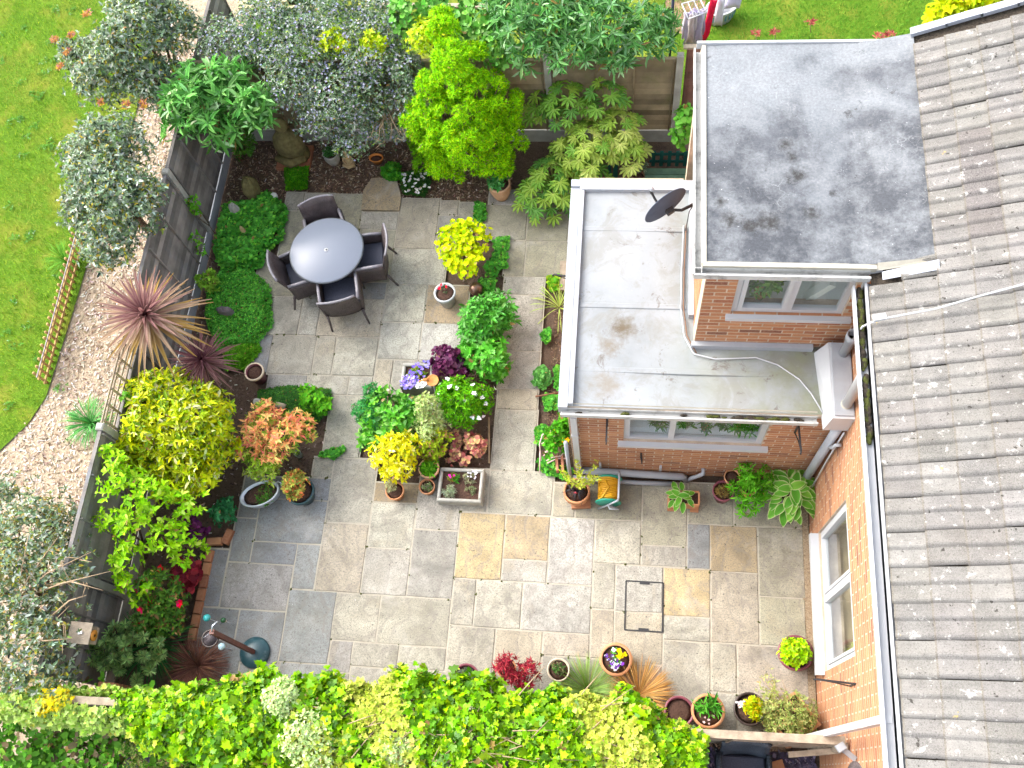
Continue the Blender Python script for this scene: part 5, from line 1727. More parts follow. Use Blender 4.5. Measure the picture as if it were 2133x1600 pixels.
lob = [E(1900 - 340 + k * 75, 72, .5, 6, .1) for k in range(5)]
for i, (px, py) in enumerate(((1575, 70), (1615, 66), (1688, 48), (1830, 75), (1855, 72))):
    t = thing("red_flower_stalk", ["pair of red flower heads at the near lawn edge beyond the dormer roof", "second red flower head from the left beyond the dormer roof", "tallest red flower head beyond the dormer roof", "red flower head second from the tiled roof", "red flower head nearest the tiled roof"][i], "flower", P(px, py + 20, 0))
    MB().tube([t.location, P(px, py, .5)], .006, 5).build("stalk", M_TWIG, t)
    L = Leaves()
    p = np.array([P(px + random.uniform(-9, 9), py + random.uniform(-5, 5), .5) for k in range(9)])
    whorls(L, 'leaf', p, np.tile([0, 0, 1.], (9, 1)), 5, .05, .02, [(1, (.28, .06, .06)), (1, (.36, .12, .10))], 1.0)
    L.build("flower_head", M_LEAF, t)

# climbers down the left fence
for (px, py, z, lb) in ((402, 420, 1.0, "ivy sprig on the fence below the far white post"), (410, 500, .6, "thin ivy sprig lower on the left fence"), (265, 835, 1.3, "twining climber on the trellis panel")):
    shrub("fence_ivy", lb, "plant", [E(px, py, z, 14, .15), E(px + 6, py + 22, z - .2, 10, .12)], 45, 'scatter', .05, .05, [(3, (.10, .30, .03)), (2, (.18, .40, .06))], M_LEAF, 3, tpl='ivy', r0=.008, base=(P(px, py, z).x + .0, P(px, py, z).y, 0))

# ------------------------------------------------------------------ the ivy on the near fence
def hedge_pts(n, x0, x1, yc, ry, zc, rz):
    u = RNG.uniform(x0, x1, n)
    a = RNG.uniform(-.55, math.pi + .55, n)
    lump = 1 + .10 * np.sin(u * 2.9 + 1) + .10 * np.sin(u * 7.3) + .10 * np.sin(u * 17 + a * 3) + RNG.normal(0, .06, n)
    r = lump * (1 - .35 * RNG.random(n) ** 2)
    yy = yc(u) + np.cos(a) * ry(u) * r
    zz = zc + np.sin(a) * rz * r
    nn = np.stack([RNG.normal(0, .2, n), np.cos(a), np.sin(a)], 1)
    return np.stack([u, yy, zz], 1), unit(nn)


IVY = [(5, (.19, .38, .014)), (3, (.13, .29, .014)), (2.4, (.29, .46, .03)), (2.0, (.06, .16, .012)), (1, (.10, .22, .03)), (.6, (.42, .54, .06))]
IVV = [(4, (.24, .42, .03)), (3, (.34, .48, .05)), (2, (.14, .30, .03)), (1, (.45, .50, .09))]
ivy = thing("ivy_hedge", "thick bright ivy smothering the near fence along the bottom", "hedge", (-2, .5, 0))
mid = lambda u: .38 + .02 * u + .0 * u
ryf = lambda u: np.interp(u, [-6.6, -5, -3.8, -2.5, -1, 0.2, .9], [.14, .36, .52, .60, .56, .46, .20])
L = Leaves()
p, nn = hedge_pts(24000, -5.4, .95, mid, ryf, 1.48, .34)
kk = p[:, 0] + .3 * np.sin(p[:, 1] * 9)
gold = (np.sin(p[:, 0] * 2.1 + 1.2) + np.sin(p[:, 0] * 5.3 + p[:, 1] * 4) * .7 + RNG.normal(0, .25, len(p))) > .55
scatter(L, 'ivy', p[~gold], nn[~gold], .060, .060, IVY, .5, .6, None, .45, .25)
scatter(L, 'ivy', p[gold], nn[gold], .052, .052, IVV, .5, .55, rim=np.array([.58, .60, .10]))
p, nn = hedge_pts(5200, -7.3, -4.2, lambda u: .34 + .03 * (u + 6), lambda u: .17 + .05 * (u + 6.7), 1.52, .24)
kp = ~((p[:, 0] > -6.2) & (p[:, 0] < -5.6) & (p[:, 2] > 1.60) & (p[:, 1] > .36))
p, nn = p[kp], nn[kp]
scatter(L, 'ivy', p, nn, .055, .05, [(3, (.20, .42, .03)), (2, (.30, .48, .06)), (1.5, (.24, .38, .10)), (.6, (.50, .46, .06))], .5, .5, rim=np.array([.38, .50, .12]))
p, nn = hedge_pts(1500, -5.65, -3.4, lambda u: .42 + 0 * u, lambda u: .16 + 0 * u, 1.62, .17)
scatter(L, 'ivy', p, nn, .055, .055, IVY, .5, .5)
L.build("leaves", M_GLOSS, ivy)
b = MB()
for i in range(46):
    px, py = random.choice([(random.uniform(760, 1120), random.uniform(1500, 1595)), (random.uniform(900, 1000), random.uniform(1530, 1600)), (random.uniform(500, 1300), random.uniform(1440, 1590))])
    a = P(px, py, 1.78)
    an = random.uniform(-.5, 1.2)
    ln = random.uniform(.15, .5)
    c = a + Vector((math.cos(an) * ln, math.sin(an) * ln, random.uniform(-.03, .08)))
    b.tube([a, a.lerp(c, .5) + Vector((0, 0, .03)), c], [.007, .006, .003], 5)
b.build("bare_stems", M_TWIG, ivy)["kind"] = "stuff"
FLW = [(3, (.40, .50, .22)), (2, (.32, .44, .16)), (1, (.52, .58, .34))]
for i, (spots, lb) in enumerate((([(590, 1450, 1.7, 32), (575, 1475, 1.6, 26), (570, 1520, 1.4, 24)], "pale grey-green flowering ivy clump, leftmost in the hedge"), ([(640, 1530, 1.65, 46), (660, 1560, 1.6, 40), (610, 1560, 1.5, 30), (655, 1590, 1.5, 40)], "largest pale grey-green flowering clump in the ivy hedge"), ([(830, 1560, 1.6, 32), (820, 1590, 1.5, 36)], "pale grey-green flowering clump at the bottom middle of the ivy hedge"))):
    shrub("flowering_ivy", lb, "shrub", [E(a, c, z + .1, r, .16) for (a, c, z, r) in spots], 1500, 'whorl', .024, .016, FLW, M_DULL, 6, 5, 1.0, r0=.015, nb=3)
# darker growth on the neighbour's side
lob = [E(60, 1530, .8, 95, .35), E(180, 1540, .8, 95, .35), E(300, 1560, .85, 95, .35), E(400, 1550, .9, 80, .35), E(30, 1590, .7, 90, .3), E(240, 1600, .7, 95, .3), E(120, 1590, .7, 95, .3), E(10, 1500, 1.0, 60, .3), E(100, 1500, 1.0, 60, .25)]
shrub("shaded_undergrowth", "dark green undergrowth below the fence at the bottom left corner", "shrub", lob, 3400, 'whorl', .065, .04, [(4, (.06, .17, .02)), (3, (.10, .27, .03)), (1.4, (.18, .36, .05)), (1, (.12, .09, .05))], M_LEAF, 6, 4, 1.0, tpl='round', r0=.03, depth=.6)
lob = [E(330, 1570, 1.1, 60, .3), E(420, 1585, 1.1, 60, .3), E(520, 1560, 1.2, 50, .3), E(500, 1590, 1.2, 60, .3)]
shrub("small_leaved_bush", "dull olive fine-leaved bush at the bottom edge left of the ivy", "shrub", lob, 3400, 'whorl', .028, .013, [(3, (.10, .15, .03)), (2, (.17, .22, .06)), (1, (.05, .09, .02)), (1, (.2, .15, .08))], M_LEAF, 6, 5, 1.0, r0=.03, depth=.5)
shrub("yellow_ivy", "patch of yellow ivy at the left end of the fence capping", "plant", [E(120, 1460, 1.75, 26, .10), E(95, 1470, 1.7, 22, .10)], 300, 'scatter', .045, .04, [(3, (.62, .50, .05)), (2, (.52, .50, .08))], M_LEAF, 4, tpl='ivy', r0=.01)

# ------------------------------------------------------------------ grass, chips and mulch
PK = 1.0
def in_poly(q, pts):
    ins = np.zeros(len(q), bool)
    for i in range(len(pts)):
        a, b_ = pts[i], pts[i - 1]
        ins ^= ((a[1] > q[:, 1]) != (b_[1] > q[:, 1])) & (q[:, 0] < (b_[0] - a[0]) * (q[:, 1] - a[1]) / (b_[1] - a[1] + 1e-9) + a[0])
    return ins


def sow(name, label, cat, poly, n, ln, wd, pal, stand, tpl, mat, z=0.0, patch=None):
    a = np.array(poly)
    q = np.stack([RNG.uniform(a[:, 0].min(), a[:, 0].max(), n), RNG.uniform(a[:, 1].min(), a[:, 1].max(), n)], 1)
    q = q[in_poly(q, poly)]
    m_ = len(q)
    an = RNG.random(m_) * 6.283
    el = RNG.uniform(*stand, m_)
    d = np.stack([np.cos(an) * np.cos(el), np.sin(an) * np.cos(el), np.sin(el)], 1)
    nr = np.stack([-np.cos(an) * np.sin(el), -np.sin(an) * np.sin(el), np.cos(el)], 1) + RNG.normal(0, .15, (m_, 3))
    col = pick(pal, m_)
    if patch is not None:
        s = np.sin(q[:, 0] * 2.3 + 1.7 * np.sin(q[:, 1] * 1.3)) + np.sin(q[:, 1] * 2.9 + q[:, 0]) + .6 * np.sin(q[:, 0] * 7 + q[:, 1] * 5)
        k = np.clip((s - .2) / 1.6, 0, 1)[:, None] * RNG.uniform(.3, 1, (m_, 1))
        col = col * (1 - k) + pick(patch, m_) * k
    L = Leaves()
    ll = ln * RNG.uniform(.5, 1.4, m_)
    L.add(tpl, np.column_stack([q, np.full(m_, z) + RNG.uniform(0, .008, m_)]), d, nr, ll, wd * RNG.uniform(.6, 1.4, m_), col)
    o = L.build(name, mat)
    return tag(o, label, cat, kind="stuff")


GR = [(4, (.17, .35, .010)), (3, (.23, .42, .015)), (1.5, (.09, .24, .010)), (1.8, (.36, .45, .03))]
GP = [(2, (.36, .36, .05)), (1, (.46, .40, .12)), (2, (.26, .38, .03))]
sow("lawn_grass", "mown grass of the left lawn with yellowish patches", "grass", [(-13.2, 2.9), (-10.2, 3.05), (-9.5, 3.4), (-9.15, 3.95), (-8.85, 4.35), (-8.70, 4.75), (-8.66, 6.2), (-8.64, 7.9), (-8.5, 10.0), (-8.3, 13.5), (-13.5, 13.5)], 95000, .055, .008, GR, (.5, 1.4), 'tri', M_DULL, -.006, GP)
sow("far_lawn_grass", "mown grass beyond the far fence by the dormer roof", "grass", [(0.2, 9.8), (6.5, 9.8), (6.5, 13.2), (0.2, 13.2)], 42000, .055, .008, [(4, (.07, .23, .012)), (3, (.11, .30, .02)), (1, (.18, .32, .03))], (.5, 1.4), 'tri', M_DULL, -.006)
CH_ = [(4, (.44, .36, .28)), (3, (.54, .47, .40)), (2, (.30, .22, .15)), (1.8, (.62, .57, .51)), (1.3, (.15, .095, .06))]
sow("wood_chips", "pale wood chips covering the strip outside the left fence", "wood chips", [(-12.0, .2), (-6.74, .2), (-6.74, 12.0), (-8.3, 12.0), (-8.58, 7.9), (-8.62, 4.8), (-9.1, 3.9), (-9.5, 3.3), (-10.2, 2.95), (-12.0, 2.85)], 30000, .055, .018, CH_, (-.15, .35), 'chip', M_FLAKE, -.024)
BK = [(4, (.18, .115, .075)), (3, (.27, .18, .12)), (2, (.09, .055, .04)), (1.6, (.40, .30, .21)), (.7, (.5, .43, .34))]
sow("bark_mulch", "brown bark mulch over the far bed under the shrubs", "bark mulch", [(-6.6, 7.4), (-5.6, 8.35), (-4.3, 8.36), (-3.2, 8.3), (-2.3, 8.2), (-1.9, 8.3), (-1.85, 9.45), (-6.6, 9.45)], 9500, .045, .016, BK, (-.1, .4), 'chip', M_FLAKE, -.05)
sow("bed_mulch", "dark bark mulch over the left-hand bed along the fence", "bark mulch", [(-6.6, .7), (-5.7, 1.0), (-5.45, 2.6), (-5.15, 3.6), (-4.2, 3.7), (-4.2, 4.7), (-5.6, 5.0), (-6.1, 7.5), (-6.6, 7.4)], 7000, .035, .014, [(4, (.075, .05, .04)), (3, (.12, .085, .065)), (1, (.24, .19, .15)), (.3, (.5, .45, .4))], (-.1, .4), 'chip', M_FLAKE, -.05)
sow("centre_bed_mulch", "dark soil crumbs over the centre bed", "soil", [(-3.6, 3.75), (-1.65, 3.7), (-1.6, 7.1), (-2.55, 7.2), (-2.6, 5.2), (-3.4, 5.1)], 3600, .03, .014, [(4, (.10, .065, .045)), (3, (.15, .10, .07)), (1, (.28, .22, .17))], (-.1, .4), 'chip', M_FLAKE, -.05)
sow("kitchen_bed_mulch", "brown soil crumbs over the strip beside the kitchen wall", "soil", [(-1.12, 3.8), (-.7, 3.8), (-.7, 6.45), (-1.08, 6.45)], 1300, .028, .013, [(4, (.16, .10, .065)), (3, (.22, .145, .09)), (1, (.34, .26, .18))], (-.1, .4), 'chip', M_FLAKE, -.05)

# weeds in the left lawn
L = Leaves()
for i in range(46):
    px, py = random.uniform(0, 190), random.uniform(0, 850)
    if px > 175 - .14 * (py - 480) and py > 480:
        continue
    c = P(px, py, .01)
    q = np.array([(c.x + RNG.normal(0, .05), c.y + RNG.normal(0, .05), .012) for k in range(9)])
    whorls(L, 'leaf', q, np.tile([0, 0, 1.], (9, 1)), 4, .035, .02, [(3, (.09, .26, .02)), (2, (.13, .32, .04)), (.4, (.25, .40, .2))], 1.2)
tag(L.build("lawn_weeds", M_LEAF), "darker broad-leaved weeds scattered through the left lawn", "weeds", kind="stuff")
# ------------------------------------------------------------------ furniture
PK = 1.22
def weave_mat(name, c1, c2, scale=95):
    t = NT(name)
    tc = t.n("TexCoord").outputs["Object"]
    ck = t.n("TexChecker")
    ck.inputs["Scale"].default_value = scale
    ck.inputs["Color1"].default_value = (*c1, 1)
    ck.inputs["Color2"].default_value = (*c2, 1)
    t.l(tc, ck.inputs["Vector"])
    c = t.mix(t.ramp(t.noise(tc, 8, 4), [(0.4, 0.0), (0.7, 0.5)]), ck.outputs["Color"], mul(c2, 1.5))
    t.bump(ck.outputs["Fac"], 0.5, 0.004)
    return t.done(c, 0.55, 0.4)


M_RATTAN = weave_mat("brown_rattan", (0.035, 0.026, 0.026), (0.095, 0.075, 0.075))
M_LITRAIL = pmat("lit_rattan_rail", (0.20, 0.19, 0.21), 0.45, 0.2, 30, 0.3, 120, spec=0.5)  # paler than the weave: light on the rail tops put into the colour
M_CUSH = pmat("dark_seat_weave", (0.055, 0.06, 0.085), 0.7, 0.25, 60, 0.4, 150)
M_NAVYR = weave_mat("black_rattan", (0.012, 0.016, 0.022), (0.05, 0.065, 0.085), 60)


def sheet(mb, rows, thick):
    """rows of points -> sheet with thickness along its local normals"""
    nr, nc = len(rows), len(rows[0])
    front = [Vector(p) for r in rows for p in r]
    nrm = []
    for i in range(nr):
        for j in range(nc):
            a = Vector(rows[min(i + 1, nr - 1)][j]) - Vector(rows[max(i - 1, 0)][j])
            c = Vector(rows[i][min(j + 1, nc - 1)]) - Vector(rows[i][max(j - 1, 0)])
            nrm.append(c.cross(a).normalized() * thick)
    vs = front + [p + n_ for p, n_ in zip(front, nrm)]
    N = nr * nc
    fs = []
    for i in range(nr - 1):
        for j in range(nc - 1):
            a = i * nc + j
            fs += [(a, a + nc, a + nc + 1, a + 1), (N + a, N + a + 1, N + a + nc + 1, N + a + nc)]
    ed = [j for j in range(nc)] + [i * nc + nc - 1 for i in range(1, nr)] + [(nr - 1) * nc + j for j in range(nc - 2, -1, -1)] + [i * nc for i in range(nr - 2, 0, -1)]
    for k in range(len(ed)):
        a, c = ed[k], ed[(k + 1) % len(ed)]
        fs.append((a, c, N + c, N + a))
    mb.add(vs, fs, True)


def make_chair(label, loc, rz, mat, group, rail=None):
    t = thing("rattan_chair", label, "chair", loc, rz, group)
    b = MB()
    rows = []
    for i in range(7):
        z = 0.24 + (0.88 - 0.24) * i / 6
        lean = -0.24 - 0.13 * (i / 6) ** 1.6
        rows.append([(lean - 0.045 * (1 - (2 * j / 8 - 1) ** 2), -0.275 + 0.55 * j / 8 * 1.0, z + (0.02 * (1 - (2 * j / 8 - 1) ** 2) if i == 6 else 0)) for j in range(9)])
    sheet(b, rows, 0.03)
    b.build("backrest", mat, t, True)
    MB().tube([(Vector(p) + Vector((0.012, 0, 0))) for p in rows[-1]], 0.019, 8).build("top_rail", rail or M_LITRAIL, t, True)
    for s in (-1, 1):
        b = MB()
        rr = []
        for i in range(5):
            u = i / 4
            rr.append([(-0.25 + 0.50 * j / 6 - 0.02 * u, s * (0.285 - 0.02 * (1 - u)), 0.23 + (0.62 - 0.23 - 0.03 * (j / 6) ** 2) * u) for j in range(7)])
        sheet(b, rr, 0.028 * -s)
        b.build("side_panel", mat, t, True)
        MB().tube([(-0.27, s * 0.272, 0.63), (-0.1, s * 0.285, 0.635), (0.10, s * 0.285, 0.625), (0.22, s * 0.278, 0.60), (0.245, s * 0.272, 0.56)], 0.024, 8).build("arm_rail", rail or M_LITRAIL, t, True)
        for (x, zt, sx) in ((0.22, 0.56, 0.03), (-0.27, 0.30, -0.10)):
            MB().tube([(x, s * 0.262, zt), (x + sx, s * 0.285, 0.0)], [0.022, 0.014], 8).build("leg", mat, t, True)
    MB().box((0.0, 0, 0.40), (0.50, 0.52, 0.07), bev=0.02).build("seat", M_CUSH, t, True)
    MB().box((0.22, 0, 0.31), (0.025, 0.50, 0.13)).build("front_panel", mat, t, True)
    return t


TC = P(680, 521, 0.72)
tb_ = thing("garden_table", "round glass-topped rattan garden table on the patio", "table", (TC.x, TC.y, 0))


def glass_top_mat():
    t = NT("speckled_sky_table_glass")
    p = t.pos()
    c = t.ramp(t.noise(p, 260, 2), [(0.35, (0.13, 0.15, 0.19)), (0.65, (0.22, 0.245, 0.30))])  # grey-blue holds the sky's reflection, painted into the base colour
    t.done(c, 0.28, 0.3)
    return t.m


MB().lathe([(0.535, 0.708), (0.545, 0.712), (0.545, 0.722), (0.538, 0.727), (0.0, 0.7272)], (TC.x, TC.y, 0), 48).build("table_top", glass_top_mat(), tb_)
MB().tube([(TC.x + 0.55 * math.cos(a / 24 * math.pi), TC.y + 0.55 * math.sin(a / 24 * math.pi), 0.708) for a in range(49)], 0.013, 8).build("rim", pmat("dark_rim", (0.04, 0.05, 0.06), 0.35, 0.1, 5, 0, spec=0.6), tb_)
MB().lathe([(0.49, 0.70), (0.49, 0.60), (0.47, 0.60), (0.47, 0.70)], (TC.x, TC.y, 0), 32, cap=False).build("apron", M_RATTAN, tb_)
MB().lathe([(0.014, 0.7285), (0.030, 0.7285), (0.032, 0.733), (0.014, 0.733)], (TC.x, TC.y, 0), 20, cap=False).build("parasol_ring", M_PVC, tb_)
MB().lathe([(0.013, 0.7290), (0.0, 0.7291)], (TC.x, TC.y, 0), 14).build("parasol_hole", M_BLACK, tb_)
for k in range(4):
    a = 0.9 + k * math.pi / 2
    MB().tube([(TC.x + 0.40 * math.cos(a), TC.y + 0.40 * math.sin(a), 0.60), (TC.x + 0.45 * math.cos(a), TC.y + 0.45 * math.sin(a), 0.0)], [0.035, 0.025], 8).build("leg", M_RATTAN, tb_)
for (px, py, lb) in ((662, 412, "brown rattan armchair behind the table, nearest the far bed"), (806, 503, "brown rattan armchair on the right side of the table"), (706, 628, "brown rattan armchair nearest the camera, below the table"), (563, 560, "brown rattan armchair on the left of the table by the green mat")):
    bk = P(px, py, 0.88)
    d = Vector((TC.x - bk.x, TC.y - bk.y, 0)).normalized()
    o = Vector((bk.x, bk.y, 0)) + d * 0.40
    extra = {662: 0.12, 806: 0.10, 706: -0.12, 563: -0.10}[px]
    make_chair(lb, o, math.atan2(d.y, d.x) + extra, M_RATTAN, "chairs round the garden table")

# ------------------------------------------------------------------ pots
M_TERRA = pmat("terracotta", (0.52, 0.235, 0.11), 0.85, 0.15, 9, 0.3, 60, dirt=(0.58, 0.42, 0.30), dirt_amt=0.5)
M_TERRAP = pmat("pale_terracotta", (0.62, 0.36, 0.21), 0.85, 0.12, 9, 0.3, 60, dirt=(0.64, 0.50, 0.38), dirt_amt=0.4)
M_CREAMP = pmat("cream_glaze", (0.62, 0.52, 0.38), 0.6, 0.12, 9, 0.15, 60, dirt=(0.40, 0.28, 0.18))
M_MAROON = pmat("maroon_plastic", (0.20, 0.055, 0.075), 0.45, 0.15, 6, 0.1, 40, spec=0.45)
M_TEAL = pmat("dark_teal_glaze", (0.015, 0.06, 0.075), 0.35, 0.25, 9, 0.1, 40, spec=0.5, dirt=(0.30, 0.36, 0.36), dirt_amt=0.35)
M_DKBRN = pmat("dark_brown_glaze", (0.035, 0.022, 0.018), 0.4, 0.2, 9, 0.1, 40, spec=0.5)
M_STONE = pmat("carved_stone", (0.40, 0.39, 0.35), 0.9, 0.18, 8, 0.5, 45, dirt=(0.20, 0.19, 0.12), dirt_amt=0.6)
M_GREYPOT = pmat("grey_white_glaze", (0.48, 0.50, 0.50), 0.55, 0.15, 12, 0.2, 50, dirt=(0.22, 0.22, 0.22), dirt_amt=0.5)
M_GALV = pmat("galvanised_steel", (0.55, 0.60, 0.66), 0.35, 0.12, 10, 0.15, 30, spec=0.5, metal=0.35)
M_POTSOIL = pmat("compost", (0.075, 0.040, 0.028), 0.95, 0.5, 45, 1.0, 90)
M_MOSSST = pmat("mossy_stone", (0.17, 0.145, 0.06), 0.95, 0.35, 14, 0.8, 60, dirt=(0.11, 0.12, 0.03))
M_BUFF = pmat("buff_stone", (0.46, 0.34, 0.18), 0.85, 0.2, 14, 0.4, 60)


def pot(name, label, px, py, rpx, h, mat, prof='pot', soil=True, rim=None, grp=None, sx=1.0, sy=1.0, rz=0.0, n=24):
    c = P(px, py, h)
    r = rpx * (CH - h) / 0.95 / FPX
    t = thing(name, label, "plant pot", (c.x, c.y, 0), group=grp)
    z = h
    if prof == 'belly':
        pr = [(r * .62, 0), (r * .85, h * .3), (r * 1.02, h * .62), (r * .96, h * .86), (r * 1.0, h * .9), (r * 1.02, h), (r * .86, h), (r * .84, h - .06)]
    elif prof == 'bowl':
        pr = [(r * .55, 0), (r * .85, h * .4), (r * 1.0, h * .9), (r, h), (r * .9, h), (r * .86, h - .05)]
    else:
        pr = [(r * .66, 0), (r * .88, h * .78), (r * .98, h * .80), (r, h), (r * .87, h), (r * .83, h - .06)]
    MB().lathe(pr, (c.x, c.y, 0), n, sx, sy, rz).build("pot", mat, t)
    if rim:
        MB().lathe([(r * .86, h + .002), (r * 1.005, h + .002), (r * 1.01, h - .035), (r * .985, h - .037)], (c.x, c.y, 0), n, sx, sy, rz, cap=False).build("rim", rim, t)
    if soil:
        MB().lathe([(r * .84, h - .045), (r * .5, h - .03), (0.0, h - .028)], (c.x, c.y, 0), 14, sx, sy, rz, wob=.03).build("soil", M_POTSOIL, t)
    return t, c, r, h


def leaves_in(t, c, r, z, n, ln, wd, pal, k=6, tpl='leaf', hh=.6, mat=None, name="foliage", spread=1.0, flat=False, rim=None):
    L = Leaves()
    bl = np.array([(c.x, c.y, z, r * .8, r * .8, r * hh)])
    p, nn = on_blobs(np.concatenate([bl, blobs_of([tuple(bl[0])], 5)[1:]]) if not flat else bl, n, .5, .9, .01)
    whorls(L, tpl, p, nn, k, ln, wd, pal, spread, rim)
    return L.build(name, mat or M_LEAF, t)


def blooms(t, spots, size, pal, name="flowers", k=5, tpl='round'):
    L = Leaves()
    p = np.array([tuple(s) for s in spots])
    whorls(L, tpl, p, np.tile([0, 0, 1.], (len(p), 1)), k, size, size * .85, pal, 1.15, None, .6)
    o = L.build(name, M_DULL, t)
    if len(p) > 1:
        o["kind"] = "stuff"
    return o


def around(c, r, z, n):
    out = []
    for i in range(n):
        a, q = random.random() * 6.283, r * math.sqrt(random.random())
        out.append(Vector((c.x + q * math.cos(a), c.y + q * math.sin(a), z + random.uniform(-.01, .02))))
    return out


GN = [(3, (.07, .24, .03)), (2, (.12, .34, .05))]
t, c, r, h = pot("glazed_pot", "grey-white banded pot with three red flowers on the patio", 926, 609, 25, .32, M_GREYPOT, rim=M_GREYPOT)
for (dx, dy) in ((-.05, .09), (.03, .06), (-.07, .03)):
    blooms(t, [c + Vector((dx, dy, .06))], .022, [(1, (.65, .01, .05))], "flower", 6)
leaves_in(t, c + Vector((0, .05, 0)), .06, h, 14, .03, .012, [(1, (.10, .15, .07))], 5)
pot("empty_pot", "maroon pot with cream rim holding bare compost beside the green mat", 529, 774, 22, .28, M_MAROON, rim=M_CREAMP)
t, c, r, h = pot("terracotta_pot", "rounded pale terracotta pot with glossy green leaves beside the mulch", 1040, 381, 26, .36, M_TERRAP, 'belly')
leaves_in(t, c, r, h + .06, 60, .075, .04, [(3, (.05, .20, .05)), (2, (.09, .28, .08))], 5, mat=M_GLOSS)
t, c, r, h = pot("terracotta_pot", "small terracotta pot with pale grey plant below the yellow shrub", 822, 1022, 20, .22, M_TERRA)
leaves_in(t, c + Vector((-.05, .05, 0)), .09, h + .02, 70, .03, .012, [(3, (.38, .36, .22)), (2, (.3, .32, .16))], 5)
t, c, r, h = pot("cream_rimmed_pot", "maroon pot with pale rim full of green leaves beside the stone trough", 893, 975, 22, .28, M_MAROON, rim=M_TERRAP)
leaves_in(t, c, r * .8, h - .02, 90, .06, .022, [(3, (.08, .26, .02)), (2, (.14, .36, .03))], 5)
t, c, r, h = pot("terracotta_pot", "smallest terracotta pot beside the big stone trough", 889, 1013, 17, .2, M_TERRA)
leaves_in(t, c, r * .7, h - .02, 30, .035, .016, [(3, (.14, .22, .08)), (2, (.3, .3, .2))], 5)
# galvanised tub
t, c, r, h = pot("galvanised_tub", "oval galvanised tub of small green plants on the blue-grey slabs", 540, 1028, 33, .30, M_GALV, 'bowl', sx=1.32, sy=.80, rz=.42, n=32)
leaves_in(t, c + Vector((.06, .0, 0)), r * .85, h - .07, 160, .035, .012, [(3, (.06, .18, .03)), (2, (.10, .26, .04)), (1, (.2, .16, .06))], 6, flat=True, hh=.25)
MB().tube([c + Vector((.22, .14, .0)), c + Vector((.25, .17, .05)), c + Vector((.30, .15, .05)), c + Vector((.30, .10, .0))], .008, 6).build("handle", M_GALV, t)
t, c, r, h = pot("teal_pot", "dark teal pot with orange-green shrub beside the galvanised tub", 624, 1022, 31, .30, M_TEAL)
leaves_in(t, c + Vector((-.02, .03, 0)), r * 1.05, h + .12, 250, .05, .026, [(3, (.26, .24, .06)), (2, (.18, .26, .05)), (1.6, (.50, .18, .07)), (1, (.36, .40, .10))], 6, hh=.8)
t, c, r, h = pot("terracotta_pot", "terracotta pot of white, yellow and purple pansies on the patio", 1283, 1373, 31, .32, M_TERRAP, rim=M_TERRA)
leaves_in(t, c, r * .65, h - .02, 22, .045, .022, GN, 5)
sp = around(c, r * .62, h + .05, 30)
blooms(t, [s for s in sp if s.x < c.x][:9], .026, [(1, (.72, .74, .85)), (.6, (.10, .04, .22))], "pale_flowers")
blooms(t, [s for s in sp if s.x >= c.x and s.y > c.y][:6], .030, [(1, (.85, .58, .01))], "yellow_flowers")
blooms(t, [s for s in sp if s.y < c.y][:7], .026, [(1, (.10, .03, .22)), (.7, (.75, .75, .85))], "purple_flowers")
t, c, r, h = pot("cream_pot", "cream pot with small dark-leaved plant at the edge of the ivy", 1163, 1395, 22, .26, M_CREAMP)
leaves_in(t, c, r * .6, h - .01, 22, .05, .018, [(2, (.05, .13, .03)), (1, (.2, .2, .1))], 5)
t, c, r, h = pot("orange_pot", "orange pot with dark red maple spilling over it", 1055, 1392, 19, .3, M_TERRA)
L = Leaves()
p, nn = on_blobs(blobs_of([E(1065, 1395, .55, 25, .18), E(1090, 1415, .5, 28, .18), E(1105, 1395, .5, 15, .12), E(1050, 1385, .5, 14, .1)], 6), 230, .4)
whorls(L, 'blade', p, nn, 7, .06, .014, [(3, (.22, .02, .035)), (2, (.34, .05, .06)), (1, (.12, .01, .02))], 1.1)
L.build("foliage", M_LEAF, t)
MB().tube([c, P(1075, 1405, .45), P(1100, 1410, .5)], [.012, .009, .004], 6).build("stem", M_BARK, t)
t, c, r, h = pot("maroon_pot", "maroon pot with a grey-green cushion plant half hidden by ivy", 970, 1412, 27, .3, M_MAROON)
leaves_in(t, c, r * .85, h - .02, 420, .018, .008, [(3, (.08, .11, .07)), (2, (.13, .16, .10))], 5, flat=True, hh=.35)
pot("maroon_pot", "maroon pot of bare compost partly under the end of the ivy", 1415, 1482, 28, .34, M_MAROON)
t, c, r, h = pot("terracotta_pot", "terracotta pot with a tuft of strappy green leaves near the fence", 1475, 1481, 31, .34, M_TERRAP, rim=M_TERRA)
leaves_in(t, c + Vector((0, .04, 0)), r * .55, h - .02, 26, .10, .022, [(3, (.06, .26, .03)), (2, (.12, .36, .05))], 6)
blooms(t, around(c + Vector((0, -.1, 0)), .08, h - .02, 6), .016, [(1, (.7, .5, .5))], "petals")
t, c, r, h = pot("dark_pot", "dark brown pot with a yellow-green shrub and pale flowers", 1562, 1477, 30, .32, M_DKBRN)
leaves_in(t, c + Vector((.03, .0, 0)), r * .62, h + .10, 130, .055, .022, [(3, (.42, .46, .02)), (2, (.28, .40, .02)), (1, (.5, .36, .03))], 6, hh=.9)
blooms(t, around(c + Vector((-.10, .06, 0)), .05, h, 14), .020, [(1, (.75, .72, .78)), (.5, (.7, .45, .5))], "flowers")
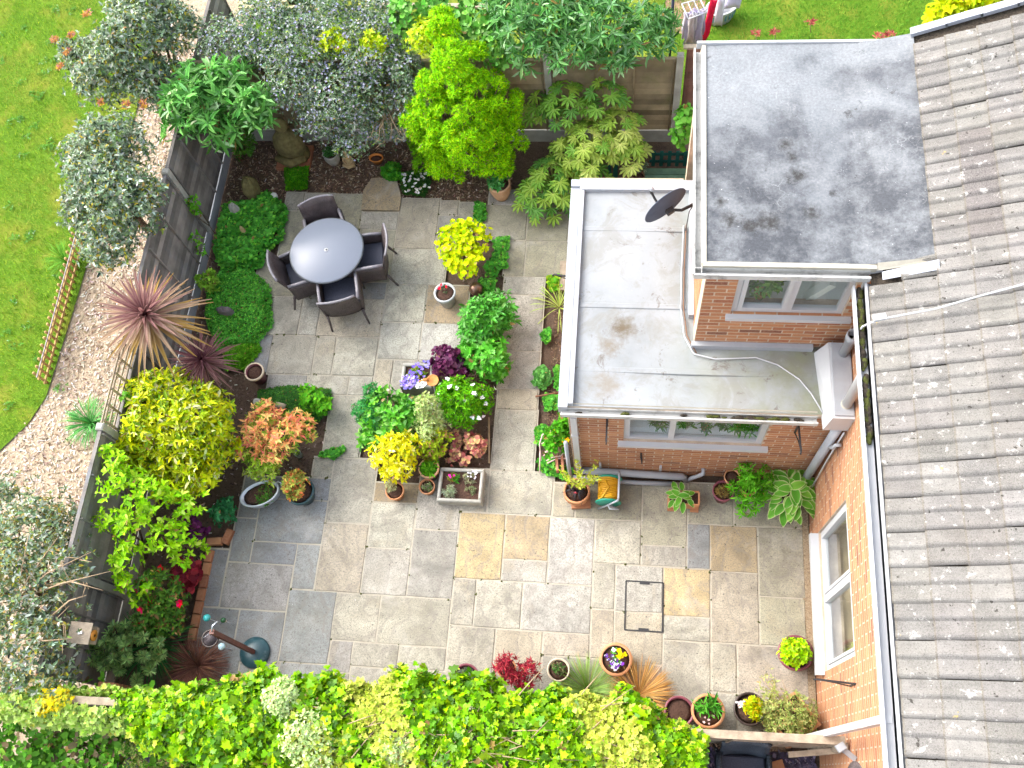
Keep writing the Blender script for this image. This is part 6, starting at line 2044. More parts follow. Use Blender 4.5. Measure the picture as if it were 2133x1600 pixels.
# square terracotta pot with a sprawling plant
c = P(1652, 1498, .34)
t = thing("square_pot", "square terracotta pot turned cornerwise under a sprawling pale shrub", "plant pot", (c.x, c.y, 0))
b = MB()
a = math.radians(38)
for k in range(4):
    q = a + k * math.pi / 2
    d = Vector((math.cos(q), math.sin(q), 0))
    b.box(Vector((c.x, c.y, .18)) + d * .215, (.03, .46 if k % 2 else .40, .34), rz=q)
b.build("pot", M_TERRA, t)
MB().box((c.x, c.y, .28), (.40, .40, .02), rz=a).build("soil", M_POTSOIL, t)
L = Leaves()
p, nn = on_blobs(blobs_of([E(1650, 1490, .55, 34, .16), E(1600, 1480, .4, 18, .15), E(1670, 1510, .45, 22, .14), E(1610, 1510, .3, 16, .12)], 7), 900, .5)
whorls(L, 'leaf', p, nn, 5, .034, .014, [(3, (.24, .30, .09)), (2, (.33, .36, .14)), (1, (.14, .18, .05)), (.6, (.36, .26, .12))], 1.0)
p, nn = on_blobs(blobs_of([E(1600, 1430, .55, 20, .15), E(1590, 1460, .5, 18, .12), E(1625, 1455, .5, 20, .12)], 6), 220, .7)
whorls(L, 'leaf', p, nn, 4, .032, .012, [(3, (.34, .36, .13)), (2, (.27, .32, .10))], 1.0)
L.build("foliage", M_LEAF, t)
b = MB()
for i in range(16):
    e = P(random.uniform(1575, 1640), random.uniform(1405, 1475), .55)
    b.tube([c, c.lerp(e, .5) + Vector((0, 0, .1)), e], [.008, .005, .002], 5)
b.build("stems", M_TWIG, t)
t, c, r, h = pot("maroon_pot", "maroon pot with clipped bright green shrub against the side window", 1658, 1360, 33, .34, M_MAROON)
leaves_in(t, c + Vector((-.03, .0, 0)), r * .92, h + .08, 230, .042, .026, [(4, (.26, .46, .01)), (3, (.36, .54, .02)), (1, (.10, .24, .01))], 6, mat=M_GLOSS, hh=.7)
# by the kitchen wall
t, c, r, h = pot("terracotta_pot", "mossy terracotta pot with black straggly plant and twigs by the hose reel", 1201, 1022, 27, .30, M_TERRA, 'belly')
b = MB()
for i in range(44):
    a_, q = random.random() * 6.283, random.uniform(.5, 1.15)
    e = c + Vector((math.cos(a_) * r * q, math.sin(a_) * r * q, random.uniform(-.06, .05)))
    b.tube([c + Vector((0, 0, .02)), c.lerp(e, .5) + Vector((0, 0, .07)), e], [.007, .006, .003], 5)
o = b.build("black_strap_leaves", pmat("black_mondo", (.012, .010, .014), .4, .3, 20, 0, spec=.5), t)
o["kind"] = "stuff"
b = MB()
L = Leaves()
for i in range(9):
    e = P(1205 + random.uniform(-45, 40), 985 + random.uniform(-35, 25), random.uniform(.55, .75))
    b.tube([c, c.lerp(e, .5) + Vector((0, 0, .05)), e], [.006, .004, .002], 5)
    pp = np.array([tuple(c.lerp(e, u) + Vector((random.uniform(-.03, .03), random.uniform(-.03, .03), 0))) for u in np.linspace(.35, 1, 12)])
    whorls(L, 'leaf', pp, np.tile([0, 0, 1.], (12, 1)), 3, .036, .02, [(3, (.32, .38, .05)), (2, (.40, .44, .10))], 1.0)
b.build("twigs", M_TWIG, t)
L.build("foliage", M_LEAF, t)
for (dx, dy) in ((.02, .03), (-.01, -.05)):
    MB().ball(c + Vector((dx, dy, .06)), .022, 8, (1.2, .8, .8)).build("red_bud", pmat("red_bud", (.6, .05, .08), .5, .1, 9, 0), t)
MB().box((c.x + .05, c.y - .06, .03), (.26, .22, .06), rz=.1).build("brick_foot", M_BRICK, t)
t, c, r, h = pot("maroon_pot", "dusty maroon pot of dried growth by the kitchen wall", 1507, 1022, 22, .30, M_MAROON)
leaves_in(t, c, r * .7, h - .03, 60, .05, .006, [(3, (.25, .17, .06)), (2, (.18, .16, .05))], 6, tpl='blade')
t, c, r, h = pot("terracotta_pot", "terracotta pot of bare compost tucked against the kitchen wall", 1526, 993, 17, .32, M_TERRA)
t, c, r, h = pot("terracotta_pot", "pot of feathery green foliage spilling forward by the kitchen wall", 1560, 1010, 20, .30, M_TERRA)
L = Leaves()
p, nn = on_blobs(blobs_of([E(1555, 1030, .45, 34, .18), E(1570, 990, .6, 26, .16), E(1590, 1000, .5, 20, .14), E(1560, 1055, .3, 18, .1)], 6), 150, .4)
whorls(L, 'leaf', p, nn, 6, .075, .022, [(3, (.08, .28, .02)), (2, (.14, .38, .04))], 1.1)
L.build("foliage", M_LEAF, t)

HOSTA = []
for cc in ((.14, .40, .04), (.20, .46, .05), (.10, .32, .03)):
    vs, fs, co = [], [], []
    n = 8
    rimc = (.74, .76, .40)
    for i in range(n + 1):
        u = i / n
        w = .30 * math.sin(math.pi * min(1, u * .92 + .06)) ** .8 * (1.1 - .4 * u)
        if i == n:
            w = .005
        z = .10 * math.sin(u * 2.2) - .22 * u * u
        for (s, e) in ((-1, 1), (-.72, .8), (0, 0), (.72, .8), (1, 1)):
            vs.append((u, s * w, z + .05 * abs(s)))
            co.append(rimc if abs(s) == 1 or i == n else mul(cc, 1.0 + .15 * (abs(s) > .5)))
        if i:
            a_ = (i - 1) * 5
            fs += [(a_ + k, a_ + k + 1, a_ + k + 6, a_ + k + 5) for k in range(4)]
    me = bpy.data.meshes.new("hosta_leaf")
    me.from_pydata(vs, [], fs)
    me.color_attributes.new("Col", 'FLOAT_COLOR', 'POINT').data.foreach_set("color", [x for q in co for x in (*q, 1)])
    me.materials.append(M_LEAF)
    me.polygons.foreach_set("use_smooth", [True] * len(fs))
    HOSTA.append(me)


def hosta(t, c, n, R, z0, ln):
    for k in range(n):
        f = math.sqrt((k + .5) / n)
        a_ = k * 2.39996
        bk = R * f * .85 - ln * .42
        q = c + Vector((math.cos(a_) * bk, math.sin(a_) * bk, z0 * (1 - .65 * f * f)))
        a_ += random.uniform(-.7, .7)
        d = Vector((math.cos(a_), math.sin(a_), .25 - .5 * f))
        nr = Vector((-math.cos(a_) * .2, -math.sin(a_) * .2, 1))
        place_leaf(random.choice(HOSTA), "leaf", t, q, d, nr, ln * random.uniform(.8, 1.15))


t, c, r, h = pot("hosta_pot", "pot hidden under a large cream-edged hosta in the house corner", 1648, 1030, 24, .26, M_GREYPOT)
hosta(t, Vector((c.x - .02, c.y - .02, h)), 64, .42, .34, .21)
# terracotta trough with a small hosta
a, d = P(1393, 1040, .2), P(1456, 1040, .2)
t = thing("terracotta_trough", "rectangular terracotta trough with a small cream-edged hosta", "plant pot", ((a.x + d.x) / 2, a.y + .03, 0))
b = MB()
cx, cy, w_, l_ = (a.x + d.x) / 2, a.y + .03, .18, (d.x - a.x)
b.box((cx, cy - w_ / 2, .12), (l_, .02, .18)).box((cx, cy + w_ / 2, .12), (l_, .02, .18)).box((cx - l_ / 2, cy, .12), (.02, w_ - .022, .18)).box((cx + l_ / 2, cy, .12), (.02, w_ - .022, .18))
b.build("pot", M_TERRA, t)
MB().box((cx, cy, .16), (l_ - .03, w_ - .03, .02)).build("soil", M_POTSOIL, t)
hosta(t, Vector((cx - .05, cy, .19)), 15, .20, .10, .14)
for sx_ in (-1, 1):
    MB().box((cx + sx_ * l_ * .38, cy - .03, .015), (.11, .22, .03)).build("brick_foot", M_BRICK, t)

# stone troughs
def trough(label, pxs, h, wall):
    q = [P(x, y, h) for (x, y) in pxs]
    x0, x1 = (q[0].x + q[3].x) / 2, (q[1].x + q[2].x) / 2
    y1, y0 = (q[0].y + q[1].y) / 2, (q[2].y + q[3].y) / 2
    t = thing("stone_trough", label, "planter", ((x0 + x1) / 2, (y0 + y1) / 2, 0))
    b = MB()
    cx, cy = (x0 + x1) / 2, (y0 + y1) / 2
    for (c_, d_) in (((cx, y0 + wall / 2), (x1 - x0, wall)), ((cx, y1 - wall / 2), (x1 - x0, wall)), ((x0 + wall / 2, cy), (wall, y1 - y0 - 2 * wall - .004)), ((x1 - wall / 2, cy), (wall, y1 - y0 - 2 * wall - .004))):
        b.box((c_[0], c_[1], h / 2), (d_[0], d_[1], h), bev=.014)
    b.build("basin", M_STONE, t)
    MB().box((cx, cy, h - .07), (x1 - x0 - 2 * wall, y1 - y0 - 2 * wall, .04)).build("soil", M_POTSOIL, t)
    return t, Vector((cx, cy, h)), (x1 - x0) / 2 - wall, (y1 - y0) / 2 - wall


t, c, hx, hy = trough("large pale stone trough of alpine plants beside the path", [(918, 972), (1010, 978), (1000, 1048), (908, 1042)], .20, .045)
for (dx, dy, rr, n, ln, wd, pal) in ((-.15, -.10, .09, 60, .045, .010, [(3, (.34, .38, .26)), (2, (.26, .32, .2))]), (.12, .10, .10, 60, .03, .008, [(3, (.26, .28, .16)), (2, (.34, .34, .24))]), (-.13, .11, .07, 50, .03, .008, [(2, (.14, .2, .04)), (1, (.3, .2, .05))]), (-.05, .10, .05, 10, .06, .02, GN), (.14, -.07, .07, 26, .03, .01, [(1, (.2, .24, .12))])):
    leaves_in(t, c + Vector((dx, dy, 0)), rr, c.z - .03, n, ln, wd, pal, 6, hh=.6)
blooms(t, around(c + Vector((.16, .14, 0)), .07, c.z + .03, 12), .014, [(1, (.72, .70, .85))], "pale_flowers")
blooms(t, around(c + Vector((-.12, .12, 0)), .05, c.z + .03, 3), .016, [(1, (.75, .05, .35))], "pink_flowers")
t, c, hx, hy = trough("stone trough of blue and white violas beside the purple plant", [(838, 755), (902, 757), (900, 808), (834, 806)], .32, .045)
leaves_in(t, c, .17, c.z - .03, 60, .04, .02, [(3, (.14, .26, .04)), (2, (.34, .32, .06))], 5, flat=True, hh=.4)
blooms(t, around(c + Vector((-.10, -.13, 0)), .11, c.z + .05, 46), .024, [(3, (.22, .18, .55)), (2, (.42, .38, .72)), (1, (.14, .08, .42))], "blue_flowers")
blooms(t, around(c + Vector((.0, .02, 0)), .14, c.z + .04, 26), .022, [(3, (.22, .18, .55)), (2, (.14, .08, .42))], "violet_flowers")
blooms(t, around(c + Vector((.09, -.16, 0)), .07, c.z + .04, 14), .026, [(1, (.78, .78, .86))], "white_flowers")
blooms(t, around(c + Vector((.13, .15, 0)), .06, c.z + .04, 12), .022, [(1, (.26, .24, .6))], "corner_flowers")
c = P(901, 793, .62)
M_RUST = pmat("rusty_iron", (.46, .20, .055), .75, .25, 14, .4, 60, dirt=(.58, .34, .16))
t = thing("dish_feeder", "round rusty dish on a thin stake beside the viola trough", "bird feeder", (c.x + .10, c.y - .09, 0))
MB().lathe([(0.0, -.012), (.05, -.010), (.085, .004), (.088, .012), (.08, .008), (.05, -.002), (0.0, -.006)], c, 24).build("dish", M_RUST, t)
MB().tube([c - Vector((0, 0, .01)), P(908, 825, .12), P(909, 830, .0)], .008, 6).build("stake", M_GALV, t)
q = c + Vector((-.10, .0, .015))
MB().ball(q, .03, 10, (1.5, .8, .8)).ball(q + Vector((.035, .01, .022)), .018, 8).build("bird_figure", M_RUST, t)
MB().bar(q + Vector((-.04, -.005, 0)), q + Vector((-.09, -.03, .0)), .022, .008).build("bird_tail", M_RUST, t)

# hose reel
c = P(1268, 1022, .22)
t = thing("hose_reel", "yellow hose wound on a green reel with grey frame by the kitchen wall", "hose reel", (c.x, c.y, 0))
M_HOSE = pmat("yellow_hose", (.70, .36, .01), .45, .12, 20, 0, spec=.5)
M_RGREEN = pmat("green_plastic", (.01, .28, .19), .4, .1, 9, 0, spec=.5)
Rx = Matrix.Rotation(math.pi / 2, 4, 'X')
for i in range(11):
    for lay in range(2):
        r_ = .115 + .020 * lay
        yy = c.y - .13 + .026 * i + .012 * lay
        MB().tube([(c.x + r_ * math.cos(k * .2618), yy + .007 * math.sin(k * .5 + i), .22 + r_ * math.sin(k * .2618)) for k in range(25)], .0115, 6, False).build("hose_coil", M_HOSE, t)
MB().tube([(c.x - .06, c.y + .10, .375), (c.x + .0, c.y, .385), (c.x - .08, c.y - .13, .36), (c.x - .15, c.y - .15, .24)], .0115, 6).build("hose_end", M_HOSE, t)
for s in (-1, 1):
    MB().lathe([(.0, -.012), (.165, -.012), (.175, 0), (.165, .012), (.0, .012)], (c.x, c.y + s * .165, .22), 24, mat=Rx).build("side_disc", M_RGREEN, t)
    MB().tube([(c.x - .13, c.y + s * .195, .0), (c.x + .0, c.y + s * .20, .22), (c.x + .13, c.y + s * .195, .46)], .014, 8).build("frame_leg", M_GREYPVC, t)
    MB().tube([(c.x + .15, c.y + s * .195, .0), (c.x + .0, c.y + s * .20, .22)], .014, 8).build("frame_strut", M_GREYPVC, t)
MB().tube([(c.x + .13, c.y - .195, .46), (c.x + .135, c.y - .15, .485), (c.x + .135, c.y + .15, .485), (c.x + .13, c.y + .195, .46)], .015, 8).build("handle", M_GREYPVC, t)
MB().tube([(c.x + .0, c.y - .2, .22), (c.x + .02, c.y - .25, .22), (c.x + .14, c.y - .25, .22)], .012, 6).build("crank", M_GREYPVC, t)

# ------------------------------------------------------------------ ornaments
c = P(991, 601, .12)
t = thing("bronze_ball", "shiny bronze ball on the soil near the lime-yellow spurge", "ball", (c.x, c.y, 0))
MB().ball((c.x, c.y, .105), .105, 24).build("sphere", pmat("bronze", (.22, .13, .09), .28, .15, 8, .05, 20, spec=.6, metal=.7), t)


def rock(label, px, py, rx, ry, rz, mat, cat="stone", name="rock", h=None):
    c = P(px, py, 0)
    t = thing(name, label, cat, c)
    b = MB()
    b.ball((c.x, c.y, rz * .5), 1.0, 14, (rx, ry, rz), .10)
    o = b.build("body", mat, t)
    for p_ in o.data.polygons:
        p_.use_smooth = False
    return t


rock("pale flat-topped rock under the golden conifer", 930, 357, .16, .09, .10, M_BUFF)
rock("grey slate lying on the fine green mat", 478, 660, .14, .06, .22, pmat("slate", (.20, .17, .19), .8, .2, 9, .5))
rock("pale stone poking out of the leafy mat", 499, 452, .09, .08, .25, M_STONE)
rock("small brown stone in the middle of the leafy mat", 516, 495, .05, .04, .22, M_BUFF)
rock("dark mossy dome of stone above the leafy mat", 531, 405, .13, .17, .30, M_MOSSST)
rock("white shell beside the mossy dome", 573, 411, .06, .05, .07, pmat("white_shell", (.75, .75, .72), .5, .1, 9, .2), "shell", "shell")
rock("grey stone by the fence at the top left of the orange shrub", 537, 838, .07, .05, .05, M_STONE)
# moss-covered seated stone figure and its small companions
c = P(615, 325)
t = thing("stone_statue", "mossy seated stone statue under the blue-flowered shrub", "statue", c)
MB().lathe([(.26, 0), (.27, .10), (.22, .14), (.24, .2), (.26, .34), (.22, .5), (.15, .6), (.07, .64), (.075, .68), (.12, .75), (.12, .84), (.07, .92), (0, .95)], c, 20, 1.0, .75).build("body", M_MOSSST, t)
MB().tube([c + Vector((-.24, -.14, .14)), c + Vector((0, -.24, .13)), c + Vector((.24, -.14, .14))], [.06, .08, .06], 10).build("crossed_legs", M_MOSSST, t)
MB().box(c + Vector((0, -.03, -.02)), (.56, .46, .07)).build("plinth", M_BRICK, t)
t, c, r, h = pot("stone_pot", "carved pale stone pot with a dark green plant beside the statue", 688, 318, 20, .26, M_STONE, 'belly')
leaves_in(t, c, r * .7, h + .02, 40, .05, .018, [(3, (.04, .12, .03)), (2, (.06, .18, .05))], 5)
c = P(729, 341)
t = thing("small_statue", "small buff seated figure beside the carved stone pot", "statue", c)
MB().lathe([(.09, 0), (.10, .04), (.075, .09), (.06, .12), (.07, .18), (.05, .23), (.022, .25), (.035, .29), (.035, .33), (.0, .36)], c, 14, 1.0, .8).build("body", M_BUFF, t)
MB().tube([c + Vector((-.10, -.05, .03)), c + Vector((0, -.09, .03)), c + Vector((.10, -.05, .03))], [.025, .035, .025], 8).build("crossed_legs", M_BUFF, t)
MB().tube([c + Vector((-.06, 0, .2)), c + Vector((-.08, -.03, .12)), c + Vector((-.02, -.07, .08))], .016, 6).tube([c + Vector((.06, 0, .2)), c + Vector((.08, -.03, .12)), c + Vector((.02, -.07, .08))], .016, 6).build("arms", M_BUFF, t)
pot("terracotta_ring_pot", "bright orange terracotta pot sunk in the mulch under the shrub", 783, 328, 17, .12, pmat("orange_terracotta", (.62, .22, .05), .8, .1, 9, .2), 'pot', sx=1.05, sy=.75)
# log, hoop, glass jar and stake in the left bed
c = P(588, 851)
t = thing("short_log", "short cut log lying on the dark mat", "log", c)
MB().tube([c + Vector((-.06, .01, .12)), c + Vector((.09, -.02, .12))], .045, 12).build("log", M_OLDWOOD, t)
c = P(618, 872)
t = thing("blue_hoop", "thin blue wire hoop behind the orange shrub", "hoop", c)
MB().tube([c + Vector((.10 * math.cos(k * .262), .10 * math.sin(k * .262), .10)) for k in range(6, 20)], .006, 6).build("wire", pmat("blue_wire", (.12, .14, .42), .4, .1, 9, 0), t)
c = P(625, 950)
t = thing("glass_jar", "grey-green glass jar on the soil below the orange shrub", "jar", c)
MB().lathe([(.05, 0), (.055, .08), (.05, .12), (.055, .13), (.045, .13), (.04, .08), (.0, .02)], c, 16).build("jar", pmat("green_glass", (.16, .19, .15), .15, .1, 9, 0, spec=.7), t)
c = P(803, 905)
t = thing("garden_stake", "thin brown stake with a cream tip standing in the mint", "stake", c)
MB().tube([c, P(805, 880, .35), P(808, 825, .75)], [.008, .008, .007], 6).build("cane", M_BARK, t)
MB().box(P(810, 815, .78), (.035, .025, .11)).build("tip", pmat("cream_tip", (.72, .60, .42), .6, .1, 9, 0), t)
MB().tube([P(828, 868, .45), P(815, 850, .55)], .007, 6).build("peg", M_RUST, t)
for (a, d, lb) in (((1018, 870), (1019, 965), "bare wooden stick lying at the edge of the path"), ((1115, 826), (1165, 818), "rusty bar lying across the soil strip by the kitchen")):
    c = P(*a)
    t = thing("stick", lb, "stick", c)
    MB().tube([P(*a, .03), P((a[0] + d[0]) / 2, (a[1] + d[1]) / 2, .04), P(*d, .03)], .014, 6).build("rod", M_TWIG if a[0] < 1100 else pmat("rust_bar", (.22, .10, .06), .8, .2, 20, .2), t)
c = P(1173, 580)
t = thing("leaning_plank", "pale plank leaning on the kitchen wall under the roof edge", "plank", c)
MB().bar(P(1172, 605, .03), P(1174, 545, .03), .10, .04).build("plank", M_OLDWOOD, t)
# pink wire plant support and terracotta ridge piece
M_PINKW = pmat("pink_wire", (.66, .46, .44), .5, .12, 20, 0)
t = thing("plant_support", "pale pink scrolled wire plant support beside the path", "plant support", P(1150, 950))
for pts in ([(1127, 960), (1124, 925), (1130, 905), (1150, 897), (1170, 902), (1180, 915)], [(1128, 925), (1140, 918), (1150, 925), (1148, 940), (1135, 942)], [(1150, 903), (1160, 915), (1155, 930), (1143, 935), (1132, 950)],
            [(1160, 915), (1172, 922), (1178, 938), (1168, 950), (1150, 953), (1138, 960)], [(1140, 965), (1160, 955), (1180, 955)], [(1143, 905), (1138, 895), (1146, 892), (1150, 899)], [(1156, 899), (1158, 890), (1166, 893), (1160, 902)], [(1124, 985), (1125, 940)]):
    MB().tube([P(x, y, .42 - .004 * (y - 890)) for (x, y) in pts], .009, 6).build("wire_scroll", M_PINKW, t)
c = P(1165, 968, .1)
t = thing("terracotta_channel", "hollow terracotta channel piece standing by the kitchen corner", "terracotta piece", P(1166, 972))
MB().box(c + Vector((-.03, 0, 0)), (.035, .22, .16), rz=.12).box(c + Vector((.045, .0, 0)), (.035, .22, .16), rz=.12).box(c + Vector((.008, .0, -.06)), (.05, .215, .03), rz=.12).build("channel", pmat("brown_terracotta", (.40, .17, .10), .8, .15, 9, .3), t)

# parasol base with its pole
c = P(532, 1360)
t = thing("parasol_stand", "dark teal domed base with a square brown pole leaning up from it", "parasol base", c)
MB().lathe([(.20, 0), (.205, .03), (.19, .05), (.10, .085), (.03, .09), (0, .09)], c, 32).build("base", M_TEAL, t)
MB().bar(c + Vector((0, 0, .08)), P(441, 1316, 1.42), .055, .055).build("pole", pmat("dark_red_wood", (.13, .045, .03), .5, .2, 9, .15, spec=.4), t)
tp = P(441, 1316, 1.42)
MB().tube([tp, tp + Vector((.02, .06, .06)), tp + Vector((.06, .12, .03))], .008, 6).build("hook", M_GALV, t)
c = P(438, 1330, 1.1)
t = thing("hanging_feeder", "dark round wire feeder hanging under the pole top", "bird feeder", (c.x, c.y, c.z - .1))
MB().tube([c + Vector((.10 * math.cos(k * .2618), .10 * math.sin(k * .2618), 0)) for k in range(25)], .012, 6).build("ring", M_DKBRN, t)
MB().lathe([(0, -.02), (.09, -.015), (.095, 0)], c, 20).build("tray", pmat("dark_tray", (.05, .04, .045), .6, .3, 30, .3), t)
MB().tube([c + Vector((-.09, 0, 0)), tp, c + Vector((.09, 0, 0))], .004, 5).build("wires", M_GALV, t)
for (px, py, z, r_, col, lb) in ((431, 1287, .5, .048, (.05, .42, .42), "turquoise glass globe on a stake by the brick edging"), (465, 1292, .35, .036, (.02, .09, .03), "dark green glass globe next to the turquoise one"), (462, 1347, .35, .048, (.42, .60, .66), "pale blue glass globe above the brown sedge")):
    c = P(px, py, z)
    t = thing("glass_globe", lb, "ornament", (c.x, c.y, 0))
    MB().ball(c, r_, 18).build("globe", pmat("globe_glass", col, .08, .15, 20, 0, spec=.8), t)
    MB().lathe([(.018, -.05), (.022, -.04), (.02, 0)], c - Vector((0, 0, r_ * .8)), 10).build("collar", M_CREAMP, t)
    MB().tube([(c.x, c.y, 0), c - Vector((0, 0, r_))], .006, 6).build("stake", M_GALV, t)
# bird box on the fence
c = P(160, 1318, 1.62)
t = thing("nest_box", "wooden nest box with an orange disc hung on the left fence", "nest box", (c.x, c.y, c.z - .2))
MB().box((c.x + .03, c.y, c.z - .14), (.18, .20, .26)).build("box", M_OLDWOOD, t)
MB().box((c.x + .04, c.y, c.z), (.25, .25, .022), mat=Matrix.Rotation(.22, 4, 'Y')).build("roof", M_OLDWOOD, t)
MB().lathe([(0, 0), (.03, .0), (.065, .01), (.065, .03), (0, .03)], (c.x + .15, c.y - .01, c.z - .09), 18, mat=Matrix.Rotation(math.pi / 2, 4, 'Y')).build("entrance_disc", pmat("orange_disc", (.48, .20, .03), .6, .15, 9, .1), t)
MB().lathe([(0, .031), (.018, .031)], (c.x + .15, c.y - .01, c.z - .09), 12, mat=Matrix.Rotation(math.pi / 2, 4, 'Y')).build("entrance_hole", M_BLACK, t)
MB().box((c.x + .05, c.y, c.z + .02), (.05, .03, .008), rz=.3).build("hinge", M_GALV, t)
# brick edging along the left bed
A, B = P(437, 1145, .06), P(397, 1335, .06)
ed = thing("brick_edging", "row of orange bricks edging the left-hand bed", "edging", A)
N = 7
for k in range(N):
    p = A.lerp(B, (k + .5) / N)
    d = (B - A)
    MB().box((0, 0, 0), (d.length / N - .012, .10, .07), bev=.006).build("brick", M_BRICK, ed, loc=(p.x, p.y, .035), rot=(random.uniform(-.04, .04), random.uniform(-.04, .04), math.atan2(d.y, d.x) + random.uniform(-.05, .05)))
for (px, py, rz) in ((447, 1128, .1), (474, 1118, 1.3)):
    p = P(px, py, .05)
    MB().box((0, 0, 0), (.21, .10, .08), bev=.006).build("brick", M_BRICK, ed, loc=(p.x, p.y, .04), rot=(0, 0, rz))
p = P(222, 1432, .9)
t = thing("red_brick_pier", "top of a red and grey brick pier behind the ivy", "pier", (p.x, p.y, 0))
for k in range(12):
    MB().box((p.x, p.y, .045 + k * .078), (.20, .12, .065)).build("brick", M_BRICK, t)
MB().box((p.x - .01, p.y, .47), (.18, .10, .93)).build("mortar", M_MORTAR, t)

# green picket planter and bench behind the kitchen
M_GRNW = pmat("dark_green_paint", (.008, .085, .075), .6, .2, 9, .2, 40)
t = thing("picket_planter", "dark green picket panel behind the kitchen", "fence", P(1400, 345))
a, d = P(1352, 346), P(1500, 347)
for k in range(9):
    x = a.x + (d.x - a.x) * (k + .5) / 9
    MB().box((x, a.y, .20), (.055, .02, .38), bev=.012).build("picket", M_GRNW, t)
for z in (.10, .28):
    MB().box(((a.x + d.x) / 2, a.y + .02, z), (d.x - a.x, .02, .05)).build("rail", M_GRNW, t)
t = thing("green_bench", "mossy dark green slatted bench behind the kitchen roof", "bench", P(1400, 365))
M_GRNB = pmat("mossy_green_paint", (.06, .115, .075), .7, .3, 6, .3, 40, dirt=(.10, .12, .05))
y0 = P(1400, 352, .35).y
for k in range(3):
    MB().box((.62, y0 - .06 - k * .115, .36), (.86, .105, .03)).build("slat", M_GRNB, t)
for x in (.24, 1.0):
    MB().box((x, y0 - .17, .17), (.05, .34, .34)).build("leg", M_GRNB, t)
t, c, r, h = pot("wicker_pot", "brown wicker pot with grey-green foliage beside the green bench", 1330, 365, 15, .35, pmat("brown_wicker", (.16, .085, .05), .9, .3, 40, .6), 'pot')
leaves_in(t, c + Vector((.02, .08, 0)), r * 1.2, h + .1, 130, .035, .012, [(3, (.12, .17, .11)), (2, (.18, .22, .15))], 5)
t = thing("green_gate_post", "dark green post beside the glossy hand-leaved shrub", "post", P(1272, 375))
MB().box((P(1270, 360).x, P(1270, 360).y, .45), (.05, .05, .9)).box((P(1282, 368).x, P(1282, 368).y, .42), (.07, .04, .84)).build("post", M_GRNW, t)

# ------------------------------------------------------------------ beyond the far fence: washing
c = P(1500, 40)
t = thing("laundry_basket", "white plastic laundry basket on the far lawn", "basket", c)
b = MB()
b.lathe([(.20, 0), (.26, .26), (.285, .28), (.285, .30), (.25, .30), (.19, .03), (0, .03)], c, 28, 1.0, .68, .45)
b.build("basket", M_PVC, t)
for k in range(20):
    a = 2 * math.pi * k / 20
    u = Vector((math.cos(a) * .243, math.sin(a) * .243 * .68, 0))
    u = Matrix.Rotation(.45, 3, 'Z') @ u
    MB().box(c + u + Vector((0, 0, .17)), (.012, .03, .12), rz=a + .45).build("slot", pmat("slot_shade", (.10, .22, .28), .6, .1, 9, 0) if k == 0 else bpy.data.materials["slot_shade"], t)
h = 1.55
t = thing("peg_airer", "white square sock airer with hanging clothes beyond the far fence", "clothes airer", P(1445, 60, 0))
q = [P(x, y, h) for (x, y) in ((1420, 8), (1458, -2), (1472, 26), (1434, 40))]
b = MB()
for i in range(4):
    b.tube([q[i], q[(i + 1) % 4]], .010, 6)
for f in (.33, .66):
    b.tube([q[0].lerp(q[1], f), q[3].lerp(q[2], f)], .008, 6)
b.tube([q[0].lerp(q[2], .5), q[0].lerp(q[2], .5) + Vector((0, 0, .3))], .006, 6)
b.build("frame", M_PVC, t)
cl = [(.62, .56, .70), (.50, .48, .70), (.68, .60, .64), (.45, .38, .58), (.66, .66, .72)]
for i in range(9):
    p = q[3].lerp(q[2], (i + .5) / 9).lerp(q[0].lerp(q[1], (i + .5) / 9), random.uniform(0, .5))
    b = MB()
    rows = []
    L_ = random.uniform(.5, .75)
    for k in range(6):
        rows.append([p + Vector((.045 * (j - 1.5) / 1.5 + .01 * math.sin(k * 1.7 + i), .02 * math.sin(j * 2.1 + k), -L_ * k / 5)) for j in range(4)])
    sheet(b, rows, .004)
    b.build("hanging_garment", pmat("garment_%d" % i, cl[i % 5], .9, .12, 20, .2), t)
t = thing("red_garment", "bright red garment hanging on the far washing line", "clothes", P(1480, 40, 0))
a = P(1487, 0, 1.6)
rows = [[a + Vector((-.05 + .035 * j - .012 * k, .015 * math.sin(j * 2 + k), -.14 * k)) * 1.0 for j in range(4 - (k > 5))] + ([a + Vector((-.05 + .035 * 2 - .012 * k, 0, -.14 * k))] if k > 5 else []) for k in range(7)]
b = MB()
sheet(b, rows, .005)
b.build("cloth", pmat("red_cloth", (.75, .01, .06), .9, .15, 20, .2), t)
t = thing("white_garment", "white garment hanging beside the red one on the washing line", "clothes", P(1500, 20, 0))
a = P(1500, -4, 1.6)
rows = [[a + Vector((-.04 + .04 * j, .02 * math.sin(j * 2 + k), -.11 * k)) for j in range(4)] for k in range(6)]
b = MB()
sheet(b, rows, .005)
b.build("cloth", pmat("white_cloth", (.72, .74, .84), .9, .08, 20, .2), t)
t = thing("lilac_garment", "pale lilac garment at the top edge over the far lawn", "clothes", P(1528, 0, 0))
a = P(1530, -25, 1.6)
rows = [[a + Vector((-.08 + .08 * j - .01 * k, .02 * math.sin(j * 2 + k), -.10 * k)) for j in range(4)] for k in range(5)]
b = MB()
sheet(b, rows, .005)
b.build("cloth", pmat("lilac_cloth", (.62, .63, .82), .9, .08, 20, .2), t)
p0 = P(1395, 140, 0)
t = thing("line_post", "dark washing line post beyond the far fence", "post", P(1393, 138))
MB().tube([P(1393, 150, 0), P(1403, -15, 1.7)], .022, 8).build("post", pmat("blue_black_metal", (.03, .04, .07), .5, .2, 9, 0), t)
MB().tube([P(1403, -12, 1.68), P(1600, -40, 1.7)], .005, 5).build("line", M_GALV, t)
b = MB()
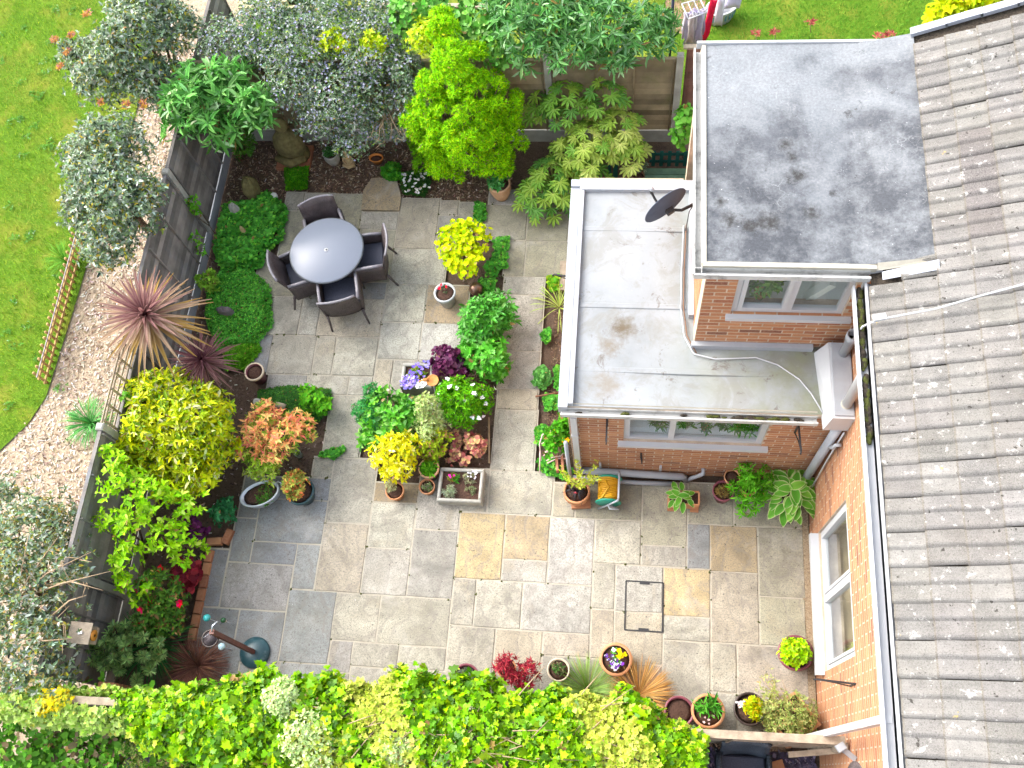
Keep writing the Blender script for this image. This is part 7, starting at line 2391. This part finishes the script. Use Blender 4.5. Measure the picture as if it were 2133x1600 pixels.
b.poly([(p.x, p.y) for p in (P(1385, 0), P(1470, 0), P(1466, 85), P(1452, 85), P(1395, 60))] + [], -.004)
struct(b.build("earth_path", pmat("trodden_earth", (.30, .20, .12), .95, .25, 9, .5, 40)))
# timber cold frame and low wall at the top edge
t = thing("timber_frame", "pale timber cold frame beyond the far left fence corner", "cold frame", P(560, 20))
for (a, d) in (((500, 8), (600, 8)), ((500, 20), (660, 22)), ((505, -30), (505, 20))):
    MB().bar(P(*a, .7), P(*d, .7), .07, .16).build("rail", pmat("green_pale_timber", (.46, .40, .22), .8, .2, 9, .3) if a == (500, 8) else bpy.data.materials["green_pale_timber"], t)
MB().box(P(570, -10, .3), (1.0, .5, .6)).build("body", M_BLACK, t)
t = thing("garden_bench_top", "weathered grey timber rail behind the fence by the conifer tip", "bench", P(870, 60))
MB().bar(P(835, 50, 1.0), P(905, 52, 1.0), .06, .10).build("rail", M_OLDWOOD, t)
MB().bar(P(895, 52, 1.0), P(897, 75, .6), .06, .06).build("leg", M_OLDWOOD, t)
MB().bar(P(780, 12, 1.0), P(1010, 14, 1.0), .08, .06).build("top_rail", M_OLDWOOD, t)
t = thing("white_tabletop", "white tabletop glimpsed at the top edge among the leaves", "table", P(805, 0))
MB().box(P(805, -6, .7), (.35, .25, .03)).build("top", M_PVC, t)
for sx_ in (-.14, .14):
    MB().box(P(805, -6, .35) + Vector((sx_, .08, 0)), (.03, .03, .68)).build("leg", M_PVC, t)

# ------------------------------------------------------------------ neighbour's side of the near fence
make_chair("black woven armchair seen from above at the bottom edge beside the house", (1.50, .17, 0), -math.pi / 2 + .02, M_NAVYR, "neighbour's black chairs", M_NAVYR)
make_chair("black woven armchair half under the end of the ivy", (.68, .12, 0), -math.pi / 2 - .35, M_NAVYR, "neighbour's black chairs", M_NAVYR)
p = P(1800, 1590, 2.0)
t = thing("wall_lamp", "grey wall lamp at the bottom edge of the house wall", "lamp", (SX, .35, 1.9))
MB().bar((SX - .02, .42, 1.9), (SX - .14, .50, 1.95), .05, .04).build("arm", M_GREYPVC, t)
MB().box((SX - .17, .52, 1.97), (.09, .07, .06), rz=.6).build("head", M_GREYPVC, t)
t = thing("wall_dish", "small dark dish on the house wall at the bottom edge", "dish", (SX, .2, 2.4))
MB().lathe([(0, 0), (.10, .02), (.14, .05), (.10, .03), (0, .012)], (SX - .12, .24, 2.5), 18, 1, 1, 0, Matrix.Rotation(-1.2, 4, 'Y')).build("dish", M_RATTAN, t)
MB().bar((SX, .24, 2.5), (SX - .12, .24, 2.5), .02).build("arm", M_BLACK, t)
PK = 1.0
sow("slate_flakes", "purple-grey slate chippings on the neighbour's side of the near fence", "slate", [(-.2, -.2), (2.4, -.2), (2.4, .5), (-.2, .45)], 2600, .05, .03, [(3, (.07, .06, .10)), (2, (.12, .10, .16)), (1, (.2, .17, .22))], (-.1, .4), 'chip', M_FLAKE, -.012)
MB_ = MB().box((.95, .05, .0), (.55, .16, .03), rz=-.1)
o = tag(MB_.build("edging_board", M_OLDWOOD), "mossy board lying on the slate at the bottom edge", "board")
o = tag(MB().box((1.93, .35, .03), (.20, .10, .07), rz=.3).build("loose_brick", M_BRICK), "loose brown brick on the slate beside the black chair", "brick")

# ------------------------------------------------------------------ satellite dish
c = P(1386, 428, 3.25)
t = thing("satellite_dish", "grey satellite dish on an arm from the dormer wall above the flat roof", "satellite dish", P(1444, 426, 3.25))
nrm = Vector((-.61, .78, .08)).normalized()
Q = nrm.to_track_quat('Z', 'X').to_matrix().to_4x4()
M_DISH = pmat("grey_dish", (.085, .11, .16), .9, .1, 6, .05, spec=.08)
pr = [(0, -.06)] + [(.25 * k / 8, -.06 + .06 * (k / 8) ** 2) for k in range(1, 9)] + [(.256, .0), (.25, .008)] + [(.25 * k / 8, -.048 + .056 * (k / 8) ** 2) for k in range(7, -1, -1)]
MB().lathe(pr, c, 32, 1.0, 1.12, 0, Q).build("reflector", M_DISH, t)
MB().tube([P(1444, 426, 3.25), P(1420, 438, 3.22), c - nrm * .07], [.020, .018, .018], 8).build("mount_arm", M_BLACK, t)
MB().bar(c - nrm * .05, c - nrm * .12, .09, .06).build("bracket", M_BLACK, t)
lo = c + Q.to_3x3() @ Vector((-.2, 0, 0))
MB().bar(lo, c + nrm * .28 - Vector((0, 0, .06)), .022, .022).build("feed_arm", M_BLACK, t)
MB().tube([c + nrm * .24, c + nrm * .33], .026, 10).build("receiver", M_PVC, t)
MB().tube([P(1444, 428, 3.2), P(1436, 440, 3.0), P(1428, 480, 2.5)], .006, 5).build("cable", M_BLACK, t)

# ------------------------------------------------------------------ plants inside the kitchen window
for i, (x, r_, h_, lb) in enumerate(((.42, .05, .16, "spiky houseplant, leftmost on the kitchen window ledge"), (.75, .05, .10, "small pale houseplant second on the kitchen window ledge"), (.98, .05, .12, "bushy houseplant in the middle of the kitchen window ledge"), (1.20, .045, .09, "round cactus-like houseplant on the kitchen window ledge"), (1.38, .055, .14, "green houseplant in terracotta pot on the kitchen window ledge"), (1.54, .06, .16, "tall green houseplant, rightmost on the kitchen window ledge"))):
    c = Vector((x, 4.13, 1.3685))
    t = thing("houseplant", lb, "houseplant", c, group="houseplants on the kitchen window ledge")
    MB().lathe([(r_ * .7, 0), (r_, .10), (r_ * .85, .10), (r_ * .8, .08), (0, .08)], c, 14).build("pot", M_TERRA if i in (2, 4) else M_GREYPOT, t)
    leaves_in(t, c, r_ * 1.7, 1.3685 + .13, 26, h_ * .6, .02, [(3, (.08, .26, .04)), (2, (.14, .34, .07))], 5)
t = thing("houseplant", "leafy plant added behind the left dormer pane as a shrub reflection", "houseplant", (1.42, 5.02, 3.18))  # added plant, stands in for a green shrub reflected in the pane
MB().lathe([(.06, 0), (.08, .14), (.065, .14), (.06, .11), (0, .11)], (1.42, 5.02, 3.182), 14).build("pot", M_TERRA, t)
leaves_in(t, Vector((1.42, 5.03, 0)), .17, 3.46, 120, .07, .03, [(3, (.10, .26, .03)), (2, (.18, .34, .05))], 5, hh=1.2)
